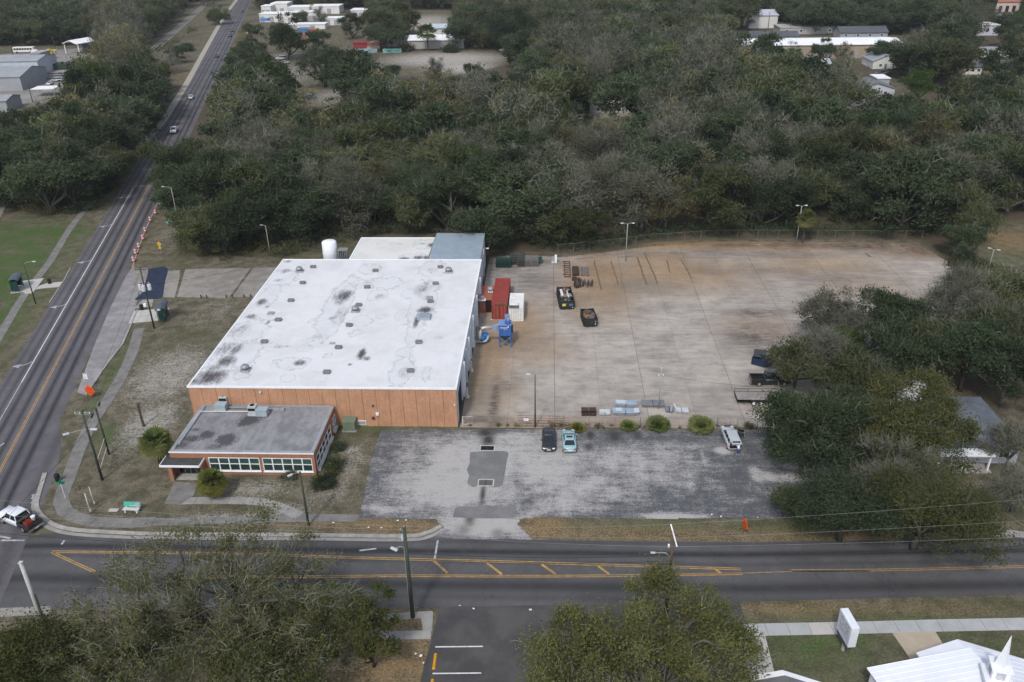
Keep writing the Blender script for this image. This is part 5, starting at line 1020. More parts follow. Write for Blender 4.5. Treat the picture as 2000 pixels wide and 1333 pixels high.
for s in (-1, 1): MB().box(-.5,.5,.48*s-.02,.48*s+.02,.08,.62).build('side', redm, rc); MB().box(.48*s-.02,.48*s+.02,-.46,.46,.08,.62).build('side', redm, rc)
bk = thing('white_bucket', 'white bucket beside the red crate in the pickup bed', 'bucket', inbed(.62,-1.75,.68)); MB().lathe(0,0,[(.2,0),(.25,.5),(.27,.5),(.27,.54),(.2,.54)],14).build('pail', whitep, bk); MB().lathe(0,0,[(.28,.54),(.26,.58),(.05,.60)],14).build('lid', whitep, bk)
tb = thing('toolbox', 'dark toolbox across the front of the pickup bed', 'toolbox', inbed(0,-1.05,.68), rzw); MB().box(-.8,.8,-.22,.22,0,.5).build('case', black, tb); MB().box(-.82,.82,-.24,.24,.5,.56).build('lid', M('toolbox_lid', (.05,.05,.055), .4), tb); MB().box(-.1,.1,-.26,-.24,.36,.44).build('latch', rimm, tb)
x, y = G(1467,756); pickup('black pickup half under the oak at the side of the yard', (x+2.95, y+1.0, .04), rad(-90), (.014,.014,.016), (.014,.014,.016), 'pickups')
x, y = G(337,261); pickup('white pickup driving towards us on the tree lined highway', (x, y+1.5, .02), rad(195.5), (.68,.69,.70), (.68,.69,.70), 'pickups')
x, y = G(318,448); gt = pickup('green truck parked under branches behind the orange barrels', (x+1.0, y+5.2, .03), rad(184), (.02,.22,.11), (.02,.22,.11), 'pickups', L=6.6, W=2.2, H=2.3)
far_specs = [((423,112),195,(.03,.03,.035),'dark saloon on the highway by the pale path','sedan'),((473,24),195,(.05,.05,.06),'dark car far up the highway bend','sedan'),((453,62),15,(.06,.06,.08),'dark car by the end of the highway trees','sedan'),((449,72),15,(.02,.03,.03),'dark car just behind another near the highway trees','sedan'),((374,193),15,(.55,.57,.57),'pale car partly under branches on the highway','sedan'),((549,117),100,(.6,.61,.62),'white pickup like car at the pale dirt lot edge','suv'),((985,101),80,(.62,.63,.66),'white car under the trees at the right end of the pale lot','suv'),((606,192),80,(.04,.20,.45),'bright blue car in the clearing among the trees','sedan'),((98,166),190,(.62,.58,.6),'pale car parked in the left yard','sedan'),((112,160),100,(.40,.44,.48),'silver blue car parked in the left yard by the pipe rack','suv'),((1720,146),100,(.05,.05,.06),'dark car parked by the far gabled house','suv'),((1732,148),100,(.06,.05,.05),'second dark car by the far gabled house','sedan'),((1873,108),90,(.62,.63,.64),'white car in the upper right clearing','sedan'),((1893,165),40,(.6,.62,.62),'white van like car by the upper right cottage','suv'),((1954,32),90,(.5,.55,.52),'pale car in front of the plaza','sedan'),((1982,29),90,(.10,.35,.5),'turquoise car in front of the plaza','sedan'),((556,125),90,(.3,.3,.3),'grey car at the edge of the dirt lot under branches','sedan')]
for p, a, c, lb, kd in far_specs:
    x, y = G(*p); car('distant_car', lb, 'car', (x, y, .03), rad(a), c, kd, 'cars seen in the distance', 4.7 if kd == 'sedan' else 4.9, 1.85, 1.46 if kd == 'sedan' else 1.8)
rv = thing('motor_home', 'white motor home at the top of the far lane', 'motor home', G3(1436,28), rad(80)); MB().box(-1.3,1.3,-4,4,.5,3.3).build('body', fw, rv, bevel=.15); MB().box(-1.32,1.32,1.2,3.2,1.7,2.6).build('window', glassd, rv)
for s in (-2.5, 2.5):
    for q in (-1.3, 1.1): MB().tube([(q, s, .45),(q+.22, s, .45)], .45, 12).build('wheel', tyre, rv)
# trailer
x, y = G(1439,791); tl = thing('flatbed_trailer', 'grey decked flat trailer with white wheels under the oak edge', 'trailer', (x, y, .04), 0)
steel = M('trailer_steel', (.035,.035,.037), .6, .2)
for i in range(8): MB().box(0,6.2,.05+.29*i,.32+.29*i,.70,.76).build('plank', M('grey_plank', (.24,.215,.205), .9, .22, .8, 8), tl)
mb = MB(); mb.box(0,6.2,-.03,.04,.52,.78).box(0,6.2,2.38,2.45,.52,.78).box(0,.07,.04,2.38,.52,.78).box(0,6.2,-.03,.04,.52,.80); mb.build('frame', steel, tl)
for xx in (0.05, 2.0, 4.0): MB().box(xx-.03,xx+.03,2.38,2.44,.78,1.25).build('stake', steel, tl)
MB().box(0.02,6.2,2.39,2.43,1.2,1.26).build('rail', steel, tl)
for xx in (2.35, 3.35):
    for yy in (-.03, 2.25):
        w_ = MB().tube([(xx,yy-.22,.34),(xx,yy,.34)],.34,18).build('wheel', tyre, tl); MB().tube([(xx,yy-.235,.34),(xx,yy-.1,.34)],.23,14).build('rim', M('white_rim', (.68,.68,.66), .5, .1), w_)
    MB().box(xx-.45,xx+.45,-.28,-.03,.70,.73).build('mudguard', steel, tl)
# ================================================================ YARD OBJECTS
def container(label, x0, x1, y0, y1, H, col, group='shipping containers by the warehouse', door_open=False, rust=.3):
    t = thing('shipping_container', label, 'container', ((x0+x1)/2, y0, .04), 0, group); a = (x1-x0)/2; L = y1-y0
    m = M('container_%s' % ('_'.join('%d' % int(100*c) for c in col)), col, .6, .15, .8, 5, spec=.35, grime=rust)
    for s in (-1, 1):
        mb = MB(); n = int(L/.28); vs = []
        for i in range(n+1):
            yy = L*i/n; off = .0 if (i//1) % 2 else .045
            vs += [(s*(a-off), yy, .12), (s*(a-off), yy, H-.1)]
        mb.add(vs, [((2*i, 2*i+1, 2*i+3, 2*i+2) if s < 0 else (2*i+2, 2*i+3, 2*i+1, 2*i)) for i in range(n)]); mb.build('side_wall', m, t)
        for yy in (.06, L-.06): MB().box(s*a-.07, s*a+.07, yy-.08, yy+.08, 0, H).build('corner_post', m, t)
        MB().box(s*a-.06, s*a+.06, .14, L-.14, 0, .13).build('bottom_rail', m, t); MB().box(s*a-.05, s*a+.05, .14, L-.14, H-.10, H+.005).build('top_rail', m, t)
    rf = MB(); n = int(L/.35); vs = []
    for i in range(n+1): vs += [(-a+.05, L*i/n, H-.03+(.03 if i % 2 else 0)), (a-.05, L*i/n, H-.03+(.03 if i % 2 else 0))]
    rf.add(vs, [(2*i, 2*i+1, 2*i+3, 2*i+2) for i in range(n)]).build('roof', m, t)
    MB().box(-a+.06,a-.06,.1,L-.1,.10,.16).build('floor', black, t); MB().box(-a+.06,a-.06,L-.08,L-.02,.14,H-.1).build('end_wall', m, t); MB().box(-a+.07,a-.07,-.03,.08,H-.12,H).build('header', m, t); MB().box(-a+.07,a-.07,-.03,.08,0,.14).build('door_sill', m, t)
    for s in (-1, 1):
        if door_open and s > 0: continue
        d = MB().box(.02 if s > 0 else -a+.08, a-.08 if s > 0 else -.02, .0, .05, .15, H-.13).build('door', m, t)
        for f in (.3, .7):
            xx = s*(f*(a-.1)+.04); MB().tube([(xx,-.03,.1),(xx,-.03,H-.08)],.022,6).build('lock_rod', M('lock_rod_steel', tuple(min(.6,c*1.35+.03) for c in col)+() if False else (.30,.27,.25), .6), d)
        for k in range(4): MB().box(.06 if s > 0 else -a+.12, a-.12 if s > 0 else -.06, -.012, .0, .3+k*.55, .38+k*.55).build('rib', m, d)
    if door_open:
        MB().obox((a+.02,-.5,H/2),(.06,1.1,H-.3),rad(4)).build('open_door', m, t); MB().box(.02,a-.1,.12,.14,.16,H-.13).build('dark_interior', dark, t)
    return t
o1 = G(960,624,0); o2 = G(991,624,0); k0 = G(993,546,2.6)
container('long rust red container standing between the orange and white ones', o1[0]+.12, o2[0]-.02, o1[1], o1[1]+12.1, 2.6, (.26,.038,.028), rust=.4)
a1 = G(936,613,0); container('shorter orange red container with one door open by the warehouse wall', a1[0], o1[0]-.02, a1[1]+.2, a1[1]+6.3, 2.6, (.31,.10,.06), door_open=True, rust=.35)
w1 = G(994,628,0); w2 = G(1020,628,0); container('white container at the right end of the container row', w1[0]+.05, w2[0]+.15, w1[1], w1[1]+6.1, 2.6, (.66,.66,.63), rust=.12)
def on_roof(px, py, z): return G(px, py, z)+(z+.04,)
o = thing('turbine_vent', 'grey round turbine vent on the orange container roof', 'vent', on_roof(958,570,2.6)); MB().lathe(0,0,[(.3,0),(.3,.25),(.5,.35),(.55,.6),(.35,.85),(.05,.9)],14).build('hood', ventg, o, True); MB().box(-.45,.45,-.45,.45,0,.06).build('flashing', whitep, o)
o = thing('box_vent', 'square metal box vent on the orange container roof', 'vent', on_roof(941,586,2.6)); MB().box(-.4,.4,-.35,.35,.05,.6).build('box', ventg, o); MB().box(-.6,.7,-.6,.5,0,.05).build('flashing', whitep, o)
o = thing('steel_bench_frame', 'dark folded steel frame on the white container roof', 'frame', on_roof(1004,601,2.6)); MB().box(-.8,.8,-.4,.4,.1,.18).build('plate', M('frame_steel_dark', (.08,.085,.08), .6), o)
for s in (-1, 1): MB().tube([(s*.8,-.4,0),(s*.8,.45,.6)],.04,6).build('arm', M('frame_steel_dark', (.08,.085,.08)), o)
o = thing('netting', 'bundle of olive netting on the red container roof edge', 'netting', on_roof(978,596,2.6)); mb = MB(); r_ = random.Random(2)
for i in range(30): mb.obox((r_.uniform(-.9,.9), r_.uniform(-.3,.3), r_.uniform(.03,.2)), (.5,.08,.06), r_.uniform(0,3))
mb.build('mesh_bundle', M('olive_net', (.13,.11,.06), .9), o)
# dust collector
bl = M('collector_blue', (.035,.105,.33), .45, .12, 1, 6, spec=.4); bl2 = M('collector_blue_light', (.16,.25,.45), .5, .1)
c0 = G(987,679.5); dc = thing('dust_collector', 'blue dust collector on legs in front of the containers', 'dust collector', (c0[0], c0[1], .04), 0)
for sx_ in (-.92, .92):
    for yy in (.1, 1.75): MB().box(sx_-.08,sx_+.08,yy-.08,yy+.08,0,2.1).build('leg', bl, dc)
MB().box(-1.0,1.0,0,1.9,2.1,4.0).build('housing', bl, dc, bevel=.04)
MB().box(-1.04,1.04,-.04,1.94,4.0,4.08).build('top_plate', bl2, dc)
MB().add([(-.95,.05,2.1),(.95,.05,2.1),(.95,1.85,2.1),(-.95,1.85,2.1),(-.25,.6,.9),(.25,.6,.9),(.25,1.2,.9),(-.25,1.2,.9)],[(0,1,5,4),(1,2,6,5),(2,3,7,6),(3,0,4,7),(4,5,6,7)]).build('hopper', M('hopper_dark', (.03,.055,.10), .6), dc)
MB().lathe(0,.9,[(.26,0),(.26,.75),(.2,.85)],12).build('drum', M('drum_teal', (.08,.14,.15), .6), dc)
br = MB(); br.tube([(-.9,.05,.3),(.9,.05,1.9)],.04,6).tube([(.9,.05,.3),(-.9,.05,1.9)],.04,6); br.build('brace', M('brace_grey', (.22,.25,.28), .6), dc)
MB().box(-.02,.02,-.06,-.045,2.15,3.9).build('seam', bl2, dc)
fan = MB().lathe(.45,.6,[(.5,4.08),(.5,4.45),(.42,4.5)],16).build('fan_housing', bl, dc); MB().cyl(.5,.9,4.5,4.85,.16).build('motor', M('motor_tan', (.42,.32,.22), .6), fan); MB().box(-.05,.75,1.4,1.95,4.08,5.1).build('exhaust_box', bl2, dc)
MB().box(.98,1.3,.5,1.2,2.4,3.6).build('control_box', M('control_dark', (.03,.05,.09), .6), dc)
# white maker's lettering (characters too small to read) and its round mark
lt = MB(); r_ = random.Random(8)
for i, wd in enumerate((.13,.10,.13,.06,.12,.12,.07,.12,.13)): 
    x0 = -.78+.135*i; lt.box(x0, x0+.035, -.062, -.048, 3.52, 3.72)
    if wd > .08: lt.box(x0+.035, x0+wd*.8, -.062, -.048, 3.68, 3.72).box(x0+.035, x0+wd*.8, -.062, -.048, 3.52, 3.56).box(x0+.035, x0+wd*.6, -.062, -.048, 3.60, 3.635)
lt.tube([(.52,-.065,3.76),(.52,-.048,3.76)],.11,14); lt.box(-.3,.38,-.062,-.048,3.36,3.40); lt.build('white_lettering', M('lettering_white', (.75,.77,.8), .6, .03), dc)
duct = M('duct_galvanised', (.40,.44,.43), .4, .12, 1, 6, metal=.3)
MB().add([(-1.0,.3,2.6),(-1.0,1.5,2.6),(-1.0,1.5,3.8),(-1.0,.3,3.8),(-2.2,.72,3.0),(-2.2,1.08,3.0),(-2.2,1.08,3.36),(-2.2,.72,3.36)],[(0,1,5,4),(1,2,6,5),(2,3,7,6),(3,0,4,7),(4,5,6,7)]).build('duct_cone', M('cone_blue_grey', (.22,.29,.40), .5), dc)
MB().tube([(-2.15,.9,3.18),(-3.4,.9,3.18),(-3.85,.75,3.1),(-4.1,.6,2.7),(-4.15,.5,2.0),(-4.1,.3,1.3)],.26,14).build('duct_pipe', duct, dc, True)
q = G(942,671); bf = thing('blower', 'bright blue blower drum on the duct by the warehouse wall', 'blower', (q[0], q[1], .04)); brb = M('blower_blue', (.02,.15,.48), .4, .1, spec=.4)
MB().lathe(0,0,[(.52,.5),(.55,.6),(.55,1.5),(.4,1.62)],18).build('drum', brb, bf, True); MB().lathe(.55,.55,[(.45,.6),(.48,.7),(.48,1.5),(.3,1.6)],16).build('motor_cover', brb, bf, True)
MB().tube([(-2.0,-.35,.45),(.2,-.35,.45),(.7,-.2,.55),(.95,.1,.9),(.95,.4,1.2)],.20,12).build('duct_pipe', duct, bf, True)
for s in (-.4,.4): MB().box(s-.06,s+.06,-.4,.4,0,.5).build('leg', steel, bf)
MB().box(-.3,.15,-.56,-.545,1.2,1.32).build('white_lettering', M('lettering_white', (.75,.77,.8)), bf)
# bollards and pipe stands along the bays
bol = M('weathered_white_post', (.50,.46,.40), .9, .2, 2, 8)
for k, (a, b, lb) in enumerate((((913,777),(912.5,758),'weathered white post with a broad base nearest the road by the dark bays'),((921,726),(920.6,706),'weathered white post with a broad base by the second dark bay'))):
    h_ = height(*a, *b); o = thing('bollard', lb, 'bollard', G3(*a, 0), 0, 'white posts along the warehouse bays'); MB().cyl(0,0,.03,h_,.13,.11,8).build('post', bol, o); MB().lathe(0,0,[(.32,.03),(.30,.35),(.18,.55)],8).build('base', bol, o)
for k, (a, b, lb) in enumerate((((932,651),(931,637),'thin pipe post left of the dust duct elbow'),((930,668),(929,655),'thin pipe post left of the blue blower'),((928.5,679),(927.5,665),'thin pipe post at the end of the low duct'))):
    h_ = height(*a, *b); o = thing('pipe_post', lb, 'post', G3(*a, 0), 0, 'thin posts by the blower'); MB().cyl(0,0,.03,h_,.07,.07,8).build('post', bol, o); MB().cyl(0,0,h_,h_+.06,.09,.05,8).build('cap', bol, o)
# roll-off skips
skd = M('skip_black', (.020,.022,.021), .65, .3, 1, 6, spec=.3, grime=.2)
def skip(label, p0, L, W, H, rz, stickers):
    t = thing('open_skip', label, 'skip', (p0[0], p0[1], .04), rz, 'open skips full of scrap'); a = W/2
    for s in (-1, 1):
        MB().box(s*a-.05,s*a+.05,.05,L,.2,H).build('side_wall', skd, t)
        for i in range(int(L/.9)): MB().box(s*(a+.06)-.05 if s > 0 else -a-.15, a+.15 if s > 0 else s*(a+.06)+.05, .4+.9*i, .5+.9*i, .2, H-.02).build('rib', skd, t)
        MB().box(s*a-.08,s*a+.08,.05,L,H,H+.09).build('top_rail', skd, t)
    MB().box(-a+.06,a-.06,0,.08,.2,H).build('front_wall', skd, t); MB().box(-a+.06,a-.06,L-.08,L,.2,H).build('back_wall', skd, t); MB().box(-a,a,.1,L,.15,.25).build('floor', skd, t)
    MB().box(-a-.05,a+.05,-.03,.06,H,H+.10).build('front_rail', skd, t)
    for s in (-.5,.5): MB().box(s-.08,s+.08,-.02,L,.02,.15).build('skid', steel, t)
    for n, c, x0, x1, z0, z1 in stickers: MB().box(x0,x1,-.022,-.004,z0,z1).build(n, M('sticker_%s' % n, c, .6, .12, 3, 9), t)
    return t
p0 = G(1107.5,606); sk1 = skip('larger black open skip with yellow and blue stickers full of scrap', p0, 6.4, 2.45, 1.65, rad(5), [('yellow_sticker',(.55,.50,.12),-.85,-.25,.75,1.2),('blue_sticker',(.05,.14,.22),.35,1.05,.75,1.2),('white_spot',(.6,.6,.6),.9,1.05,.35,.5)])
p1 = G(1153.5,640); sk2 = skip('smaller black open skip with two white marks full of rusty scrap', p1, 4.3, 2.2, 1.5, rad(7), [('white_mark',(.65,.65,.65),.75,.9,1.0,1.12),('white_mark2',(.65,.65,.65),.75,.92,.5,.66)])
def scrap(parent_loc, rz, L, W, z, seed, cols, lb, n=70):
    r_ = random.Random(seed); R = Matrix.Rotation(rz, 3, 'Z'); o = thing('scrap_heap', lb, 'scrap', (parent_loc[0], parent_loc[1], .04), rz)
    for k, c in enumerate(cols):
        mb = MB()
        for i in range(n//len(cols)):
            ln = r_.uniform(.3, 1.6); mb.obox((r_.uniform(-W/2+.35, W/2-.35), r_.uniform(.5, L-.5), z+r_.uniform(-.35,.3)), (ln*.9 if r_.random() < .3 else r_.uniform(.06,.3), ln, r_.uniform(.04,.25)), r_.uniform(-.5,.5) if r_.random() < .7 else r_.uniform(0,3), r_.uniform(-.25,.25), r_.uniform(-.25,.25))
        mb.build(('tangled_metal','rusty_bars','pale_offcuts','brass_tubing')[k % 4], M('scrap_%d_%d' % (seed, k), c, .7, .3, 3, 9), o, stuff=True)
    return o
sh1 = scrap(p0, rad(5), 6.4, 2.45, 1.25, 3, [(.05,.05,.05),(.10,.065,.05),(.28,.27,.25)], 'grey and black scrap heaped in the larger skip', 90)
MB().obox((-.62,4.0,1.55),(.42,2.3,.42),.02).build('white_cabinet', M('white_cabinet', (.62,.60,.58), .6, .1), sh1); MB().obox((-.4,5.4,1.45),(.7,.6,.3),.4).build('red_lump', M('dull_red', (.25,.05,.04), .7), sh1)
for i in range(5): MB().obox((.45,2.0+.62*i,1.62),(.16,.2,.2)).build('white_block', whitep, sh1)
scrap(p1, rad(7), 4.3, 2.2, 1.1, 6, [(.045,.04,.04),(.085,.055,.045),(.11,.10,.095),(.30,.16,.05)], 'dark rusty scrap with yellow tubing heaped in the smaller skip', 90)
# rusty frames on the ground beside the skip
rs_ = M('rusty_steel', (.095,.05,.035), .85, .3, 2, 9); rs2 = M('dark_rust', (.05,.035,.03), .85, .3, 2, 9); rg = M('grey_rack_steel', (.15,.14,.135), .7, .2)
a = np.array(G(1103,542.5)); b = np.array(G(1106,513)); o = thing('rusty_ladder_frame', 'rusty red ladder shaped steel frame lying behind the large skip', 'steel frame', (a[0], a[1], .06))
Lf = b[1]-a[1]
for s in (0, 1.1): MB().box(s-.06,s+.06,0,Lf,0,.14).build('stringer', rs_, o)
for i in range(8): MB().box(-.35 if i % 2 else -.06,1.16,Lf*i/7-.06,Lf*i/7+.06,.14,.24).build('rung', rs_, o)
a = G(1121,540); o = thing('steel_plate_stack', 'dark rusty plate stack in the middle of the frames', 'plates', (a[0], a[1], .06))
for i in range(4): MB().box(-.3+.02*i,1.0,0+.05*i,3.9,.12*i,.12*i+.09).build('plate', rs2, o)
a = G(1136,540); o = thing('slatted_frame', 'grey slatted steel frame at the right of the rusty pieces', 'steel frame', (a[0], a[1], .06))
for i in range(9): MB().box(0,1.4,.45*i,.45*i+.18,.25,.35).build('slat', rg, o)
for s in (0, 1.3): MB().box(s,s+.1,-.1,4.2,0,.25).build('stringer', rs2, o)
a = G(1119,562); o = thing('channel_bundle', 'bundle of dark steel channels standing right of the large skip', 'steel channels', (a[0], a[1], .06)); r_ = random.Random(9)
for i in range(13): MB().obox((.3+.28*i, 1.2+r_.uniform(-.3,.3), .3+r_.uniform(0,.4)), (.14, r_.uniform(1.6,2.8), r_.uniform(.12,.6)), r_.uniform(-.12,.12)).build('channel', (rs2, rs_, rg)[i % 3], o)
a = G(1127,568); 
for i, (px, py) in enumerate(((1122,548),(1130,551),(1128,562))):
    a = G(px, py); o = thing('machine_part', ('rusty gearbox lump behind the channel bundle','dark motor lump beside the channel bundle','purple brown casting in front of the channels')[i], 'machine part', (a[0], a[1], .06), .3*i)
    MB().box(-.5,.5,-.4,.4,0,.5).build('base', rs2, o); MB().lathe(0,0,[(.32,.5),(.32,.75),(.15,.85)],10).build('hub', rs_, o)
# stacked racks at the back of the yard
grn = M('rack_green', (.02,.05,.038), .6, .2); drk = M('rack_dark', (.055,.06,.058), .7, .2)
def rack(label, px, py, W, levels, H, m, dep=1.6):
    a = G(px, py); t = thing('stacked_rack', label, 'rack', (a[0], a[1], .04), 0, 'stacked steel racks at the back of the yard')
    for i in range(levels+1): 
        sb = MB()
        for q in range(4): sb.box(-W/2,W/2,dep*q/3.6,dep*q/3.6+.14,H*i/levels,H*i/levels+.07)
        sb.build('shelf', m, t)
    for s in (-1, 1):
        for yy in (.05, dep-.05): MB().box(s*W/2-.05,s*W/2+.05,yy-.05,yy+.05,0,H).build('post', m, t)
    for i in range(levels): MB().box(-W/2+.05,W/2-.05,-.02,.02,H*(i+.45)/levels,H*(i+.45)/levels+.05).build('rail', m, t)
rack('wide dark green slatted rack at the left of the rack row', 983, 524, 3.0, 6, 1.6, grn); rack('dark rack just right of the green one', 1003, 518, 1.4, 4, 1.9, drk); rack('tall dark rack in the middle of the row with five levels', 1017.5, 522, 1.45, 5, 2.3, drk); rack('grey topped rack second from the right end', 1032, 522, 1.45, 5, 1.8, rg); rack('grey rack at the right end of the row', 1044.5, 522, 1.4, 5, 1.6, rg)
a = G(1054,516); o = thing('teal_skip', 'dark teal bin beside the rack row', 'bin', (a[0], a[1], .04)); tm = M('teal_bin', (.02,.075,.075), .7); 
for q in ((-.5,.5,0,.06),(-.5,.5,1.1,1.16)): MB().box(q[0],q[1],q[2],q[3],.05,1.1).build('wall', tm, o)
for q in (-.5,.44): MB().box(q,q+.06,.06,1.1,.05,1.1).build('wall', tm, o)
MB().box(-.44,.44,.06,1.1,.05,.12).build('floor', tm, o)
a = G(1083,515); o = thing('scrap_unit', 'silvery broken cooling unit by the trees at the back of the yard', 'scrap unit', (a[0], a[1], .04)); 
MB().box(-.6,.0,0,.9,0,1.2).build('casing', ventg, o); MB().box(.02,.5,.1,.9,0,1.5).build('coil', whitep, o)
for i in range(4): MB().box(-.55+.3*i,-.4+.3*i,-.06,0,.05,.4).build('foot', whitep, o)
# sheet metal stacks along the front fence
gal = M('galvanised_sheet', (.36,.42,.49), .42, .12, .7, 5, metal=.35, spec=.4); galw = M('galvanised_pale', (.52,.55,.57), .5, .1, 1, 5, metal=.2); gpl = M('dark_panel', (.17,.17,.185), .7, .12)
def sheets(label, px0, px1, py, dep, n, m, H=.1, jit=.08, seed=1, extra=None):
    a = G(px0, py); b = G(px1, py); t = thing('sheet_stack', label, 'metal sheets', (a[0], a[1], .045), 0, 'stacks of metal along the front fence'); r_ = random.Random(seed); W = b[0]-a[0]
    for s in (.15, .85): MB().box(W*s-.06,W*s+.06,-.02,dep,0,.1).build('timber', M('stack_timber', (.20,.13,.08), .9), t)
    for i in range(n): MB().box(r_.uniform(0,jit), W-r_.uniform(0,jit), r_.uniform(0,jit), dep-r_.uniform(0,jit), .1+H*i, .1+H*i+H*.6).build('sheet', m, t)
    top = .1+H*n
    if extra:
        for f0, f1, g0, g1, mm in extra: MB().box(W*f0,W*f1,dep*g0,dep*g1,top,top+.03).build('loose_sheet', mm, t)
    for s in (.48,): MB().box(W*s-.03,W*s+.03,-.01,dep+.01,.1,top+.012).build('strap', black, t)
    return t
sheets('pale blue galvanised sheets strapped in the rear stack', 1200, 1246, 797, 1.5, 5, gal, .08, .2, 3, [(.1,.5,.2,.8,galw)])
sheets('galvanised sheets with loose pale pieces on top in the front stack', 1197, 1249, 812.5, 1.5, 5, gal, .07, .2, 5, [(.12,.35,.3,.9,galw),(.48,.72,.35,.85,gal),(.8,1,.1,.9,galw)])
sheets('small stack of light sheet metal beside the brown bins', 1171, 1193, 813, 1.3, 4, galw, .07, .15, 6, [(.1,.9,.2,.8,galw)])
sheets('flat dark grey panel stack behind the palm clump', 1254, 1299, 797, 1.5, 4, gpl, .09, .03, 7)
sheets('dark panel on the ground right of the palm clump', 1300, 1316, 807, 1.4, 3, gpl, .07, .05, 8)
t = sheets('crossed silver channels near the right hand palm clump', 1319, 1346, 808, 1.2, 2, galw, .08, .1, 9)
MB().obox((.1,.8,.45),(.22,1.9,.16),.15).build('silver_channel', galw, t); MB().obox((-.5,.6,.40),(.22,1.6,.16),-.2).build('silver_channel', gal, t)
brn = M('brown_bin_steel', (.055,.035,.028), .7, .2, 1, 6)
for px, lb in ((1142.5,'left one of the two brown steel bins at the front fence'),(1157.5,'right one of the two brown steel bins at the front fence')):
    a = G(px, 814); o = thing('brown_bin', lb, 'bin', (a[0], a[1], .045), 0, 'brown steel bins')
    MB().box(-.48,.48,0,.05,.06,.62).build('front', brn, o); MB().box(-.48,.48,1.25,1.3,.06,.62).build('back', brn, o)
    for s in (-.48,.43): MB().box(s,s+.05,.05,1.25,.06,.62).build('side', brn, o)
    MB().box(-.43,.43,.05,1.25,.06,.14).build('floor', brn, o); MB().box(-.5,.5,.3,1.32,.62,.68).build('lid', brn, o)
    for s in (-.36,.30): MB().box(s,s+.06,.1,1.2,0,.06).build('skid', black, o)
# blue folded skip
q = G(1480,716); o = thing('blue_skip', 'dark blue tipped skip with its lid folded open', 'skip', (q[0], q[1], .04), rad(-32)); nb = M('navy_steel', (.012,.025,.06), .55, .15, 1, 6, spec=.35)
MB().box(-1.1,1.1,0,.06,.05,1.2).build('front_wall', nb, o); MB().box(-1.1,1.1,1.5,1.56,.05,1.3).build('back_wall', nb, o)
for s in (-1.1,1.04): MB().add([(s,.06,.05),(s,1.5,.05),(s,1.5,1.3),(s,.06,1.2),(s+.06,.06,.05),(s+.06,1.5,.05),(s+.06,1.5,1.3),(s+.06,.06,1.2)],[(3,2,1,0),(4,5,6,7),(0,1,5,4),(1,2,6,5),(2,3,7,6),(3,0,4,7)]).build('side_wall', nb, o)
MB().box(-1.04,1.04,.06,1.5,.05,.14).build('floor', black, o); MB().obox((-.4,1.75,1.35),(1.9,.06,1.3),.45,-.8).build('lid', M('navy_lid', (.02,.022,.03), .5), o); MB().obox((1.35,.7,1.05),(1.5,1.9,.06),-.35,.25,.6).build('lid', M('navy_lid', (.02,.022,.03)), o)
# ================================================================ FENCES
fpost = M('fence_post', (.20,.17,.14), .7, .2); fwire = M('fence_wire', (.24,.22,.20), .6, .1)
def fence(name, label, pts, H, sp=3.0, mesh=.30, rails=(1.0,)):
    t = thing(name, label, 'fence', (0,0,0)); pts = [Vector(p[:2]) for p in pts]
    for a, b in zip(pts[:-1], pts[1:]):
        d = b-a; L = d.length; n = max(1, round(L/sp)); u = d/L
        for i in range(n+1):
            p = a+d*i/n; MB().cyl(p.x, p.y, 0, H+.05, .035, .035, 6).build('post', fpost, t)
        for r in rails: MB().tube([(a.x,a.y,H*r),(b.x,b.y,H*r)], .022, 5).build('rail', fpost, t)
        mb = MB(); k = int(L/mesh); m = int(H/mesh)+1
        for i in range(-m, k+1):                           # diagonal wires, both ways
            for s in (0, 1):
                x0, x1 = i*mesh, i*mesh+H; z0, z1 = 0.05, H
                if x0 < 0: z0 += -x0; x0 = 0
                if x1 > L: z1 -= (x1-L); x1 = L
                if x1-x0 < .05: continue
                if s: x0, x1 = L-x0, L-x1
                p, q = a+u*x0, a+u*x1; w_ = .006
                mb.quad((p.x,p.y,z0),(q.x,q.y,z1),(q.x,q.y,z1+w_*2),(p.x,p.y,z0+w_*2))
        mb.build('wire_mesh', fwire, t, stuff=True)
    return t
fence('chain_link_fence', 'rusty chain link fence between the worn car park and the yard', gp([(1100,836.5),(1250,837.5),(1400,838),(1478,838.5),(1560,842)]), 1.75, 3.6)
gate = thing('sliding_gate', 'rusty barred sliding gate with a white notice by the yard entrance', 'gate', (0,0,0)); ga = Vector(G(1013,835)); gb_ = Vector(G(1103,836)); 
for r in (.25,.7,1.15,1.55,1.9): MB().tube([(ga.x,ga.y,r),(gb_.x,gb_.y,r)], .03, 6).build('rail', rs_, gate)
for i in range(7):
    p = ga+(gb_-ga)*i/6; MB().tube([(p.x,p.y,.05),(p.x,p.y,1.95 if i % 2 else 2.2)], .03, 6).build('upright', fpost, gate)
g2 = ga+(gb_-ga)*.62; MB().tube([(g2.x,g2.y+.1,.9),(gb_.x+.3,gb_.y+.1,.35)], .05, 6).build('brace', rs2, gate)
nx, ny, nz = GY(1027.5,820,ga.y-.06); MB().box(nx-.33,nx+.33,ny-.012,ny+.012,nz-.2,nz+.2).build('notice', whitep, gate)
for i in range(3): MB().box(nx-.26,nx+.26-.1*i,ny-.018,ny-.0125,nz+.09-.1*i,nz+.12-.1*i).build('notice_line', M('notice_grey', (.45,.45,.45), .7), gate)
lg = thing('folded_gate', 'short pale gate leaf folded open at the warehouse corner', 'gate', (0,0,0)); pa = Vector(G(904.5,833)); hh = height(904.5,833,902.8,814)
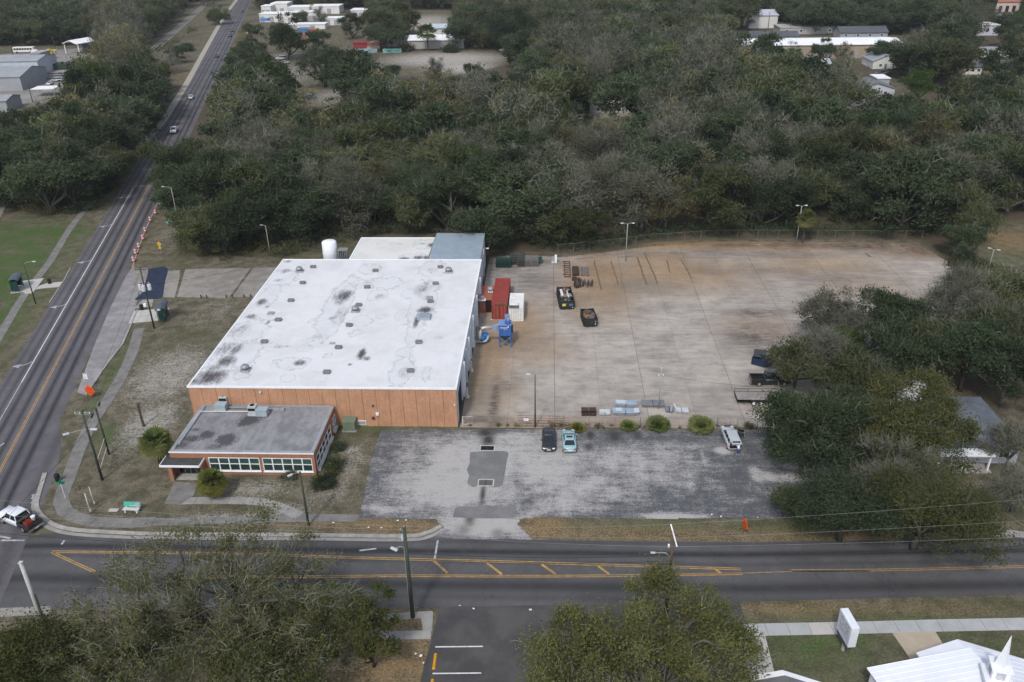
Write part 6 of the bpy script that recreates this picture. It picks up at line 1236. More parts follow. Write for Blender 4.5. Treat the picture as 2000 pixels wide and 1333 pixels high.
MB().cyl(pa.x,pa.y,0,hh,.08,.08,8).build('post', bol, lg); MB().tube([(pa.x,pa.y,hh-.05),(pa.x+1.3,pa.y+.2,hh-.1)],.03,6).build('rail', rimm, lg); MB().tube([(pa.x,pa.y,.3),(pa.x+1.3,pa.y+.2,.3)],.03,6).build('rail', rimm, lg); MB().tube([(pa.x+1.3,pa.y+.2,.3),(pa.x+1.3,pa.y+.2,hh-.1)],.03,6).build('upright', rimm, lg)
fence('chain_link_fence', 'dark chain link fence along the wood behind the yard', gp([(1090,497),(1180,488),(1272,476),(1400,468),(1560,468),(1700,469),(1800,470)]), 2.1, 4.0, .5)
fence('chain_link_fence', 'thin fence by the highway on the edge of the wood', gp([(-40,700),(-20,660)]), 1.2, 3)
# ================================================================ POLES AND LAMPS
wood = M('pole_wood', (.048,.060,.044), .9, .25, 1, 8); woodb = M('pole_wood_brown', (.085,.062,.045), .9, .25, 1, 8); gpole = M('grey_pole', (.30,.30,.29), .6, .12); cpole = M('concrete_pole', (.42,.42,.40), .85, .12); lampm = M('lamp_housing', (.46,.48,.49), .5, .08)
def pole(name, label, cat, base, top, r0, r1, m, group=None, H=None):
    x, y = G(*base); h = H or height(*base, *top); t = thing(name, label, cat, (x, y, 0), 0, group); MB().tube([(0,0,0),(0,0,h*.5),(0,0,h)], [r0,(r0+r1)/2,r1], 10).build('shaft', m, t, True); t['h'] = h; del t['h']; return t, h, Vector((x, y, h))
def cobra(t, h, d, L, tilt=0.25):
    d = Vector(d+(0,)).normalized(); MB().tube([(0,0,h-.35), tuple(d*L*.35+Vector((0,0,h))), tuple(d*L+Vector((0,0,h+tilt)))], .035, 6).build('arm', gpole, t)
    c = d*(L+.3)+Vector((0,0,h+tilt-.03)); lp = MB().obox(c, (.26,.62,.14), math.atan2(-d.x, d.y)).build('lamp_head', lampm, t, bevel=.05); MB().obox(c-Vector((0,0,.09)), (.22,.4,.03), math.atan2(-d.x, d.y)).build('lens', M('lamp_lens', (.6,.6,.55), .3), lp)
tops = {}
t, h, tops['A'] = pole('utility_pole', 'green stained wooden pole with a grey conduit at the near kerb', 'utility pole', (806,1206), (791,1030), .24, .17, wood, 'wooden utility poles')
MB().tube([(-.2,-.05,0),(-.17,-.03,h-2.6)],.05,6).build('conduit', gpole, t); MB().cyl(0,0,1.6,1.68,.20,.20,10).build('orange_band', M('band_orange', (.6,.13,.04), .6), t)
MB().tube([(0,0,h-2.6),(-.5,-.1,h-2.3),(-.9,-.2,h-2.4)],.035,6).build('arm', gpole, t); MB().obox((-1.1,-.3,h-2.45),(.3,.8,.18),rad(60)).build('lamp_head', lampm, t, bevel=.05)
MB().tube([(-.25,0,h-1.6),(-.25,0,h-.9)],.13,10).build('cutout', M('transformer_grey', (.42,.44,.46), .5), t)
for i, (dx, dz) in enumerate(((-.35,-.4),(-.45,-1.0),(.3,-1.7),(-.5,-1.5))): MB().tube([(0,0,h+dz),(dx,-.05,h+dz+.08)],.03,5).build('bracket', gpole, t); MB().lathe(dx,-.05,[(.05,h+dz+.08),(.08,h+dz+.16),(.05,h+dz+.28)],8).build('insulator', M('insulator', (.28,.28,.27), .4), t)
MB().lathe(0,0,[(.04,h),(.07,h+.1),(.04,h+.25)],8).build('insulator', M('insulator', (.28,.28,.27)), t)
t, h, tops['B'] = pole('utility_pole', 'dark wooden pole with a white slanting arm behind the near oak', 'utility pole', (1301,1196), (1317,1051), .20, .14, woodb, 'wooden utility poles')
MB().tube([(.25,-1.0,h-.25),(-.1,1.3,h+.55)],.07,8).build('white_arm', M('fibreglass_arm', (.66,.66,.64), .5), t); MB().tube([(.0,0,h-2.6),(-.5,.3,h-2.2),(-1.6,.2,h-2.1)],.045,6).build('lamp_arm', gpole, t); MB().obox((-1.8,.2,h-2.1),(.45,.2,.1)).build('lamp_head', lampm, t)
MB().lathe(-.35,0,[(.08,h-1.2),(.11,h-.9),(.06,h-.8)],8).build('cutout', whitep, t); MB().tube([(.1,0,h-2.7),(1.9,-2.2,.2)],.02,5).build('guy_wire', gpole, t)
t, h, tops['C'] = pole('concrete_pole', 'thick pale concrete pole at the bottom left corner', 'utility pole', (90,1232), (44,1098), .24, .17, cpole)
MB().box(-.19,.19,-.19,.19,h,h+.06).build('cap', cpole, t); MB().tube([(.28,-.02,0),(.25,0,h*.55)],.07,6).build('conduit', wood, t)
t, h, tops['D'] = pole('utility_pole', 'wooden pole with two crossarms and a lamp at the highway corner', 'utility pole', (200,938), (160,803), .17, .12, wood, 'wooden utility poles')
MB().box(-.9,.9,-.06,.06,h-.55,h-.42).build('crossarm', M('arm_green_grey', (.16,.19,.16), .8), t); MB().box(-1.0,.9,.05,.15,h-.35,h-.24).build('crossarm', M('arm_green_grey', (.16,.19,.16)), t)
for dx in (-.9,-.3,.35,.9): MB().lathe(dx,0,[(.05,h-.42),(.08,h-.3),(.04,h-.15)],8).build('insulator', M('insulator_pale', (.5,.5,.5), .4), t)
MB().tube([(0,0,h-2.6),(.6,-.1,h-2.55)],.03,5).build('lamp_arm', gpole, t); MB().obox((.95,-.15,h-2.55),(.85,.32,.2)).build('lamp_head', lampm, t, bevel=.06); MB().tube([(-.05,0,h-2.6),(-1.0,-.5,h-2.6),(-1.9,-.8,h-2.75)],.03,5).build('lamp_arm', gpole, t); MB().obox((-2.2,-.95,h-2.75),(.7,.3,.16),.5).build('lamp_head', lampm, t)
t, h, tops['E'] = pole('utility_pole', 'shorter bare wooden pole tied to the corner pole by two bars', 'utility pole', (213,888), (187,797), .15, .12, wood, 'wooden utility poles')
for z in (2.6, 1.2): 
    d0 = Vector(G(200,938))-Vector(G(213,888)); MB().tube([(0,0,z),(d0.x*.98,d0.y*.98,z+.3)],.045,6).build('tie_bar', bol, t)
MB().lathe(0,0,[(.16,h-.5),(.13,h-.1),(.02,h)],8).build('cap', woodb, t)
t, h, tops['F'] = pole('utility_pole', 'wooden pole carrying three grey transformers by the bus stop', 'utility pole', (301.5,642), (268,523), .16, .11, wood, 'wooden utility poles')
for dx, dy in ((-.75,.1),(.0,-.42),(.8,.1)):
    tr_ = MB().lathe(dx,dy,[(.30,h-4.2),(.33,h-4.1),(.33,h-3.2),(.28,h-3.1)],14).build('transformer', M('transformer_pale', (.50,.51,.53), .5, .08), t); MB().lathe(dx,dy,[(.06,h-3.1),(.09,h-2.9),(.05,h-2.75)],8).build('bushing', M('insulator_pale', (.5,.5,.5)), tr_)
MB().box(-.85,.9,-.05,.05,h-3.0,h-2.88).build('crossarm', woodb, t); MB().box(-1.0,1.0,-.05,.05,h-.5,h-.38).build('crossarm', woodb, t); MB().obox((-.55,-.2,4.6),(.45,.3,.5)).build('meter_box', whitep, t)
def lamp(label, base, top, m, dirs, L=1.1, r=.10):
    t, h, tp = pole('lamp_post', label, 'lamp post', base, top, r, r*.7, m, 'lamp posts around the yard')
    for d in dirs: cobra(t, h, d, L, .12)
    return t, tp
lamp('brown wooden lamp post with one lamp standing in the barred gate line', (1045.4,835), (1043.8,733), M('lamp_wood', (.13,.105,.08), .9, .2), [(-1,.1)], .6, .13)
lamp('grey double headed lamp post at the back edge of the yard', (1222,511), (1229,437), gpole, [(-1,0),(1,0)], .8)
lamp('grey double headed lamp post beside the fan palm', (1555,476), (1559,402), gpole, [(-1,0),(1,.1)], .6)
lamp('single headed lamp post at the warehouse rear corner', (946,548), (950,486), gpole, [(1,0)], .5)
t, tops['L'] = lamp('grey post with small fittings in front of the sheet stacks', (1286,799), (1291,722), gpole, [], .5, .09)
hL = tops['L'].z; MB().tube([(-.25,0,hL-1.0),(.25,0,hL-1.0)],.04,6).build('bracket', gpole, t)
for s in (-.3,.3): MB().obox((s,-.05,hL-.85),(.22,.3,.18)).build('camera', lampm, t)
MB().lathe(0,0,[(.08,hL),(.10,hL+.2),(.03,hL+.35)],8).build('finial', lampm, t)
t, tops['M'] = lamp('green stained wooden lamp post on the office lawn with a slanting lamp', (603,1027), (584,922), wood, [(-.75,-.65)], .9, .15)
lamp('leaning thin lamp post beside the left bus shelter', (70,594), (46,513), wood, [(1,.15)], 1.6, .12)
lamp('lamp arm post reaching over the barrels from the wood', (352,452), (352,364), gpole, [(-1,.1)], 1.6, .09)
lamp('lamp post standing at the wood edge behind the green thicket', (528,500), (526,440), gpole, [(-1,.1)], .6, .09)
lamp('double headed lamp post in the rough grass at the far right', (1930,530), (1932,486), gpole, [(-.8,.6),(.8,-.6)], .5, .08)
for (b, tp, lb) in (((182,108),(158,58),'tall thin pole at the back of the left yard'),((26,110),(23,88),'short pole near the parked bus'),((64,200),(57,163),'dark wooden pole in the left yard'),((110,104),(103,72),'thin pole left of the open shed'),((1500,56),(1498,24),'thin pole in front of the lavender warehouse'),((1714,56),(1718,28),'thin pole behind the tan warehouse at right'),((1576,138),(1577,100),'wooden pole in front of the tan warehouse wall'),((1994,158),(1997,116),'thin pole beside the right edge cottage')):
    t, h, _ = pole('distant_pole', lb, 'utility pole', b, tp, .16, .12, wood); MB().box(-.8,.8,-.06,.06,h-.6,h-.48).build('crossarm', woodb, t)
# ---- overhead cables
cabm = M('cable_black', (.02,.02,.022), .6); cabg = M('cable_aluminium', (.26,.27,.25), .5, .1)
def cable(label, a, b, sag, r=.02, m=None, n=18):
    a = Vector(a); b = Vector(b); pts = []
    for i in range(n+1):
        f = i/n; p = a.lerp(b, f); p.z -= sag*4*f*(1-f); pts.append(p)
    return tag(MB().tube(pts, r, 4, True).build('overhead_cable', m or cabm), label, 'cable', 'overhead cables')
A_, B_, C2, D_, E_, F_ = (tops[k] for k in 'ABCDEF')
B2 = B_+(B_-A_); offR = Vector((46, 3.5, 0)); offL = Vector((-45, 2, 0))
cable('thick black cable bundle between the two near wooden poles', A_-Vector((0,0,3.2)), B_-Vector((0,0,2.2)), .45, .035)
cable('second black cable just below the thick bundle over the street', A_-Vector((.2,0,3.9)), B_-Vector((.2,0,2.9)), .5, .022)
cable('black cable running off to the right above the street line', B_-Vector((0,0,2.2)), B_+offR-Vector((0,0,2.2)), .6, .035)
cable('black cable running off to the left through the near bare tree', A_-Vector((0,0,3.2)), A_+offL-Vector((0,0,3.0)), .5, .03)
for k, (dy, dz, ly) in enumerate(((1.3,.55,0),(-.1,.05,0),(-1.0,-.25,0))):
    cable(('pale wire from the tip of the white slanting arm to the right','pale wire from the middle of the white arm to the right','pale wire from the low end of the white arm to the right')[k], B_+Vector((-.1,dy,dz)), B_+offR+Vector((0,dy*1.2+2.5*(1-k*.5),dz)), .3, .009, cabg)
    cable(('pale wire from the near pole top towards the white arm tip','pale wire from the near pole towards the white arm middle','pale wire from the near pole towards the white arm low end')[k], A_+Vector((.1,0,.1-.45*k)), B_+Vector((-.1,dy,dz)), .3, .008, cabg)
    cable(('topmost pale wire running left from the near pole','middle pale wire running left from the near pole','lowest pale wire running left from the near pole')[k], A_+Vector((-.1,0,.1-.45*k)), A_+offL+Vector((0,1.2-.8*k,.3-.3*k)), .35, .008, cabg)
cable('black service wire slanting from the corner pole to the turning pickup side', D_-Vector((0,0,2.8)), Vector(G3(-60,1085,3.0)), .3, .025)
for k in range(2): cable(('upper wire along the highway from the corner pole','lower wire along the highway from the corner pole')[k], D_-Vector((.3*k,0,.4+2.0*k)), F_-Vector((.3*k,0,.4+2.6*k)), .7, .016)
cable('wire from the transformer pole across the driveway to the warehouse', F_-Vector((0,0,3.3)), Vector((XW0+.1, 143.0, ZR+.2)), .5, .018)
cable('wire from the transformer pole up the highway into the trees', F_-Vector((0,0,.5)), Vector(G3(345,330,10.5)), .6, .016)
cable('thin wire from the grey yard post towards the oak', tops['L']-Vector((0,0,.9)), Vector(G3(1560,760,6.5)), .4, .012)
cable('pale drop wire slanting over the trees to the bungalow', Vector(G3(1842,912,4.5)), Vector(G3(2060,1065,8.5)), .3, .016, cabg)
for (px, py, lb) in ((180,812,'black splice case hanging on the wire over the path'),(194,790,'smaller black splice case further up the wire over the path')):
    q = G(px, py, 6.0); o = thing('splice_case', lb, 'cable fitting', (q[0], q[1], 6.0), rad(16)); MB().tube([(0,-.45,0),(0,.45,0)] if px < 185 else [(0,-.28,0),(0,.28,0)],.14,10).build('case', black, o); MB().tube([(0,-.7,.05),(0,.7,.05)],.02,4).build('hanger', black, o)
cable('wire carrying the two black splice cases beside the path', Vector(G3(168,834,6.05)), Vector(G3(206,768,6.05)), .02, .014)
# ================================================================ STREET FURNITURE
barw = M('barrel_white', (.62,.60,.58), .6, .08); baro = M('barrel_red_orange', (.55,.085,.04), .6, .1)
bx, by = G(261.5,512); b0 = thing('traffic_barrel', '', 'traffic barrel', (bx, by, .02), 0, 'orange and white barrels along the highway')
MB().lathe(0,0,[(.42,0),(.42,.08),(.30,.10)],14).build('rubber_base', black, b0)
for i in range(4): MB().lathe(0,0,[(.30-.015*i,.10+.26*i),(.30-.015*i-.012,.34+.26*i),(.285-.015*i,.36+.26*i)],14).build('stripe', (baro, barw)[i % 2], b0)
MB().lathe(0,0,[(.22,1.14),(.16,1.20),(.05,1.21)],12).build('cap', baro, b0); MB().box(-.12,.12,-.02,.02,1.2,1.32).build('handle', baro, b0)
b0['label'] = 'striped barrel nearest us where the pale bus bay narrows'
ords = ('second','third','fourth','fifth','sixth','seventh','eighth','ninth','farthest')
for k, p in enumerate(((265.5,497),(271.8,485),(280,469),(284.2,454),(294,433),(304.3,419),(312.4,401),(317.5,390),(321.5,380))):
    x, y = G(*p); dup(b0, (x, y, .02), .3*k, '%s striped barrel up the row from the bus bay' % ords[k])
def text(tx, size, m, parent, loc):
    c = bpy.data.curves.new('lettering', 'FONT'); c.body = tx; c.align_x = 'CENTER'; c.align_y = 'CENTER'; c.size = size
    o = bpy.data.objects.new('lettering_source', c); COL.objects.link(o); bpy.context.view_layer.update()
    me = bpy.data.meshes.new_from_object(o.evaluated_get(bpy.context.evaluated_depsgraph_get())); bpy.data.objects.remove(o)
    me.materials.clear(); me.materials.append(m); o = link('lettering', me, parent); o.location = loc; o.rotation_euler = (rad(90), 0, 0); return o
def diamond_sign(name, label, base, z, size, col, rz, post_h, lines, tripod=False):
    x, y = G(*base); t = thing(name, label, 'sign', (x, y, 0), rz); s = size/2*1.414
    MB().add([(0,-.03,z-s),(s,-.03,z),(0,-.03,z+s),(-s,-.03,z),(0,.0,z-s),(s,.0,z),(0,.0,z+s),(-s,.0,z)],[(0,1,2,3),(7,6,5,4),(0,4,5,1),(1,5,6,2),(2,6,7,3),(3,7,4,0)]).build('panel', col, t)
    if tripod:
        for a in range(4): MB().tube([(0,.05,.6),(.6*math.cos(a*1.57+.78),.05+.6*math.sin(a*1.57+.78),.02)],.025,5).build('leg', black, t)
        MB().tube([(0,.04,.5),(0,.04,z+s*.8)],.02,5).build('mast', black, t)
    else: MB().tube([(0,.03,0),(0,.03,z+s*.7)],.03,6).build('post', gpole, t)
    for k, tx in enumerate(lines): text(tx, size*.26, M('sign_black', (.05,.02,.012), .7), t, (0,-.036,z+size*.25*((len(lines)-1)/2-k)))
    return t
orange = M('sign_orange', (.72,.085,.015), .55, .06, 2, 6)
diamond_sign('road_work_sign', 'bright orange diamond road work sign on the verge by the highway', (179,777), 1.25, 1.45, orange, rad(-14), 0, ['ROAD','WORK','AHEAD'], True)
diamond_sign('road_work_sign', 'orange diamond sign seen almost edge on beside the street', (1453,1039), 1.1, 1.22, orange, rad(-79), 0, ['ROAD','WORK','AHEAD'], True)
ye = M('sign_yellow', (.62,.34,.02), .55, .06); t = diamond_sign('warning_sign', 'yellow diamond warning sign with a small plate below near the barrels', (315,496), 2.2, .76, ye, rad(-10), 0, [])
MB().box(-.26,.26,-.03,0,1.12,1.6).build('plate', ye, t); mb = MB(); mb.box(-.2,.1,-.038,-.031,2.17,2.24); mb.add([(.05,-.038,2.08),(.25,-.038,2.2),(.05,-.038,2.33)],[(0,1,2)]); mb.build('arrow_symbol', M('sign_black', (.05,.02,.012)), t)
x, y = G(173,758); t = thing('speed_limit_sign', 'small white speed limit sign at the end of the bus bay', 'sign', (x, y, 0), rad(-8)); MB().tube([(0,.03,0),(0,.03,2.4)],.03,6).build('post', gpole, t); MB().box(-.33,.33,-.02,0,1.6,2.45).build('panel', whitep, t)
for tx, z, s in (('SPEED',2.33,.15),('LIMIT',2.18,.15),('45',1.86,.42)):
    text(tx, s, black, t, (0,-.026,z))
grs = M('street_sign_green', (.01,.22,.13), .5); x, y = G(128,974); t = thing('street_name_sign', 'green crossed street name blades on a white post at the corner', 'sign', (x, y, 0)); MB().tube([(0,0,0),(0,0,2.5)],.03,6).build('post', whitep, t)
for a in (rad(20), rad(110)): MB().obox((0,0,2.45+.2*(a > 1)),(1.05,.05,.26),a).build('blade', grs, t); 
MB().obox((.1,.1,2.25),(.5,.04,.5),.6,.5).build('plate', grs, t)
for b, tp, r, m, lb in (((177.5,1003),(172,962),.07,cpole,'thick pale corner post beside the kerb grass'),((185,988),(180.5,949),.045,bol,'thin wooden stake behind the pale corner post')):
    t, h, _ = pole('corner_post', lb, 'post', b, tp, r, r, m); MB().obox((.1,-.05,.5),(.14,.14,.3)).build('box', cpole, t)
# bench
x, y = G(258,1000); t = thing('advert_bench', 'concrete bus bench with a green advert back beside the path', 'bench', (x, y, 0), rad(-2)); bc = M('bench_concrete', (.50,.50,.49), .85, .1)
for s in (-.72, .72): MB().box(s-.10,s+.10,-.25,.3,0,.42).build('leg', bc, t); MB().box(s-.08,s+.08,.22,.36,.42,.6).build('back_support', bc, t)
MB().box(-1.0,1.0,-.28,-.02,.42,.50).build('seat_board', bc, t); MB().box(-1.0,1.0,.0,.22,.42,.50).build('seat_board', bc, t)
bk = MB().add([(-1.05,.30,.55),(1.05,.30,.55),(1.05,.46,1.12),(-1.05,.46,1.12),(-1.05,.36,.55),(1.05,.36,.55),(1.05,.52,1.12),(-1.05,.52,1.12)],[(0,1,2,3),(7,6,5,4),(0,4,5,1),(1,5,6,2),(2,6,7,3),(3,7,4,0)]).build('backrest', M('advert_green', (.06,.36,.28), .5, .1), t)
MB().add([(.15,.293,.60),(1.0,.293,.60),(1.0,.437,1.08),(.45,.437,1.08)],[(0,1,2,3)]).build('advert_panel', M('advert_grey_blue', (.26,.32,.36), .5, .15), bk); MB().add([(-.45,.291,.62),(.6,.291,.62),(.6,.31,.68),(-.45,.31,.68)],[(0,1,2,3)]).build('advert_line', M('advert_pale', (.5,.56,.55), .5), bk)
tag(MB().box(-.55,.55,-.28,.28,0,.05).build('paving_slab', conc_new), 'small concrete slab in the grass left of the green bench', 'slab').location = G3(222,997)
# shelters
shg_ = M('shelter_green', (.012,.045,.038), .45, .15); shr = M('shelter_roof', (.075,.085,.11), .5, .15, 1, 6, spec=.4)
def shelter(label, loc, rz):
    t = thing('bus_shelter', label, 'bus shelter', loc, rz, 'bus shelters on the highway'); 
    for xx in (-1.5, 1.5):
        for yy in (-.6, .6): MB().box(xx-.05,xx+.05,yy-.05,yy+.05,0,2.35).build('post', shg_, t)
    for i in range(5):
        a0, a1 = math.pi*i/5, math.pi*(i+1)/5
        q = [(-1.75,.95*math.cos(a0),2.35+.42*math.sin(a0)),(1.75,.95*math.cos(a0),2.35+.42*math.sin(a0)),(1.75,.95*math.cos(a1),2.35+.42*math.sin(a1)),(-1.75,.95*math.cos(a1),2.35+.42*math.sin(a1))]
        MB().add(q+[(p[0],p[1],p[2]-.05) for p in q],[(0,1,2,3),(7,6,5,4),(0,4,5,1),(1,5,6,2),(2,6,7,3),(3,7,4,0)]).build('roof_panel', shr, t)
    for i in range(3): MB().box(-1.42+.96*i,-.50+.96*i,.58,.61,.25,2.2).build('back_panel', shg_, t)
    for xx in (-1.5,1.5): MB().box(xx-.015,xx+.015,-.5,.5,.25,2.2).build('side_panel', shg_, t)
    MB().box(-1.2,1.2,.15,.5,.42,.47).build('seat', shg_, t)
    for xx in (-1,1): MB().box(xx-.04,xx+.04,.2,.45,0,.42).build('seat_leg', shg_, t)
    MB().box(-1.6,1.6,-.75,-.65,2.25,2.4).build('front_beam', shg_, t); return t
x, y = G(318,622); shelter('dark green bus shelter on the pale slab beside the transformer pole', (x+.3, y-.2, .07), rad(-75))
x, y = G(38,566); shelter('dark green bus shelter across the highway at the left edge', (x-.2, y, .07), rad(105))
def bin_(label, px, py, z=.05):
    x, y = G(px, py); t = thing('litter_bin', label, 'litter bin', (x, y, z), 0, 'black litter bins at the stops'); MB().lathe(0,0,[(.26,0),(.33,.25),(.35,.8),(.31,.9)],14).build('body', black, t, True); MB().lathe(0,0,[(.34,.9),(.30,1.02),(.14,1.1),(.13,1.06)],14).build('lid', black, t, True); return t
bin_('black round litter bin in the green patch by the near shelter', 277.5, 606); bin_('black round litter bin on the narrow slab across the highway', 97.5, 555); bin_('black litter bin beside the path at the junction corner', 114, 940)
for px, py, lb in ((393,582,'leftmost dark stub post along the driveway edge'),(404,582.5,'dark stub post second from the left along the driveway edge'),(442.5,582,'third dark stub post along the driveway edge'),(454,582,'fourth dark stub post along the driveway edge'),(477,581.5,'dark stub post second from the warehouse'),(490,581,'dark stub post nearest the warehouse')):
    o = thing('stub_post', lb, 'stub post', G3(px, py, 0), 0, 'stub posts along the driveway'); MB().cyl(0,0,0,.55,.14,.13,8).build('post', woodb, o); MB().cyl(0,0,.55,.60,.15,.10,8).build('cap', black, o)
# wheel stops
ylc = M('wheel_stop_yellow', (.60,.27,.015), .7, .12, 2, 8)
for a, b, lb in (((851,1278),(847,1308),'yellow wheel stop between the two near white lines'),((845,1328),(842,1356),'yellow wheel stop cut off by the bottom edge')):
    p, q = Vector(G(*a)), Vector(G(*b)); o = thing('wheel_stop', lb, 'wheel stop', ((p.x+q.x)/2,(p.y+q.y)/2,.004), math.atan2((p-q).y,(p-q).x), 'yellow wheel stops'); L = (p-q).length/2
    MB().add([(-L,-.16,0),(L,-.16,0),(L,.16,0),(-L,.16,0),(-L+.04,-.09,.16),(L-.04,-.09,.16),(L-.04,.09,.16),(-L+.04,.09,.16)],[(0,3,2,1),(4,5,6,7),(0,1,5,4),(1,2,6,5),(2,3,7,6),(3,0,4,7)]).build('block', ylc, o)
    for s in (-.6,.6): MB().cyl(s,0,.16,.175,.04,.03,8).build('pin', steel, o)
# church sign board
x, y = G(1645,1284); t = thing('church_sign', 'tall white box sign on a single leg beside the church path', 'sign', (x, y, 0), rad(70)); sgw = paint('sign_box_white', (.66,.68,.72), .5)
pa = np.array(G(1649,1188,4.2)); pb = np.array(G(1672,1228,4.2))
t.rotation_euler = (0,0,math.atan2((pa-pb)[1], (pa-pb)[0])); Ls = float(np.hypot(*(pa-pb)))
mid = (pa+pb)/2; t.location = (mid[0], mid[1], 0)
MB().box(-Ls/2,Ls/2,-.38,.38,1.75,4.2).build('cabinet', sgw, t, bevel=.02); MB().box(-Ls/2+.1,Ls/2-.1,.383,.40,1.95,4.1).build('face', M('sign_face', (.52,.53,.58), .5, .05), t)
MB().box(-.14,.14,-.10,.10,0,1.75).build('leg', bol, t); MB().box(-Ls/2+.2,Ls/2-.2,.05,.35,1.3,1.75).build('lower_board', M('lower_board_dark', (.06,.065,.10), .6), t)
r_ = random.Random(3); mb = MB()
for k, zz in enumerate((3.75,3.35,2.95,2.55)):
    xx = -Ls/2+.45
    while xx < Ls/2-.5: 
        wd = r_.uniform(.08,.18); mb.box(xx, xx+wd*.3, .401, .408, zz-.11, zz+.11); mb.box(xx, xx+wd, .401, .408, zz+(.06 if r_.random() < .5 else -.1), zz+(.1 if r_.random() < .5 else -.06)); xx += wd+.06+(.2 if r_.random() < .2 else 0)
mb.build('dark_lettering', M('sign_letter_dark', (.20,.20,.24), .6), t)
tag(MB().tube([(0,0,0),(.12,0,1.3)],.03,6).build('marker_stake', woodb), 'thin dark stake on the verge above the church path', 'stake').location = G3(1801,1180)
tag(MB().tube([(0,0,0),(0,0,1.5)],.04,6).build('marker_stake', woodb), 'thin post beside the dry bed at the car park edge', 'stake').location = G3(829,1300)
# litter scraps
LITTER = ['white scrap on the dry island behind the near pole','white scrap at the car park edge above the near pole','white scrap just right of the one above the near pole','white scrap on the street in front of the parking apron','small white scrap left of the brightest one on the street','pale scrap on the street further right','white scrap at the car park edge below a palmetto clump','white scrap by the red container doors','white scrap on the dry verge by the lawn lamp post','white scrap at the corner of the white container','white scrap in front of the open orange container','white scrap lower down before the open orange container','white scrap in the dry bed nearest the street','white scrap in the middle of the dry bed','white scrap lowest in the dry bed','white scrap on the car park edge under the bushy oak','white scrap on the grass edge left of the orange sign','white scrap on the grass edge furthest left of that sign','white scrap beside the fence behind the worn car park','white scrap on the dry island left of the near pole']
r_ = random.Random(21); wl_ = [(745,1032),(777,1018),(793,1017),(925,1190),(898,1184),(1036,1192),(1285,836),(960,625),(651,1022),(1020,628),(945,622),(944,618),(812,1278),(822,1282),(828,1296),(1480,1012),(1408,1010),(1390,1006),(1250,840),(720,1031)]
for k, (px, py) in enumerate(wl_):
    x, y = G(px, py); o = MB().obox((0,0,.03),(r_.uniform(.12,.3),r_.uniform(.1,.25),.04),r_.uniform(0,3),r_.uniform(-.3,.3)).build('litter_scrap', whitep); o.location = (x, y, .045); tag(o, 'small white scrap of litter lying on the ground', 'litter', 'scattered white litter'); o['label'] = LITTER[k]
# ================================================================ PERSON
def skin_mesh(name, verts, edges, radii, mat, parent, root=0, sub=1):
    me = bpy.data.meshes.new(name); me.from_pydata(verts, edges, []); o = bpy.data.objects.new(name, me); COL.objects.link(o)
    if parent: o.parent = parent
    bmj = bmesh.new(); bmj.from_mesh(me); bmj.verts.layers.skin.verify(); bmj.to_mesh(me); bmj.free()
    for i, r in enumerate(radii): me.skin_vertices[0].data[i].radius = (r, r) if not isinstance(r, tuple) else r
    me.skin_vertices[0].data[root].use_root = True
    o.modifiers.new('skin', 'SKIN'); s = o.modifiers.new('sub', 'SUBSURF'); s.levels = sub; s.render_levels = sub; me.materials.append(mat); 
    return o
skinm = M('skin_tone', (.30,.17,.11), .6, .06); shirt = M('white_shirt', (.66,.68,.70), .8, .08); jean = M('blue_jeans', (.05,.09,.20), .85, .15); hairm = M('dark_hair', (.02,.016,.012), .7); shoe = M('white_shoe', (.60,.60,.60), .7)
x, y = G(1441,889); pr = thing('person', 'person in white top and blue jeans leaning into the open tailgate', 'person', (x, y, .02), suv.rotation_euler.z)
# facing +Y (towards the car), hips bent forward, arms reaching down into the boot
V = [(0,-.05,.95),(0,.02,1.12),(0,.14,1.30),(0,.24,1.42),(0,.30,1.50),(0,.36,1.60),(0,.385,1.70)]; Rr = [.15,.14,.16,.10,.055,.095,.085]; Ed = [(i,i+1) for i in range(6)]
for s in (-1, 1):
    n = len(V); V += [(s*.10,-.05,.86),(s*.11,.0,.48),(s*.11,-.06,.09),(s*.12,.10,.05)]; Rr += [.095,.065,.045,.04]; Ed += [(0,n),(n,n+1),(n+1,n+2),(n+2,n+3)]
    n = len(V); V += [(s*.19,.22,1.40),(s*.24,.32,1.14),(s*.20,.55,1.05),(s*.19,.63,1.04)]; Rr += [.06,.045,.034,.030]; Ed += [(3,n),(n,n+1),(n+1,n+2),(n+2,n+3)]
    for k in range(4):
        m = len(V); ln = (.07,.085,.08,.06)[k]; V += [(s*(.155+.022*k),.68,1.035),(s*(.152+.023*k),.68+ln*.6,1.02),(s*(.150+.023*k),.68+ln,.99)]; Rr += [.010,.009,.008]; Ed += [(n+3,m),(m,m+1),(m+1,m+2)]
    m = len(V); V += [(s*.15,.635,1.03),(s*.125,.67,1.02)]; Rr += [.011,.009]; Ed += [(n+3,m),(m,m+1)]
skin_mesh('body', V, Ed, Rr, skinm, pr)
skin_mesh('shirt', [(0,-.06,.92),(0,.02,1.12),(0,.14,1.30),(0,.23,1.41),(-.19,.22,1.40),(-.23,.31,1.16),(.19,.22,1.40),(.23,.31,1.16)], [(0,1),(1,2),(2,3),(3,4),(4,5),(3,6),(6,7)], [.175,.168,.188,.12,.085,.07,.085,.07], shirt, pr)
skin_mesh('jeans', [(0,-.05,.94),(-.10,-.05,.85),(-.11,0,.48),(-.11,-.06,.12),(.10,-.05,.85),(.11,0,.48),(.11,-.06,.12)], [(0,1),(1,2),(2,3),(0,4),(4,5),(5,6)], [.17,.115,.085,.07,.115,.085,.07], jean, pr)
skin_mesh('hair', [(0,.34,1.66),(0,.37,1.74),(0,.33,1.58)], [(0,1),(0,2)], [.105,.09,.07], hairm, pr)
MB().obox((0,.475,1.62),(.03,.04,.04)).build('nose', skinm, pr); 
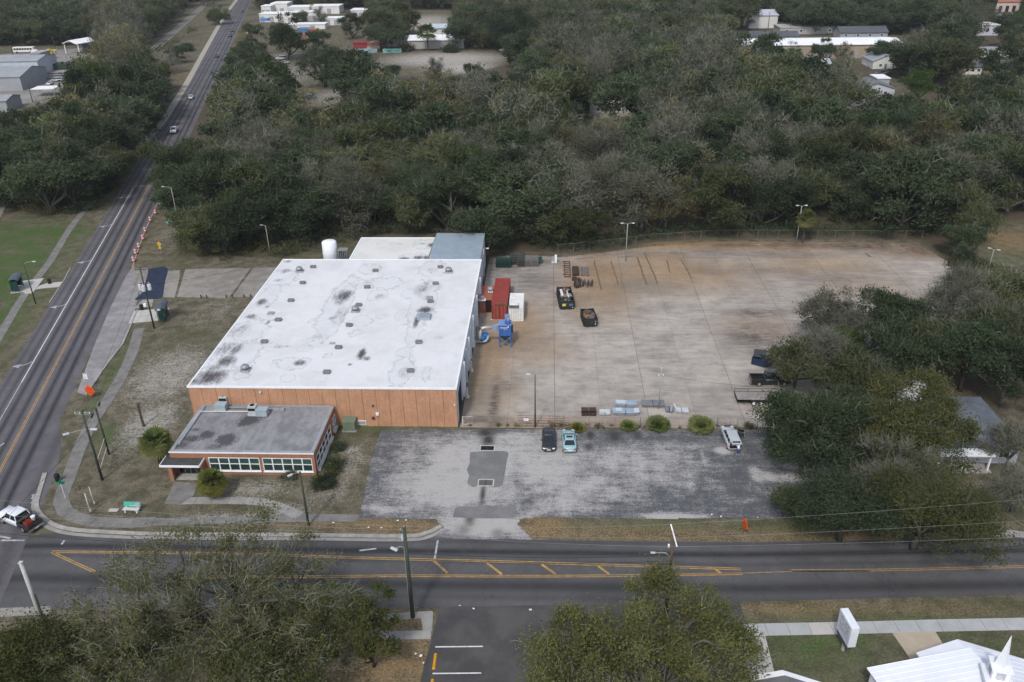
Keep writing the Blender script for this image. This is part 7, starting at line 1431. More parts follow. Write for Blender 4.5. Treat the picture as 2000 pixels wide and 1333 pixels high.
for s in (-1, 1):
    MB().obox((s*.035,.462,1.655),(.022,.012,.012)).build('eye', hairm, pr); MB().obox((s*.095,.37,1.64),(.02,.04,.06)).build('ear', skinm, pr)
    skin_mesh('shoe', [(s*.11,-.10,.05),(s*.115,.02,.05),(s*.125,.14,.035)], [(0,1),(1,2)], [.055,.052,.04], shoe, pr)
MB().obox((0,.455,1.575),(.05,.01,.012)).build('mouth', M('lip', (.22,.08,.07), .6), pr)
# ================================================================ TREES AND PLANTS
def leafmat(name, cols, trans=.25, objvar=.28):
    m = bpy.data.materials.new(name); m.use_nodes = True; t = m.node_tree; t.nodes.clear()
    o = t.nodes.new('ShaderNodeOutputMaterial'); mx = t.nodes.new('ShaderNodeMixShader'); d = t.nodes.new('ShaderNodeBsdfDiffuse'); tr = t.nodes.new('ShaderNodeBsdfTranslucent'); mx.inputs[0].default_value = trans
    at = t.nodes.new('ShaderNodeAttribute'); at.attribute_name = 'shade'; oi = t.nodes.new('ShaderNodeObjectInfo')
    ad = t.nodes.new('ShaderNodeMath'); ad.operation = 'ADD'; t.links.new(at.outputs['Fac'], ad.inputs[0])
    mr = t.nodes.new('ShaderNodeMapRange'); t.links.new(oi.outputs['Random'], mr.inputs[0]); mr.inputs[3].default_value = -.3; mr.inputs[4].default_value = .3; t.links.new(mr.outputs[0], ad.inputs[1])
    r = t.nodes.new('ShaderNodeValToRGB'); e = r.color_ramp.elements; e[0].position = 0; e[0].color = tuple(cols[0])+(1,); e[1].position = 1; e[1].color = tuple(cols[-1])+(1,)
    for i, c in enumerate(cols[1:-1]): q = e.new((i+1)/(len(cols)-1)); q.color = tuple(c)+(1,)
    t.links.new(ad.outputs[0], r.inputs[0])
    mul = t.nodes.new('ShaderNodeMath'); mul.operation = 'MULTIPLY'; t.links.new(oi.outputs['Random'], mul.inputs[0]); mul.inputs[1].default_value = 7.13
    fr = t.nodes.new('ShaderNodeMath'); fr.operation = 'FRACT'; t.links.new(mul.outputs[0], fr.inputs[0])
    mr2 = t.nodes.new('ShaderNodeMapRange'); t.links.new(fr.outputs[0], mr2.inputs[0]); mr2.inputs[3].default_value = 1-objvar; mr2.inputs[4].default_value = 1+objvar
    hv = t.nodes.new('ShaderNodeHueSaturation'); t.links.new(r.outputs[0], hv.inputs['Color']); t.links.new(mr2.outputs[0], hv.inputs['Value'])
    for q in (d, tr): t.links.new(hv.outputs[0], q.inputs['Color'])
    t.links.new(d.outputs[0], mx.inputs[1]); t.links.new(tr.outputs[0], mx.inputs[2]); t.links.new(mx.outputs[0], o.inputs[0]); return m
LM = dict(dark=leafmat('leaf_dark_evergreen', [(.042,.064,.033),(.062,.087,.044),(.088,.114,.058)], .5, .28),
          olive=leafmat('leaf_olive', [(.062,.080,.032),(.095,.112,.045),(.138,.148,.062)], .5, .28),
          tan=leafmat('leaf_tan', [(.095,.092,.038),(.145,.128,.052),(.19,.165,.075)], .45),
          bright=leafmat('leaf_bright', [(.040,.070,.018),(.062,.10,.028),(.09,.135,.036)], .45),
          grey=leafmat('leaf_grey', [(.082,.088,.053),(.116,.12,.078),(.155,.155,.11)], .45, .2),
          oliven=leafmat('leaf_olive_bright', [(.072,.085,.028),(.122,.130,.045),(.185,.185,.07)], .5, .15),
          twig=leafmat('twig_grey', [(.076,.076,.057),(.122,.122,.095),(.185,.185,.155)], 0.0, .2),
          bark=leafmat('bark_grey_brown', [(.040,.037,.031),(.075,.070,.060),(.14,.135,.12)], 0.0, .2),
          twigp=leafmat('twig_pale_lichen', [(.12,.118,.085),(.20,.198,.155),(.31,.31,.26)], 0.0, .05), lich=leafmat('leaf_lichen', [(.082,.090,.034),(.128,.130,.052),(.175,.17,.08)], .5),
          palm=leafmat('palm_green', [(.08,.115,.035),(.11,.14,.045),(.17,.16,.06)], .4), palml=leafmat('palmetto_light', [(.15,.19,.06),(.20,.235,.08),(.27,.26,.10)], .45), palmo=leafmat('palm_ochre', [(.12,.14,.035),(.20,.175,.05),(.30,.20,.06)], .4))
def unit(v): return v/np.maximum(np.linalg.norm(v, axis=-1, keepdims=True), 1e-9)
def cards(rng, cen, rc, per, size, up=.7, flat=.7, asp=.62):
    n = len(cen)*per; c = np.repeat(cen, per, 0); rr = np.repeat(rc, per)[:, None]
    off = rng.normal(size=(n, 3))*np.array([1, 1, flat])*rr*.62; p = c+off
    nr = unit(rng.normal(size=(n, 3))+np.array([0, 0, up])+unit(off)*.4); t = unit(np.cross(nr, rng.normal(size=(n, 3)))); b = np.cross(nr, t)
    s = (size*rng.uniform(.55, 1.45, n))[:, None]
    q = np.stack([p-t*s*.5, p+b*s*asp*.5, p+t*s*.5, p-b*s*asp*.5], 1)
    sh = np.repeat(rng.uniform(0, 1, len(cen)), per)*.6+rng.uniform(0, .4, n)
    return q, np.repeat(sh[:, None], 4, 1)
def twigs(rng, cen, rc, per, L, w, outc):
    n = len(cen)*per; c = np.repeat(cen, per, 0); rr = np.repeat(rc, per)[:, None]
    p = c+rng.normal(size=(n, 3))*rr*.45; d = unit(unit(p-outc)*.8+rng.normal(size=(n, 3))*.75+np.array([0, 0, .35])); l = (L*rng.uniform(.4, 1.3, n))[:, None]
    b = unit(np.cross(d, rng.normal(size=(n, 3))))*w
    bend = rng.normal(size=(n, 3))*l*.12; m = p+d*l*.5+bend; e = p+d*l
    q = np.concatenate([np.stack([p-b, p+b, m+b*.7, m-b*.7], 1), np.stack([m-b*.7, m+b*.7, e+b*.25, e-b*.25], 1)])
    sh = np.tile(rng.uniform(.1, 1, n), 2); return q, np.repeat(sh[:, None], 4, 1)
def qmesh(name, parts, mats):
    co = np.concatenate([q.reshape(-1, 3) for q, s, k in parts]); sh = np.concatenate([s.ravel() for q, s, k in parts]); mi = np.concatenate([np.full(len(q), k) for q, s, k in parts])
    me = raw_mesh(name, co, np.arange(len(co)).reshape(-1, 4), None, mats, mi); setattrs(me, dict(shade=sh)); return me
def tree_geo(seed, H, R, kind, base=.3, nc=46, per=110, leaf=.42, tw=0, twL=1.4, tww=.035, rcf=.24, limbs=7, sub=3, r0=None, lop=.28, zflat=.55, dmin=-.45, lobes=0):
    rng = np.random.default_rng(seed); zb = H*base; zc = zb+(H-zb)*.45; rz = (H-zb)*zflat; oc = np.array([0, 0, zc-rz*.3])
    d = unit(rng.normal(size=(nc*3, 3))); d = d[d[:, 2] > dmin][:nc]; n = len(d)
    az = np.arctan2(d[:, 1], d[:, 0]); ph = rng.uniform(0, 6.28, 4)
    lob = 1+lop*(.5*np.sin(2*az+ph[0])+.4*np.sin(3*az+ph[1])+.3*np.sin(5*az+ph[2]))
    f = np.where(rng.random(n) < .7, rng.uniform(.78, 1.05, n), rng.uniform(.35, .8, n))*lob
    cen = np.stack([d[:, 0]*R*f*.86, d[:, 1]*R*f*.86, zc+d[:, 2]*rz*f*np.clip(lob, .75, 1.2)], 1); rc = R*rcf*rng.uniform(.6, 1.25, n)
    if lobes:                                             # several domes at their own heights, clumps on each
        la = rng.permutation(lobes)*6.283/lobes+rng.uniform(-.35, .35, lobes); lr = R*np.where(np.arange(lobes) < max(1, lobes//4), rng.uniform(.05, .3, lobes), rng.uniform(.5, .72, lobes)); lR = R*rng.uniform(.30, .46, lobes)
        lc = np.stack([lr*np.cos(la), lr*np.sin(la), zc+rz*(.42-.75*(lr/R)**2+rng.uniform(-.32, .22, lobes))], 1); w_ = rng.choice(lobes, n, p=lR**2/np.sum(lR**2)); dd = d.copy(); dd[:, 2] = np.where(dd[:, 2] < -.2, -dd[:, 2], dd[:, 2]); ff = np.where(rng.random(n) < .8, rng.uniform(.8, 1.05, n), rng.uniform(.3, .8, n))
        shell = cen; low = (rng.random(n) < .34) & (shell[:, 2] < zc+.1*rz)
        cen = lc[w_]+dd*np.stack([lR[w_]*ff, lR[w_]*ff, lR[w_]*.85*ff], 1); cen[:, 2] = np.clip(cen[:, 2], zb*.6, H*1.05); cen[low] = shell[low]
    parts = []
    if per: q, s = cards(rng, cen, rc, per, leaf); parts.append((q, s, 0))
    if tw: q, s = twigs(rng, cen, rc*1.1, tw, twL, tww, oc); parts.append((q, s, 1))
    # trunk, limbs and branches reaching the clumps
    mb = MB(); r0 = r0 or max(.16, R*.055); lean = rng.normal(size=2)*.05*H; fork = np.array([lean[0]*.4, lean[1]*.4, zb*.75])
    mb.tube([(0, 0, -.1), tuple(fork*np.array([.5, .5, .5])), tuple(fork)], [r0*1.25, r0*.95, r0*.85], 7)
    order = rng.permutation(n)[:limbs]
    for i in order:
        tip = cen[i]*np.array([.9, .9, 1])+np.array([0, 0, -.1*rz]); m = fork*.45+tip*.55+np.array([0, 0, -.05*R])+rng.normal(size=3)*R*.09; m2 = m*.4+tip*.6+np.array([0, 0, .04*R])+rng.normal(size=3)*R*.07
        cv = smooth_line([fork, m, m2, tip], 3); mb.tube(cv, [r0*(.6-.5*i_/(len(cv)-1)) for i_ in range(len(cv))], 5, False)
        dist = np.linalg.norm(cen-m, axis=1)
        for j in np.argsort(dist)[1:1+sub]:
            k = (m+cen[j])/2+rng.normal(size=3)*R*.06; mb.tube([tuple(m), tuple(k), tuple(cen[j])], [r0*.28, r0*.17, r0*.05], 4, False)
    return parts, mb
def bark_mesh(name, mb):
    me = mb.mesh(name, LM['bark'], True); v = np.array(mb.v); setattrs(me, dict(shade=np.random.default_rng(1).uniform(.25, .75, len(v)))); return me
SPEC = {  # kind: crown recipe for an 11 m tree
 'dark': dict(per=185, leaf=.36, tw=6, rcf=.19, kind='dark', base=.08, dmin=-.8, nc=78, lobes=7), 'olive': dict(per=155, leaf=.34, tw=10, rcf=.19, kind='olive', base=.1, dmin=-.75, nc=78, lobes=6),
 'grey': dict(per=58, leaf=.34, tw=36, twL=1.5, tww=.026, rcf=.25, kind='grey', limbs=10, sub=4, base=.16, dmin=-.7, nc=52), 'tan': dict(per=90, leaf=.36, tw=18, rcf=.23, kind='tan', base=.12, dmin=-.7, nc=54), 'bright': dict(per=140, leaf=.40, tw=3, rcf=.24, kind='bright', base=.1, dmin=-.75, nc=54)}
def make_variant(kind, seed, H=11.0, R=5.4, far=False, **kw):
    s = dict(SPEC[kind]); s.update(kw); k = s.pop('kind')
    if far: s['per'] = int(s['per']*.3); s['leaf'] *= 1.6; s['tw'] = int(s['tw']*.4); s['tww'] = s.get('tww', .035)*1.7; s['limbs'] = 5; s['sub'] = 1
    parts, mb = tree_geo(seed, H, R, k, **s)
    cm = qmesh('crown', parts, [LM[k], LM['twig']]); return cm, bark_mesh('trunk', mb)
VARS = {'dark': [make_variant('dark', 10+i, 11+.6*i, 5.2+.3*i, zflat=.5+.05*i) for i in range(4)], 'olive': [make_variant('olive', 20+i, 11, 5.4, zflat=.5+.05*i) for i in range(3)],
        'grey': [make_variant('grey', 30+i, 11.5, 5.4, zflat=.56) for i in range(4)], 'tan': [make_variant('tan', 40, 10.5, 4.8)], 'bright': [make_variant('bright', 50, 11, 5.0)]}
def put_tree(name, label, x, y, cm, tm, rz, sc, group=None, cat='tree'):
    t = thing(name, label, cat, (x, y, 0), rz, group); t.scale = sc
    for n, me in (('trunk', tm), ('crown', cm)):
        o = bpy.data.objects.new(n, me); COL.objects.link(o); o.parent = t
    return t
# ---- trees that stand out, each grown for its place: (name, label, crown px, py, crown z, H, R, recipe)
HERO = [
 ('live_oak','sprawling near leafless live oak over the street at lower left',(430,1212),5.0,10.5,13.2,dict(kind='lich',base=.30,nc=200,per=120,leaf=.19,tw=26,lobes=13,twL=1.3,tww=.013,rcf=.085,limbs=16,sub=7,r0=.50,lop=.35,zflat=.42),'grey'),
 ('live_oak','green live oak in the bottom left corner by the concrete pole',(40,1325),5.0,8.5,6.5,dict(lobes=8,kind='oliven',nc=75,per=300,leaf=.19,tw=14,twL=1.0,tww=.014,rcf=.20,limbs=9,sub=3),'olive'),
 ('live_oak','mixed green live oak at the bottom edge left of the dry bed',(500,1330),4.2,8.0,7.0,dict(lobes=8,kind='oliven',nc=70,per=240,leaf=.19,tw=22,twL=1.2,tww=.014,rcf=.19,limbs=9,sub=3,lop=.5),'olive'),
 ('live_oak','olive green oak filling under the leafless live oak on its left',(235,1275),4.0,7.0,4.6,dict(kind='oliven',nc=60,per=150,leaf=.17,tw=30,twL=1.0,tww=.012,rcf=.17,limbs=9,sub=3,lop=.5),'olive'),
 ('live_oak','olive green oak under the right half of the leafless live oak',(620,1235),4.2,7.5,4.4,dict(kind='oliven',nc=60,per=140,leaf=.17,tw=30,twL=1.0,tww=.012,rcf=.17,limbs=9,sub=3,lop=.5),'olive'),
 ('small_oak','thin drooping oak branchy tree beside the dry bed by the near pole',(722,1235),4.5,8.0,2.6,dict(kind='oliven',base=.15,nc=34,per=240,leaf=.18,tw=12,twL=.8,tww=.013,rcf=.24,limbs=7,sub=2,lop=.5,zflat=.6),'olive'),
 ('live_oak','big green live oak with pale bare limbs at bottom centre right',(1262,1342),4.8,9.0,11.0,dict(kind='oliven',base=.25,nc=170,per=330,leaf=.19,tw=12,twL=1.1,tww=.022,rcf=.10,limbs=34,sub=3,r0=.36,lobes=11,lop=.22,zflat=.45),'olive'),
 ('live_oak','dark dense live oak hiding the front of the black pickup',(1588,845),5.0,11.0,7.6,dict(lobes=8,dmin=-.8,kind='dark',base=.08,nc=150,per=330,leaf=.22,tw=6,rcf=.15,limbs=9,sub=2,zflat=.5),'dark'),
 ('live_oak','ochre tinged live oak spreading over the white garage',(1745,832),6.0,12.0,8.6,dict(lobes=8,dmin=-.8,kind='oliven',base=.15,nc=140,per=280,leaf=.22,tw=8,rcf=.145,limbs=12,sub=3,r0=.5,zflat=.45,lop=.35),'olive'),
 ('oak','dark sparse oak over the lower right corner of the car park',(1650,1000),4.0,8.5,6.2,dict(lobes=8,dmin=-.8,kind='dark',nc=80,per=170,leaf=.20,tw=16,twL=1.2,tww=.016,rcf=.19,limbs=10,sub=3,lop=.45),'dark'),
 ('oak','brownish sparse oak overhanging the street at right',(1800,1010),4.5,9.5,7.6,dict(lobes=8,dmin=-.8,kind='oliven',nc=95,per=160,leaf=.20,tw=20,twL=1.3,tww=.017,rcf=.18,limbs=12,sub=3,lop=.4),'olive'),
 ('oak','grey twigged tree between the car park oak and the bungalow porch',(1735,940),4.0,8.0,4.8,dict(kind='grey',nc=50,per=70,leaf=.22,tw=80,twL=1.3,tww=.018,rcf=.22,limbs=10,sub=3,lop=.4),'grey'),
 ('small_oak','small bushy oak on the car park edge above the orange sign',(1545,988),1.6,3.6,2.5,dict(kind='olive',base=.15,nc=26,per=180,leaf=.19,tw=20,twL=.7,tww=.013,rcf=.28,limbs=6,sub=2),'olive'),
 ('oak','thin grey topped oak at the right edge of the open yard',(1625,640),5.0,10.0,5.6,dict(kind='grey',nc=60,per=110,leaf=.27,tw=70,twL=1.4,tww=.02,rcf=.20,limbs=10,sub=3,lop=.4),'grey'),
 ('evergreen_oak','dark rounded evergreen oak behind the yard right edge',(1735,625),5.5,11.0,5.4,dict(lobes=8,kind='dark',nc=70,per=240,leaf=.27,tw=6,rcf=.20,limbs=8,sub=2,zflat=.55),'dark'),
 ('small_oak','russet green small oak beside the blue tipped skip',(1556,722),3.4,7.5,4.7,dict(kind='olive',nc=40,per=190,leaf=.25,tw=16,rcf=.24,limbs=7,sub=2),'olive'),
 ('oak','bare grey brown tree just right of the russet small oak',(1600,705),3.6,8.0,4.2,dict(kind='grey',nc=45,per=60,leaf=.24,tw=80,twL=1.3,tww=.02,rcf=.22,limbs=10,sub=3),'grey'),
 ('small_oak','fresh green young tree in front of the grey brown one',(1650,690),3.2,7.0,3.2,dict(kind='bright',nc=36,per=190,leaf=.25,tw=6,rcf=.25,limbs=6,sub=2),'bright'),
 ('oak','ochre oak between the yard edge and the small shed',(1660,755),4.2,9.0,5.4,dict(lobes=8,kind='olive',nc=60,per=210,leaf=.26,tw=20,rcf=.2,limbs=8,sub=2),'olive'),
 ('evergreen_oak','deep green oak above the small shed roof',(1760,705),5.0,10.5,5.8,dict(lobes=8,kind='dark',nc=64,per=220,leaf=.28,tw=8,rcf=.2,limbs=8,sub=2),'dark'),
 ('dead_oak','oak with pale dead limbs among the right hand trees',(1865,615),5.0,11.0,5.6,dict(kind='grey',nc=54,per=60,leaf=.28,tw=90,twL=1.8,tww=.024,rcf=.22,limbs=14,sub=4,r0=.3),'grey'),
 ('oak','olive grey oak at the right picture edge below the rough grass',(1945,590),5.0,11.0,6.2,dict(lobes=8,kind='olive',nc=60,per=170,leaf=.29,tw=30,rcf=.21,limbs=8,sub=3),'olive'),
 ('oak','broad olive oak at the right picture edge above the bungalow',(1965,680),5.0,11.0,6.6,dict(lobes=8,kind='olive',nc=64,per=170,leaf=.28,tw=30,rcf=.21,limbs=8,sub=3),'olive'),
 ('evergreen_oak','dark oak just behind the bungalow roof',(1890,705),5.0,11.0,6.0,dict(lobes=8,kind='dark',nc=64,per=210,leaf=.28,tw=8,rcf=.2,limbs=8,sub=2),'dark'),
 ('evergreen_oak','dark bushy oak at the right rear corner of the bungalow',(1968,745),4.0,9.0,4.4,dict(kind='dark',nc=50,per=200,leaf=.26,tw=10,rcf=.22,limbs=7,sub=2),'dark'),
 ('oak','middling olive oak in the gap of the right hand trees',(1840,690),4.6,10.0,5.2,dict(lobes=8,kind='olive',nc=56,per=180,leaf=.28,tw=20,rcf=.21,limbs=7,sub=2),'olive'),
 ('small_oak','thin grey green tree in front of the bungalow at the right edge',(1975,870),3.6,7.0,3.0,dict(kind='grey',nc=30,per=90,leaf=.2,tw=70,twL=1.0,tww=.014,rcf=.26,limbs=9,sub=3),'grey'),
 ('small_oak','bare grey shrubby tree on the verge at the far right',(1985,965),2.6,5.5,3.2,dict(kind='grey',nc=30,per=50,leaf=.2,tw=80,twL=1.0,tww=.014,rcf=.26,limbs=9,sub=3),'grey'),
 ('lime_tree','lime green rounded tree in the upper right wood',(1798,168),7.0,12.0,5.8,dict(kind='bright',nc=60,per=130,leaf=.42,tw=0,rcf=.22,limbs=6,sub=1),'bright'),
 ('broad_oak','lone broad oak standing in the pale clearing at upper left centre',(632,135),7.0,15.0,10.5,dict(kind='dark',base=.25,nc=80,per=70,leaf=.5,tw=25,rcf=.17,limbs=14,sub=3,r0=.6),'dark'),
 ('spreading_oak','spreading flat topped oak behind the graffiti container',(752,72),7.0,13.0,12.5,dict(kind='dark',base=.35,nc=80,per=90,leaf=.6,tw=6,rcf=.16,limbs=9,sub=2,zflat=.4),'dark'),
 ('evergreen_tree','tall dark evergreen tree in front of the bright storage sheds',(560,82),8.0,17.0,9.5,dict(kind='dark',base=.12,nc=90,per=110,leaf=.6,tw=0,rcf=.18,limbs=6,sub=1),'dark'),
 ('evergreen_tree','big dark evergreen mass right of the pale dirt lot',(1010,70),8.0,17.0,15.0,dict(kind='dark',base=.15,nc=130,per=110,leaf=.6,tw=4,rcf=.14,limbs=8,sub=1),'dark'),
 ('tan_tree','golden tan tree in the wood above the double headed lamp',(1302,400),6.5,11.5,5.2,dict(kind='tan',nc=54,per=110,leaf=.36,tw=25,rcf=.21,limbs=8,sub=3),'tan'),
 ('pale_bare_tree','tall pale barked bare tree in the middle of the wood',(1165,150),9.0,17.0,4.6,dict(kind='grey',base=.4,nc=30,per=6,leaf=.3,tw=60,twL=2.4,tww=.04,rcf=.3,limbs=12,sub=4,r0=.22),'grey'),
 ('roadside_tree','bushy round tree alone on the grass strip up the highway',(425,32),5.0,9.0,7.5,dict(kind='olive',base=.15,nc=60,per=80,leaf=.6,tw=4,rcf=.2,limbs=6,sub=1),'olive'),
]
hero_xy = []; hero_n = 0
for i, (nm, lb, c, zc, H, R, s, kd) in enumerate(HERO):
    x, y = G(c[0], c[1], zc); s = dict(s); k = s.pop('kind'); s['leaf'] *= 1.18; s['per'] = int(s['per']*1.2); parts, mb = tree_geo(300+i, H, R, k, **s)
    cm = qmesh('crown', parts, [LM[k], LM['twigp' if k == 'lich' else 'twig']]); put_tree(nm, lb, x, y, cm, bark_mesh('trunk', mb), .7*i, (1,1,1)); hero_xy.append((x, y, R))
# ---- the wood
rngw = np.random.default_rng(77)
pts = []; sp = 7.6
for j, yy in enumerate(np.arange(95, 800, sp*.87)):
    k = 1.0 if yy < 380 else 1.25
    lo = -0.70*yy-60; hi = .62*yy+45
    for xx in np.arange(lo, hi, sp*k): pts.append((xx+(j % 2)*sp*k*.5+rngw.normal()*sp*.22, yy+rngw.normal()*sp*.22))
pts = np.array(pts)
inw = (inpoly(pts[:,0], pts[:,1], F_MAIN) | inpoly(pts[:,0], pts[:,1], F_LEFT) | (inpoly(pts[:,0], pts[:,1], F_RIGHT) & False))
# keep trunks clear of the yard and building outlines
for c in CLEAR: inw &= ~inpoly(pts[:,0], pts[:,1], c)
pts = pts[inw]
off = np.abs(pts[:,0]-(-71.08-(pts[:,1]-85.43)*.2769)); pts = pts[(off > 9.5) | (pts[:,1] > 760)]
KSPOT = [((665,375),60,'grey'),((960,310),70,'grey'),((1455,360),60,'grey'),((1180,330),40,'grey'),((500,310),70,'grey'),((1170,110),60,'grey'),((1360,130),90,'grey'),((1600,350),60,'olive'),((1740,330),70,'olive'),((1850,360),60,'grey'),((1960,380),60,'grey'),((1300,440),40,'dark'),((1390,420),40,'dark'),((1560,440),60,'dark'),((1700,420),80,'dark'),((900,330),30,'olive'),((850,240),50,'tan'),((130,60),60,'dark'),((230,60),60,'grey'),((200,110),60,'tan'),((120,300),40,'tan'),((1500,180),60,'olive'),((1640,180),60,'olive'),((1350,210),50,'grey'),((1030,420),60,'olive'),((1140,400),50,'olive'),((1800,320),40,'tan'),((1740,300),30,'tan'),((960,440),50,'dark'),((430,440),60,'dark'),((100,370),60,'dark'),((250,230),60,'dark'),((1420,250),40,'grey'),((300,10),60,'olive'),((600,6),60,'tan'),((760,30),40,'olive'),((1900,200),70,'dark'),((1600,20),120,'dark'),((1750,40),80,'dark')]
def kind_at(px, py, r):
    for (c, rad_, k) in KSPOT:
        if (px-c[0])**2+((py-c[1])*1.6)**2 < rad_**2 and r.random() < (.5 if k == 'grey' else .75): return k
    q = r.random(); return 'dark' if q < .42 else 'olive' if q < .83 else 'grey' if q < .94 else 'tan' if q < .98 else 'bright'
LMK = [((652,470),'white tank'),((850,470),'blue grey lean-to'),((1015,520),'stacked racks'),((1120,530),'rusty frames'),((1228,450),'double headed lamp in the yard'),((1557,430),'fan palm by the lamp'),((1820,490),'far corner of the yard'),((330,420),'green truck by the barrels'),((1302,400),'golden tan tree'),((337,254),'white pickup on the highway'),((110,560),'far bus stop'),((70,150),'left yard warehouses'),((340,70),'railway'),((632,135),'lone broad oak'),((860,118),'pale dirt lot'),((1190,210),'sandy clearing'),((1600,100),'long tan warehouse'),((1705,175),'grey house in the wood'),((1798,168),'lime green tree'),((1900,140),'upper right cottages'),((560,50),'bright storage sheds'),((1165,150),'tall pale barked tree'),((1930,485),'rough grass lamp'),((520,440),'lamp at the wood edge'),((1970,15),'plaza with red tiles')]
LMG = [(G(*c), n) for c, n in LMK]
KN = {'dark': ('evergreen_oak','dark bushy evergreen oak'), 'olive': ('oak','olive green oak'), 'grey': ('bare_tree','grey leafless tree'), 'tan': ('tan_tree','tan leaved tree'), 'bright': ('green_tree','fresh green tree')}
ORD = ['nearest','second nearest','third nearest','fourth nearest','fifth nearest','sixth nearest','seventh nearest','eighth nearest','ninth nearest','tenth nearest','eleventh nearest','twelfth nearest']+[q+' nearest' for q in 'thirteenth fourteenth fifteenth sixteenth seventeenth eighteenth nineteenth twentieth'.split()]+['twenty-%s nearest' % q for q in 'first second third fourth fifth sixth seventh eighth ninth'.split()]
def pin(x, y, poly):
    ins = False; n = len(poly)
    for i in range(n):
        x0, y0 = poly[i]; x1, y1 = poly[i-1]
        if (y0 > y) != (y1 > y) and x < (x1-x0)*(y-y0)/(y1-y0)+x0: ins = not ins
    return ins
cand = []; rk_ = random.Random(13)
for x, y in pts:
    if any((x-a)**2+(y-b)**2 < (r_*.72)**2 for a, b, r_ in hero_xy): continue
    S = rk_.choice((.8,.95,1.05,1.15,1.3,1.5))*rk_.uniform(.93,1.07)*(1.0 if y < 300 else 1.06); px, py, zc_ = P(x, y, 6.3*S); kd = kind_at(px, py, rk_); Rr = 6.0*S; pr_ = Rr*FPX/zc_
    ok = not (pin(x, y-Rr*.75, YARD) or pin(x-Rr*.6, y-Rr*.4, YARD) or pin(x, y, YARD))
    if not ok: continue
    for poly in VIEW_OPEN:
        for (ax_, ay_) in ((0,0),(.8,0),(-.8,0),(0,.6),(0,-.85),(.6,-.6),(-.6,-.6)):
            if pin(px+ax_*pr_, py+ay_*pr_*.9, poly): ok = False; break
        if not ok: break
    if not ok: continue
    vis = -60 < px < 2060 and -pr_ < py < 1400
    if not vis and (abs(px-1000) > 1250 or py < -70): continue
    cand.append((zc_, x, y, kd, S, px, py, vis))
cand.sort(key=lambda q: q[0])
N_IND = 280-len(HERO); near = [q for q in cand if q[7]][:N_IND]; ids = set(id(q) for q in near); rest = [q for q in cand if id(q) not in ids]
# labels: look, then rank from a landmark
lab = {}; byk = {}
for i, q in enumerate(near):
    L = min(range(len(LMG)), key=lambda j: (q[1]-LMG[j][0][0])**2+(q[2]-LMG[j][0][1])**2); byk.setdefault((q[3], L), []).append(i)
for (kd, L), idx in byk.items():
    idx.sort(key=lambda i: (near[i][1]-LMG[L][0][0])**2+(near[i][2]-LMG[L][0][1])**2)
    for r_, i in enumerate(idx): lab[i] = '%s, %s to the %s' % (KN[kd][1], ORD[min(r_, len(ORD)-1)], LMG[L][1])
for i, (zc_, x, y, kd, S, px, py, vis) in enumerate(near):
    cm, tm = VARS[kd][i % len(VARS[kd])]
    put_tree(KN[kd][0], lab[i], x, y, cm, tm, rk_.uniform(0, 6.28), (S*rk_.uniform(1.0,1.2), S*rk_.uniform(1.0,1.2), S*rk_.uniform(.8,1.1)), 'trees of the wood')
for k_, (lb, px, py, kd, S) in enumerate((('dark oak at the far right corner of the yard',1872,506,'dark',.8),('olive oak just behind the far right corner of the yard',1896,480,'olive',.85),('dark oak leaning over the blue grey lean-to roof',937,507,'dark',1.0),('dark tree standing before the long tan warehouse wall left of centre',1606,126,'dark',.9),('russet tan tree before the tan warehouse wall',1645,124,'tan',.8),('tall dark tree before the right end of the tan warehouse',1722,128,'dark',1.15),('green bushy tree before the left part of the tan warehouse',1548,128,'bright',.8),('grey bare tree at the lower edge of the pale clearing',850,162,'grey',.85),('small dark tree at the lower right edge of the pale clearing',925,160,'dark',.75),('small dark tree at the lower left edge of the pale clearing',765,160,'dark',.75),('grey twiggy tree at the left of the pale clearing',720,150,'grey',.9),('pale olive tree between the white storage buildings',590,52,'olive',.95),('grey tree before the back row of white storage buildings',628,50,'grey',.9),('dark tree before the right end of the storage buildings',690,76,'olive',1.3))):
    cm, tm = VARS[kd][k_ % len(VARS[kd])]; x, y = G(px, py); put_tree(KN[kd][0], lb, x, y, cm, tm, k_*1.3, (S, S, S))
# everything farther: one mass of distant woodland
srcs = bpy.data.collections.new('far_tree_kinds'); kidx = {}
for kd, nv in (('dark', 3), ('olive', 2), ('grey', 2), ('tan', 1), ('bright', 1)):
    for v in range(nv):
        cm, tm = make_variant(kd, 500+7*v+len(kidx), 11, 5.4, True); bmj = bmesh.new(); bmj.from_mesh(cm); k0_ = len(bmj.faces)
        me = bpy.data.meshes.new('far_tree'); bmj.to_mesh(me); bmj.free(); 
        for mm in (LM[SPEC[kd]['kind']], LM['twig']): me.materials.append(mm)
        o = bpy.data.objects.new('a%02d_far_tree' % sum(len(q) for q in kidx.values()), me); srcs.objects.link(o); kidx.setdefault(kd, []).append(sum(len(q) for q in kidx.values()))
fw_co = np.array([(q[1], q[2], 0.0) for q in rest]); me = bpy.data.meshes.new('distant_woodland'); me.vertices.add(len(fw_co)); me.vertices.foreach_set('co', fw_co.astype(np.float32).ravel())
a = me.attributes.new('variant', 'INT', 'POINT'); a.data.foreach_set('value', [rk_.choice(kidx[q[3]]) for q in rest])
a = me.attributes.new('turn', 'FLOAT', 'POINT'); a.data.foreach_set('value', [rk_.uniform(0, 6.28) for q in rest])
a = me.attributes.new('size', 'FLOAT', 'POINT'); a.data.foreach_set('value', [q[4]*1.08 for q in rest])
dw = link('distant_woodland', me, None, 'stuff')
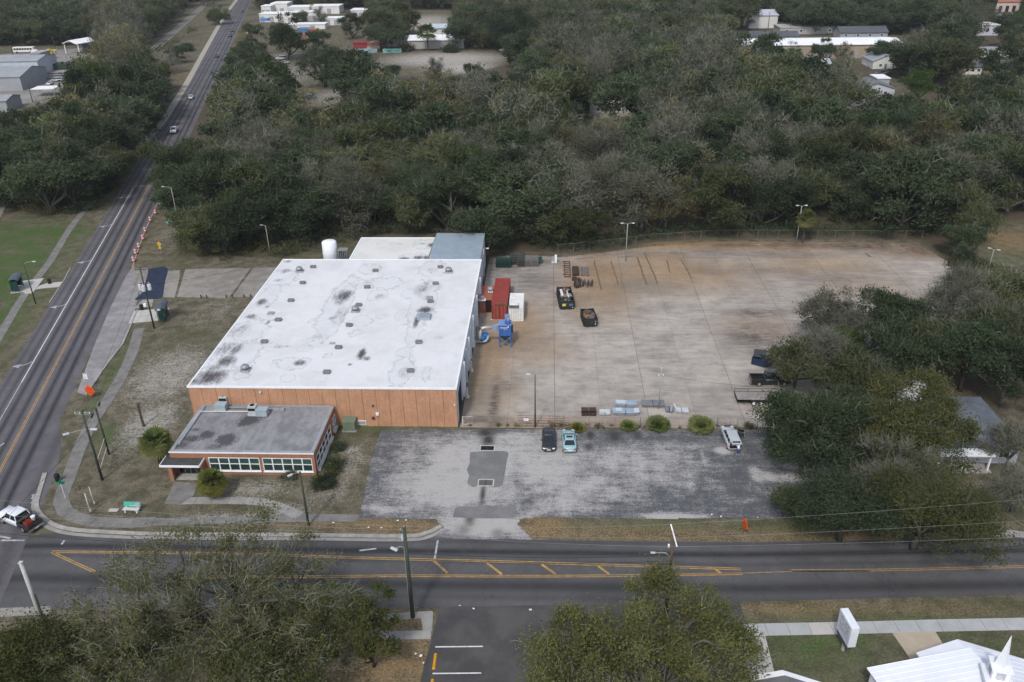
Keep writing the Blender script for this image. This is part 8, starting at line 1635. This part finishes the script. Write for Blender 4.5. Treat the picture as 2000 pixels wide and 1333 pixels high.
ng = bpy.data.node_groups.new('woodland', 'GeometryNodeTree'); ng.interface.new_socket('Geometry', in_out='INPUT', socket_type='NodeSocketGeometry'); ng.interface.new_socket('Geometry', in_out='OUTPUT', socket_type='NodeSocketGeometry')
gi = ng.nodes.new('NodeGroupInput'); go_ = ng.nodes.new('NodeGroupOutput'); ip = ng.nodes.new('GeometryNodeInstanceOnPoints'); ci = ng.nodes.new('GeometryNodeCollectionInfo'); ci.inputs[0].default_value = srcs; ci.inputs[1].default_value = True; ci.inputs[2].default_value = True
def na(nm, ty):
    n = ng.nodes.new('GeometryNodeInputNamedAttribute'); n.data_type = ty; n.inputs[0].default_value = nm; return n.outputs[0]
cx_ = ng.nodes.new('ShaderNodeCombineXYZ'); ng.links.new(na('turn', 'FLOAT'), cx_.inputs[2])
m2p = ng.nodes.new('GeometryNodeMeshToPoints'); ng.links.new(gi.outputs[0], m2p.inputs[0]); ng.links.new(m2p.outputs[0], ip.inputs['Points']); ng.links.new(ci.outputs[0], ip.inputs['Instance']); ip.inputs['Pick Instance'].default_value = True
ng.links.new(na('variant', 'INT'), ip.inputs['Instance Index']); ng.links.new(cx_.outputs[0], ip.inputs['Rotation']); ng.links.new(na('size', 'FLOAT'), ip.inputs['Scale']); ng.links.new(ip.outputs[0], go_.inputs[0])
md = dw.modifiers.new('woodland', 'NODES'); md.node_group = ng
print('wood trees', len(near), 'far', len(rest))
# ---- undergrowth along the wood edges
def brush(name, poly_px, n, rlo, rhi, kd, per, leaf, tw, seed):
    rng = np.random.default_rng(seed); pg = gp(poly_px); xs = [p[0] for p in pg]; ys2 = [p[1] for p in pg]; c = []
    while len(c) < n:
        q = np.stack([rng.uniform(min(xs), max(xs), 4*n), rng.uniform(min(ys2), max(ys2), 4*n)], 1); q = q[inpoly(q[:,0], q[:,1], pg)]; c += list(q)
    c = np.array(c[:n]); r_ = rng.uniform(rlo, rhi, n); cen = np.concatenate([c, (r_*.55)[:, None]], 1)
    parts = []
    q, s = cards(rng, cen, r_, per, leaf, .6, .7); q[:, :, 2] = np.maximum(q[:, :, 2], .02); parts.append((q, s, 0))
    if tw: q, s = twigs(rng, cen, r_, tw, 1.0, .02, cen.mean(0)*np.array([1,1,0])); q[:, :, 2] = np.maximum(q[:, :, 2], .02); parts.append((q, s, 1))
    return link(name, qmesh(name, parts, [LM[kd], LM['twig']]), None, 'stuff')
brush('undergrowth', [(352,470),(352,500),(560,502),(640,478),(700,462),(850,455),(945,482),(945,470),(850,440),(700,440),(600,455),(500,470)], 150, .8, 1.8, 'olive', 70, .34, 10, 1)
brush('brushwood', [(545,500),(640,488),(720,462),(850,455),(860,440),(700,430),(600,440),(520,470)], 110, .6, 1.4, 'grey', 26, .28, 40, 2)
brush('undergrowth', [(1050,488),(1180,488),(1270,468),(1400,460),(1850,462),(1855,452),(1400,448),(1260,455),(1060,474)], 200, .9, 2.2, 'dark', 80, .36, 4, 3)
brush('undergrowth', [(0,405),(40,410),(155,416),(215,370),(262,302),(300,238),(290,235),(240,300),(190,360),(140,400),(40,392),(0,390)], 160, .8, 2.0, 'dark', 70, .38, 8, 4)
brush('brushwood', [(40,412),(100,425),(120,412),(60,400)], 20, .8, 1.6, 'tan', 60, .3, 20, 5)
brush('undergrowth', [(340,310),(352,440),(362,490),(372,490),(365,440),(352,312)], 46, .9, 2.0, 'dark', 90, .36, 4, 6)
brush('undergrowth', [(1850,520),(1880,500),(1960,530),(2000,540),(2000,560),(1860,545)], 40, .8, 1.6, 'olive', 80, .3, 10, 7)
brush('undergrowth', [(1500,760),(1620,800),(1700,900),(1650,960),(1600,900),(1500,850)], 40, .5, 1.2, 'dark', 80, .26, 10, 8)
brush('undergrowth', [(1540,1000),(1700,960),(1900,1000),(1950,1040),(1800,1048),(1600,1040)], 50, .5, 1.3, 'olive', 80, .24, 20, 9)
brush('leaf_litter_brush', [(0,1215),(120,1215),(300,1220),(700,1230),(700,1333),(0,1333)], 60, .4, 1.0, 'olive', 60, .2, 20, 10)
brush('weeds', [(900,832),(1010,834),(1100,836),(1478,838),(1478,834),(1100,832),(1010,832)], 40, .15, .4, 'tan', 50, .16, 8, 11)
brush('weeds', [(280,112),(330,95),(385,60),(372,58),(318,92),(275,108)], 40, 1.0, 2.6, 'olive', 60, .5, 4, 12)
# ---- shrubs
def shrub(label, px, py, R, H, kd, seed, leaf=.16, n=34, per=70, tw=8):
    rng = np.random.default_rng(seed); d = unit(rng.normal(size=(n, 3))); d[:, 2] = np.abs(d[:, 2]); cen = d*np.array([R, R, H*.75])*rng.uniform(.5, .9, n)[:, None]+np.array([0, 0, H*.15])
    q, s = cards(rng, cen, np.full(n, R*.3), per, leaf); q[:, :, 2] = np.maximum(q[:, :, 2], .02); parts = [(q, s, 0)]
    if tw: q, s = twigs(rng, cen, np.full(n, R*.3), tw, .5, .012, np.zeros(3)); q[:, :, 2] = np.maximum(q[:, :, 2], .02); parts.append((q, s, 1))
    x, y = G(px, py); t = thing('shrub', label, 'shrub', (x, y, 0)); link('foliage', qmesh('foliage', parts, [LM[kd], LM['twig']]), t)
    mb = MB(); 
    for i in range(6): mb.tube([(0,0,0), tuple(cen[i]*.5), tuple(cen[i])], [.05,.03,.012], 4)
    o = link('stem', bark_mesh('stem', mb), t); return t
shrub('dark rounded shrub at the front corner of the office', 632, 950, 1.7, 1.7, 'dark', 61); shrub('yellow green shrub along the office side windows', 655, 915, 1.4, 1.9, 'bright', 62, n=26, per=50); shrub('low dark shrub in the gap between office and warehouse', 662, 878, 1.1, 1.2, 'dark', 63, n=24)
shrub('small dry shrub below the yellow green one', 648, 930, .8, .9, 'tan', 64, n=18, per=40); shrub('dark brown shrub under the front office window', 570, 934, .85, 1.0, 'grey', 65, n=20, tw=20); shrub('small dark plant on the lawn below the office window', 553, 934, .4, .5, 'dark', 66, n=10, per=40)
shrub('dark bush standing alone on the grass strip up the highway', 366, 100, 4.0, 5.0, 'dark', 67, .6, 40, 60, 0); shrub('low bush by the dirt lot wall', 790, 100, 5.0, 4.0, 'grey', 68, .6, 40, 60, 0); shrub('green bushy clump against the long white roofed shed', 880, 102, 5.0, 4.0, 'dark', 69, .6, 40, 60, 0); shrub('dry bush inside the fence near the trailer', 1462, 836, .8, .7, 'tan', 70, .14, 20, 40, 14)
# ---- palms
def fan_palm(name, label, base, top, R, kd, nf=46, trunk=True, droop=.9, seed=1, blades=11, tr=.2):
    rng = np.random.default_rng(seed); x, y = G(*base); h = height(base[0], base[1], top[0], top[1]) if trunk else .25; t = thing(name, label, 'palm', (x, y, 0)); Q = []; S = []
    for i in range(nf):
        el = rng.uniform(-.75, 1.35)*droop if trunk else rng.uniform(.15, 1.5); az = i*2.399+rng.uniform(-.3, .3); u = np.array([math.cos(az)*math.cos(el), math.sin(az)*math.cos(el), math.sin(el)]); pl = R*rng.uniform(.42, .6)*(1-.45*max(el, 0)/1.5); root = np.array([0, 0, h]); hub = root+u*pl
        sh = np.clip(.45+.45*(-el/1.2)+rng.uniform(-.2, .2), 0, 1); side = unit(np.cross(u, np.array([0, 0, 1.]))); upv = np.cross(side, u)
        b = side*.02; Q.append(np.stack([root-b, root+b, hub+b, hub-b])); S.append([sh]*4); bl = R*(rng.uniform(.5, .7) if trunk else rng.uniform(.42, .85)); bw = .10 if trunk else .13
        for k in range(blades):
            th = (k/(blades-1)-.5)*2.9; d = u*math.cos(th)+side*math.sin(th)+upv*.15*math.cos(2*th); tip = hub+d*bl+np.array([0, 0, -.22*bl*rng.uniform(.5, 1.6)]); m = hub+d*bl*.5; wv = unit(np.cross(d, upv))*bl*bw
            Q.append(np.stack([hub, m+wv, tip, m-wv])); S.append([sh+rng.uniform(-.1, .1)]*4)
    Q = np.array(Q); Q[:, :, 2] = np.maximum(Q[:, :, 2], .03); link('crown', qmesh('crown', [(Q, np.array(S), 0)], [LM[kd]]), t)
    if trunk:
        mb = MB(); pr2 = [(tr*1.25, -.05)]
        for i in range(10): z = h*i/10; pr2 += [(tr*(1.12-.01*i), z+.02), (tr*(1.0-.01*i), z+h*.09)]
        mb.lathe(0, 0, pr2, 10); link('trunk', bark_mesh('trunk', mb), t)
    else: mb = MB().lathe(0, 0, [(.25,0),(.2,.3),(.05,.45)], 8); link('trunk', bark_mesh('trunk', mb), t)
    return t
fan_palm('fan_palm', 'large green fan palm at the left corner of the office', (315,912), (301,862), 2.15, 'palm', 64, True, .9, 3, 12, .24)
fan_palm('fan_palm', 'ochre tinged fan palm in front of the office entrance', (420,972), (417,940), 1.9, 'palmo', 60, True, .95, 4, 12, .24)
fan_palm('fan_palm', 'tall yellow green fan palm against the wood behind the yard', (1567,476), (1573,424), 2.2, 'palm', 40, True, 1.0, 5, 11, .2)
for px, py, R, kd, lb, s in ((1127,842,1.1,'palmo','yellowish palmetto clump by the sliding gate',7),(1227,838,1.15,'palml','small green palmetto clump on the fence line',8),(1284,836,1.75,'palml','large green palmetto clump left of the crossed channels',9),(1369,838,1.85,'palml','large green palmetto clump right of the crossed channels',10)):
    fan_palm('palmetto', lb, (px,py), (px,py-10), R, kd, 84, False, 1, s, 10)
fan_palm('palm', 'dark palm cluster standing before the pale building by the dirt lot', (836,100), (836,62), 5.5, 'palm', 40, True, 1.0, 11, 9, .4)
x, y = G(281,833); h = height(281,833,275,793); t = thing('palm_stump', 'dead leaning palm trunk on the lawn behind the big fan palm', 'palm stump', (x, y, 0)); MB().tube([(0,0,0),(-.1,.05,h*.5),(-.12,.1,h)], [.2,.17,.16], 9).build('trunk', woodb, t); MB().lathe(-.12,.1,[(.17,h),(.3,h+.2),(.22,h+.45),(.05,h+.5)],9).build('dead_crown', woodb, t)
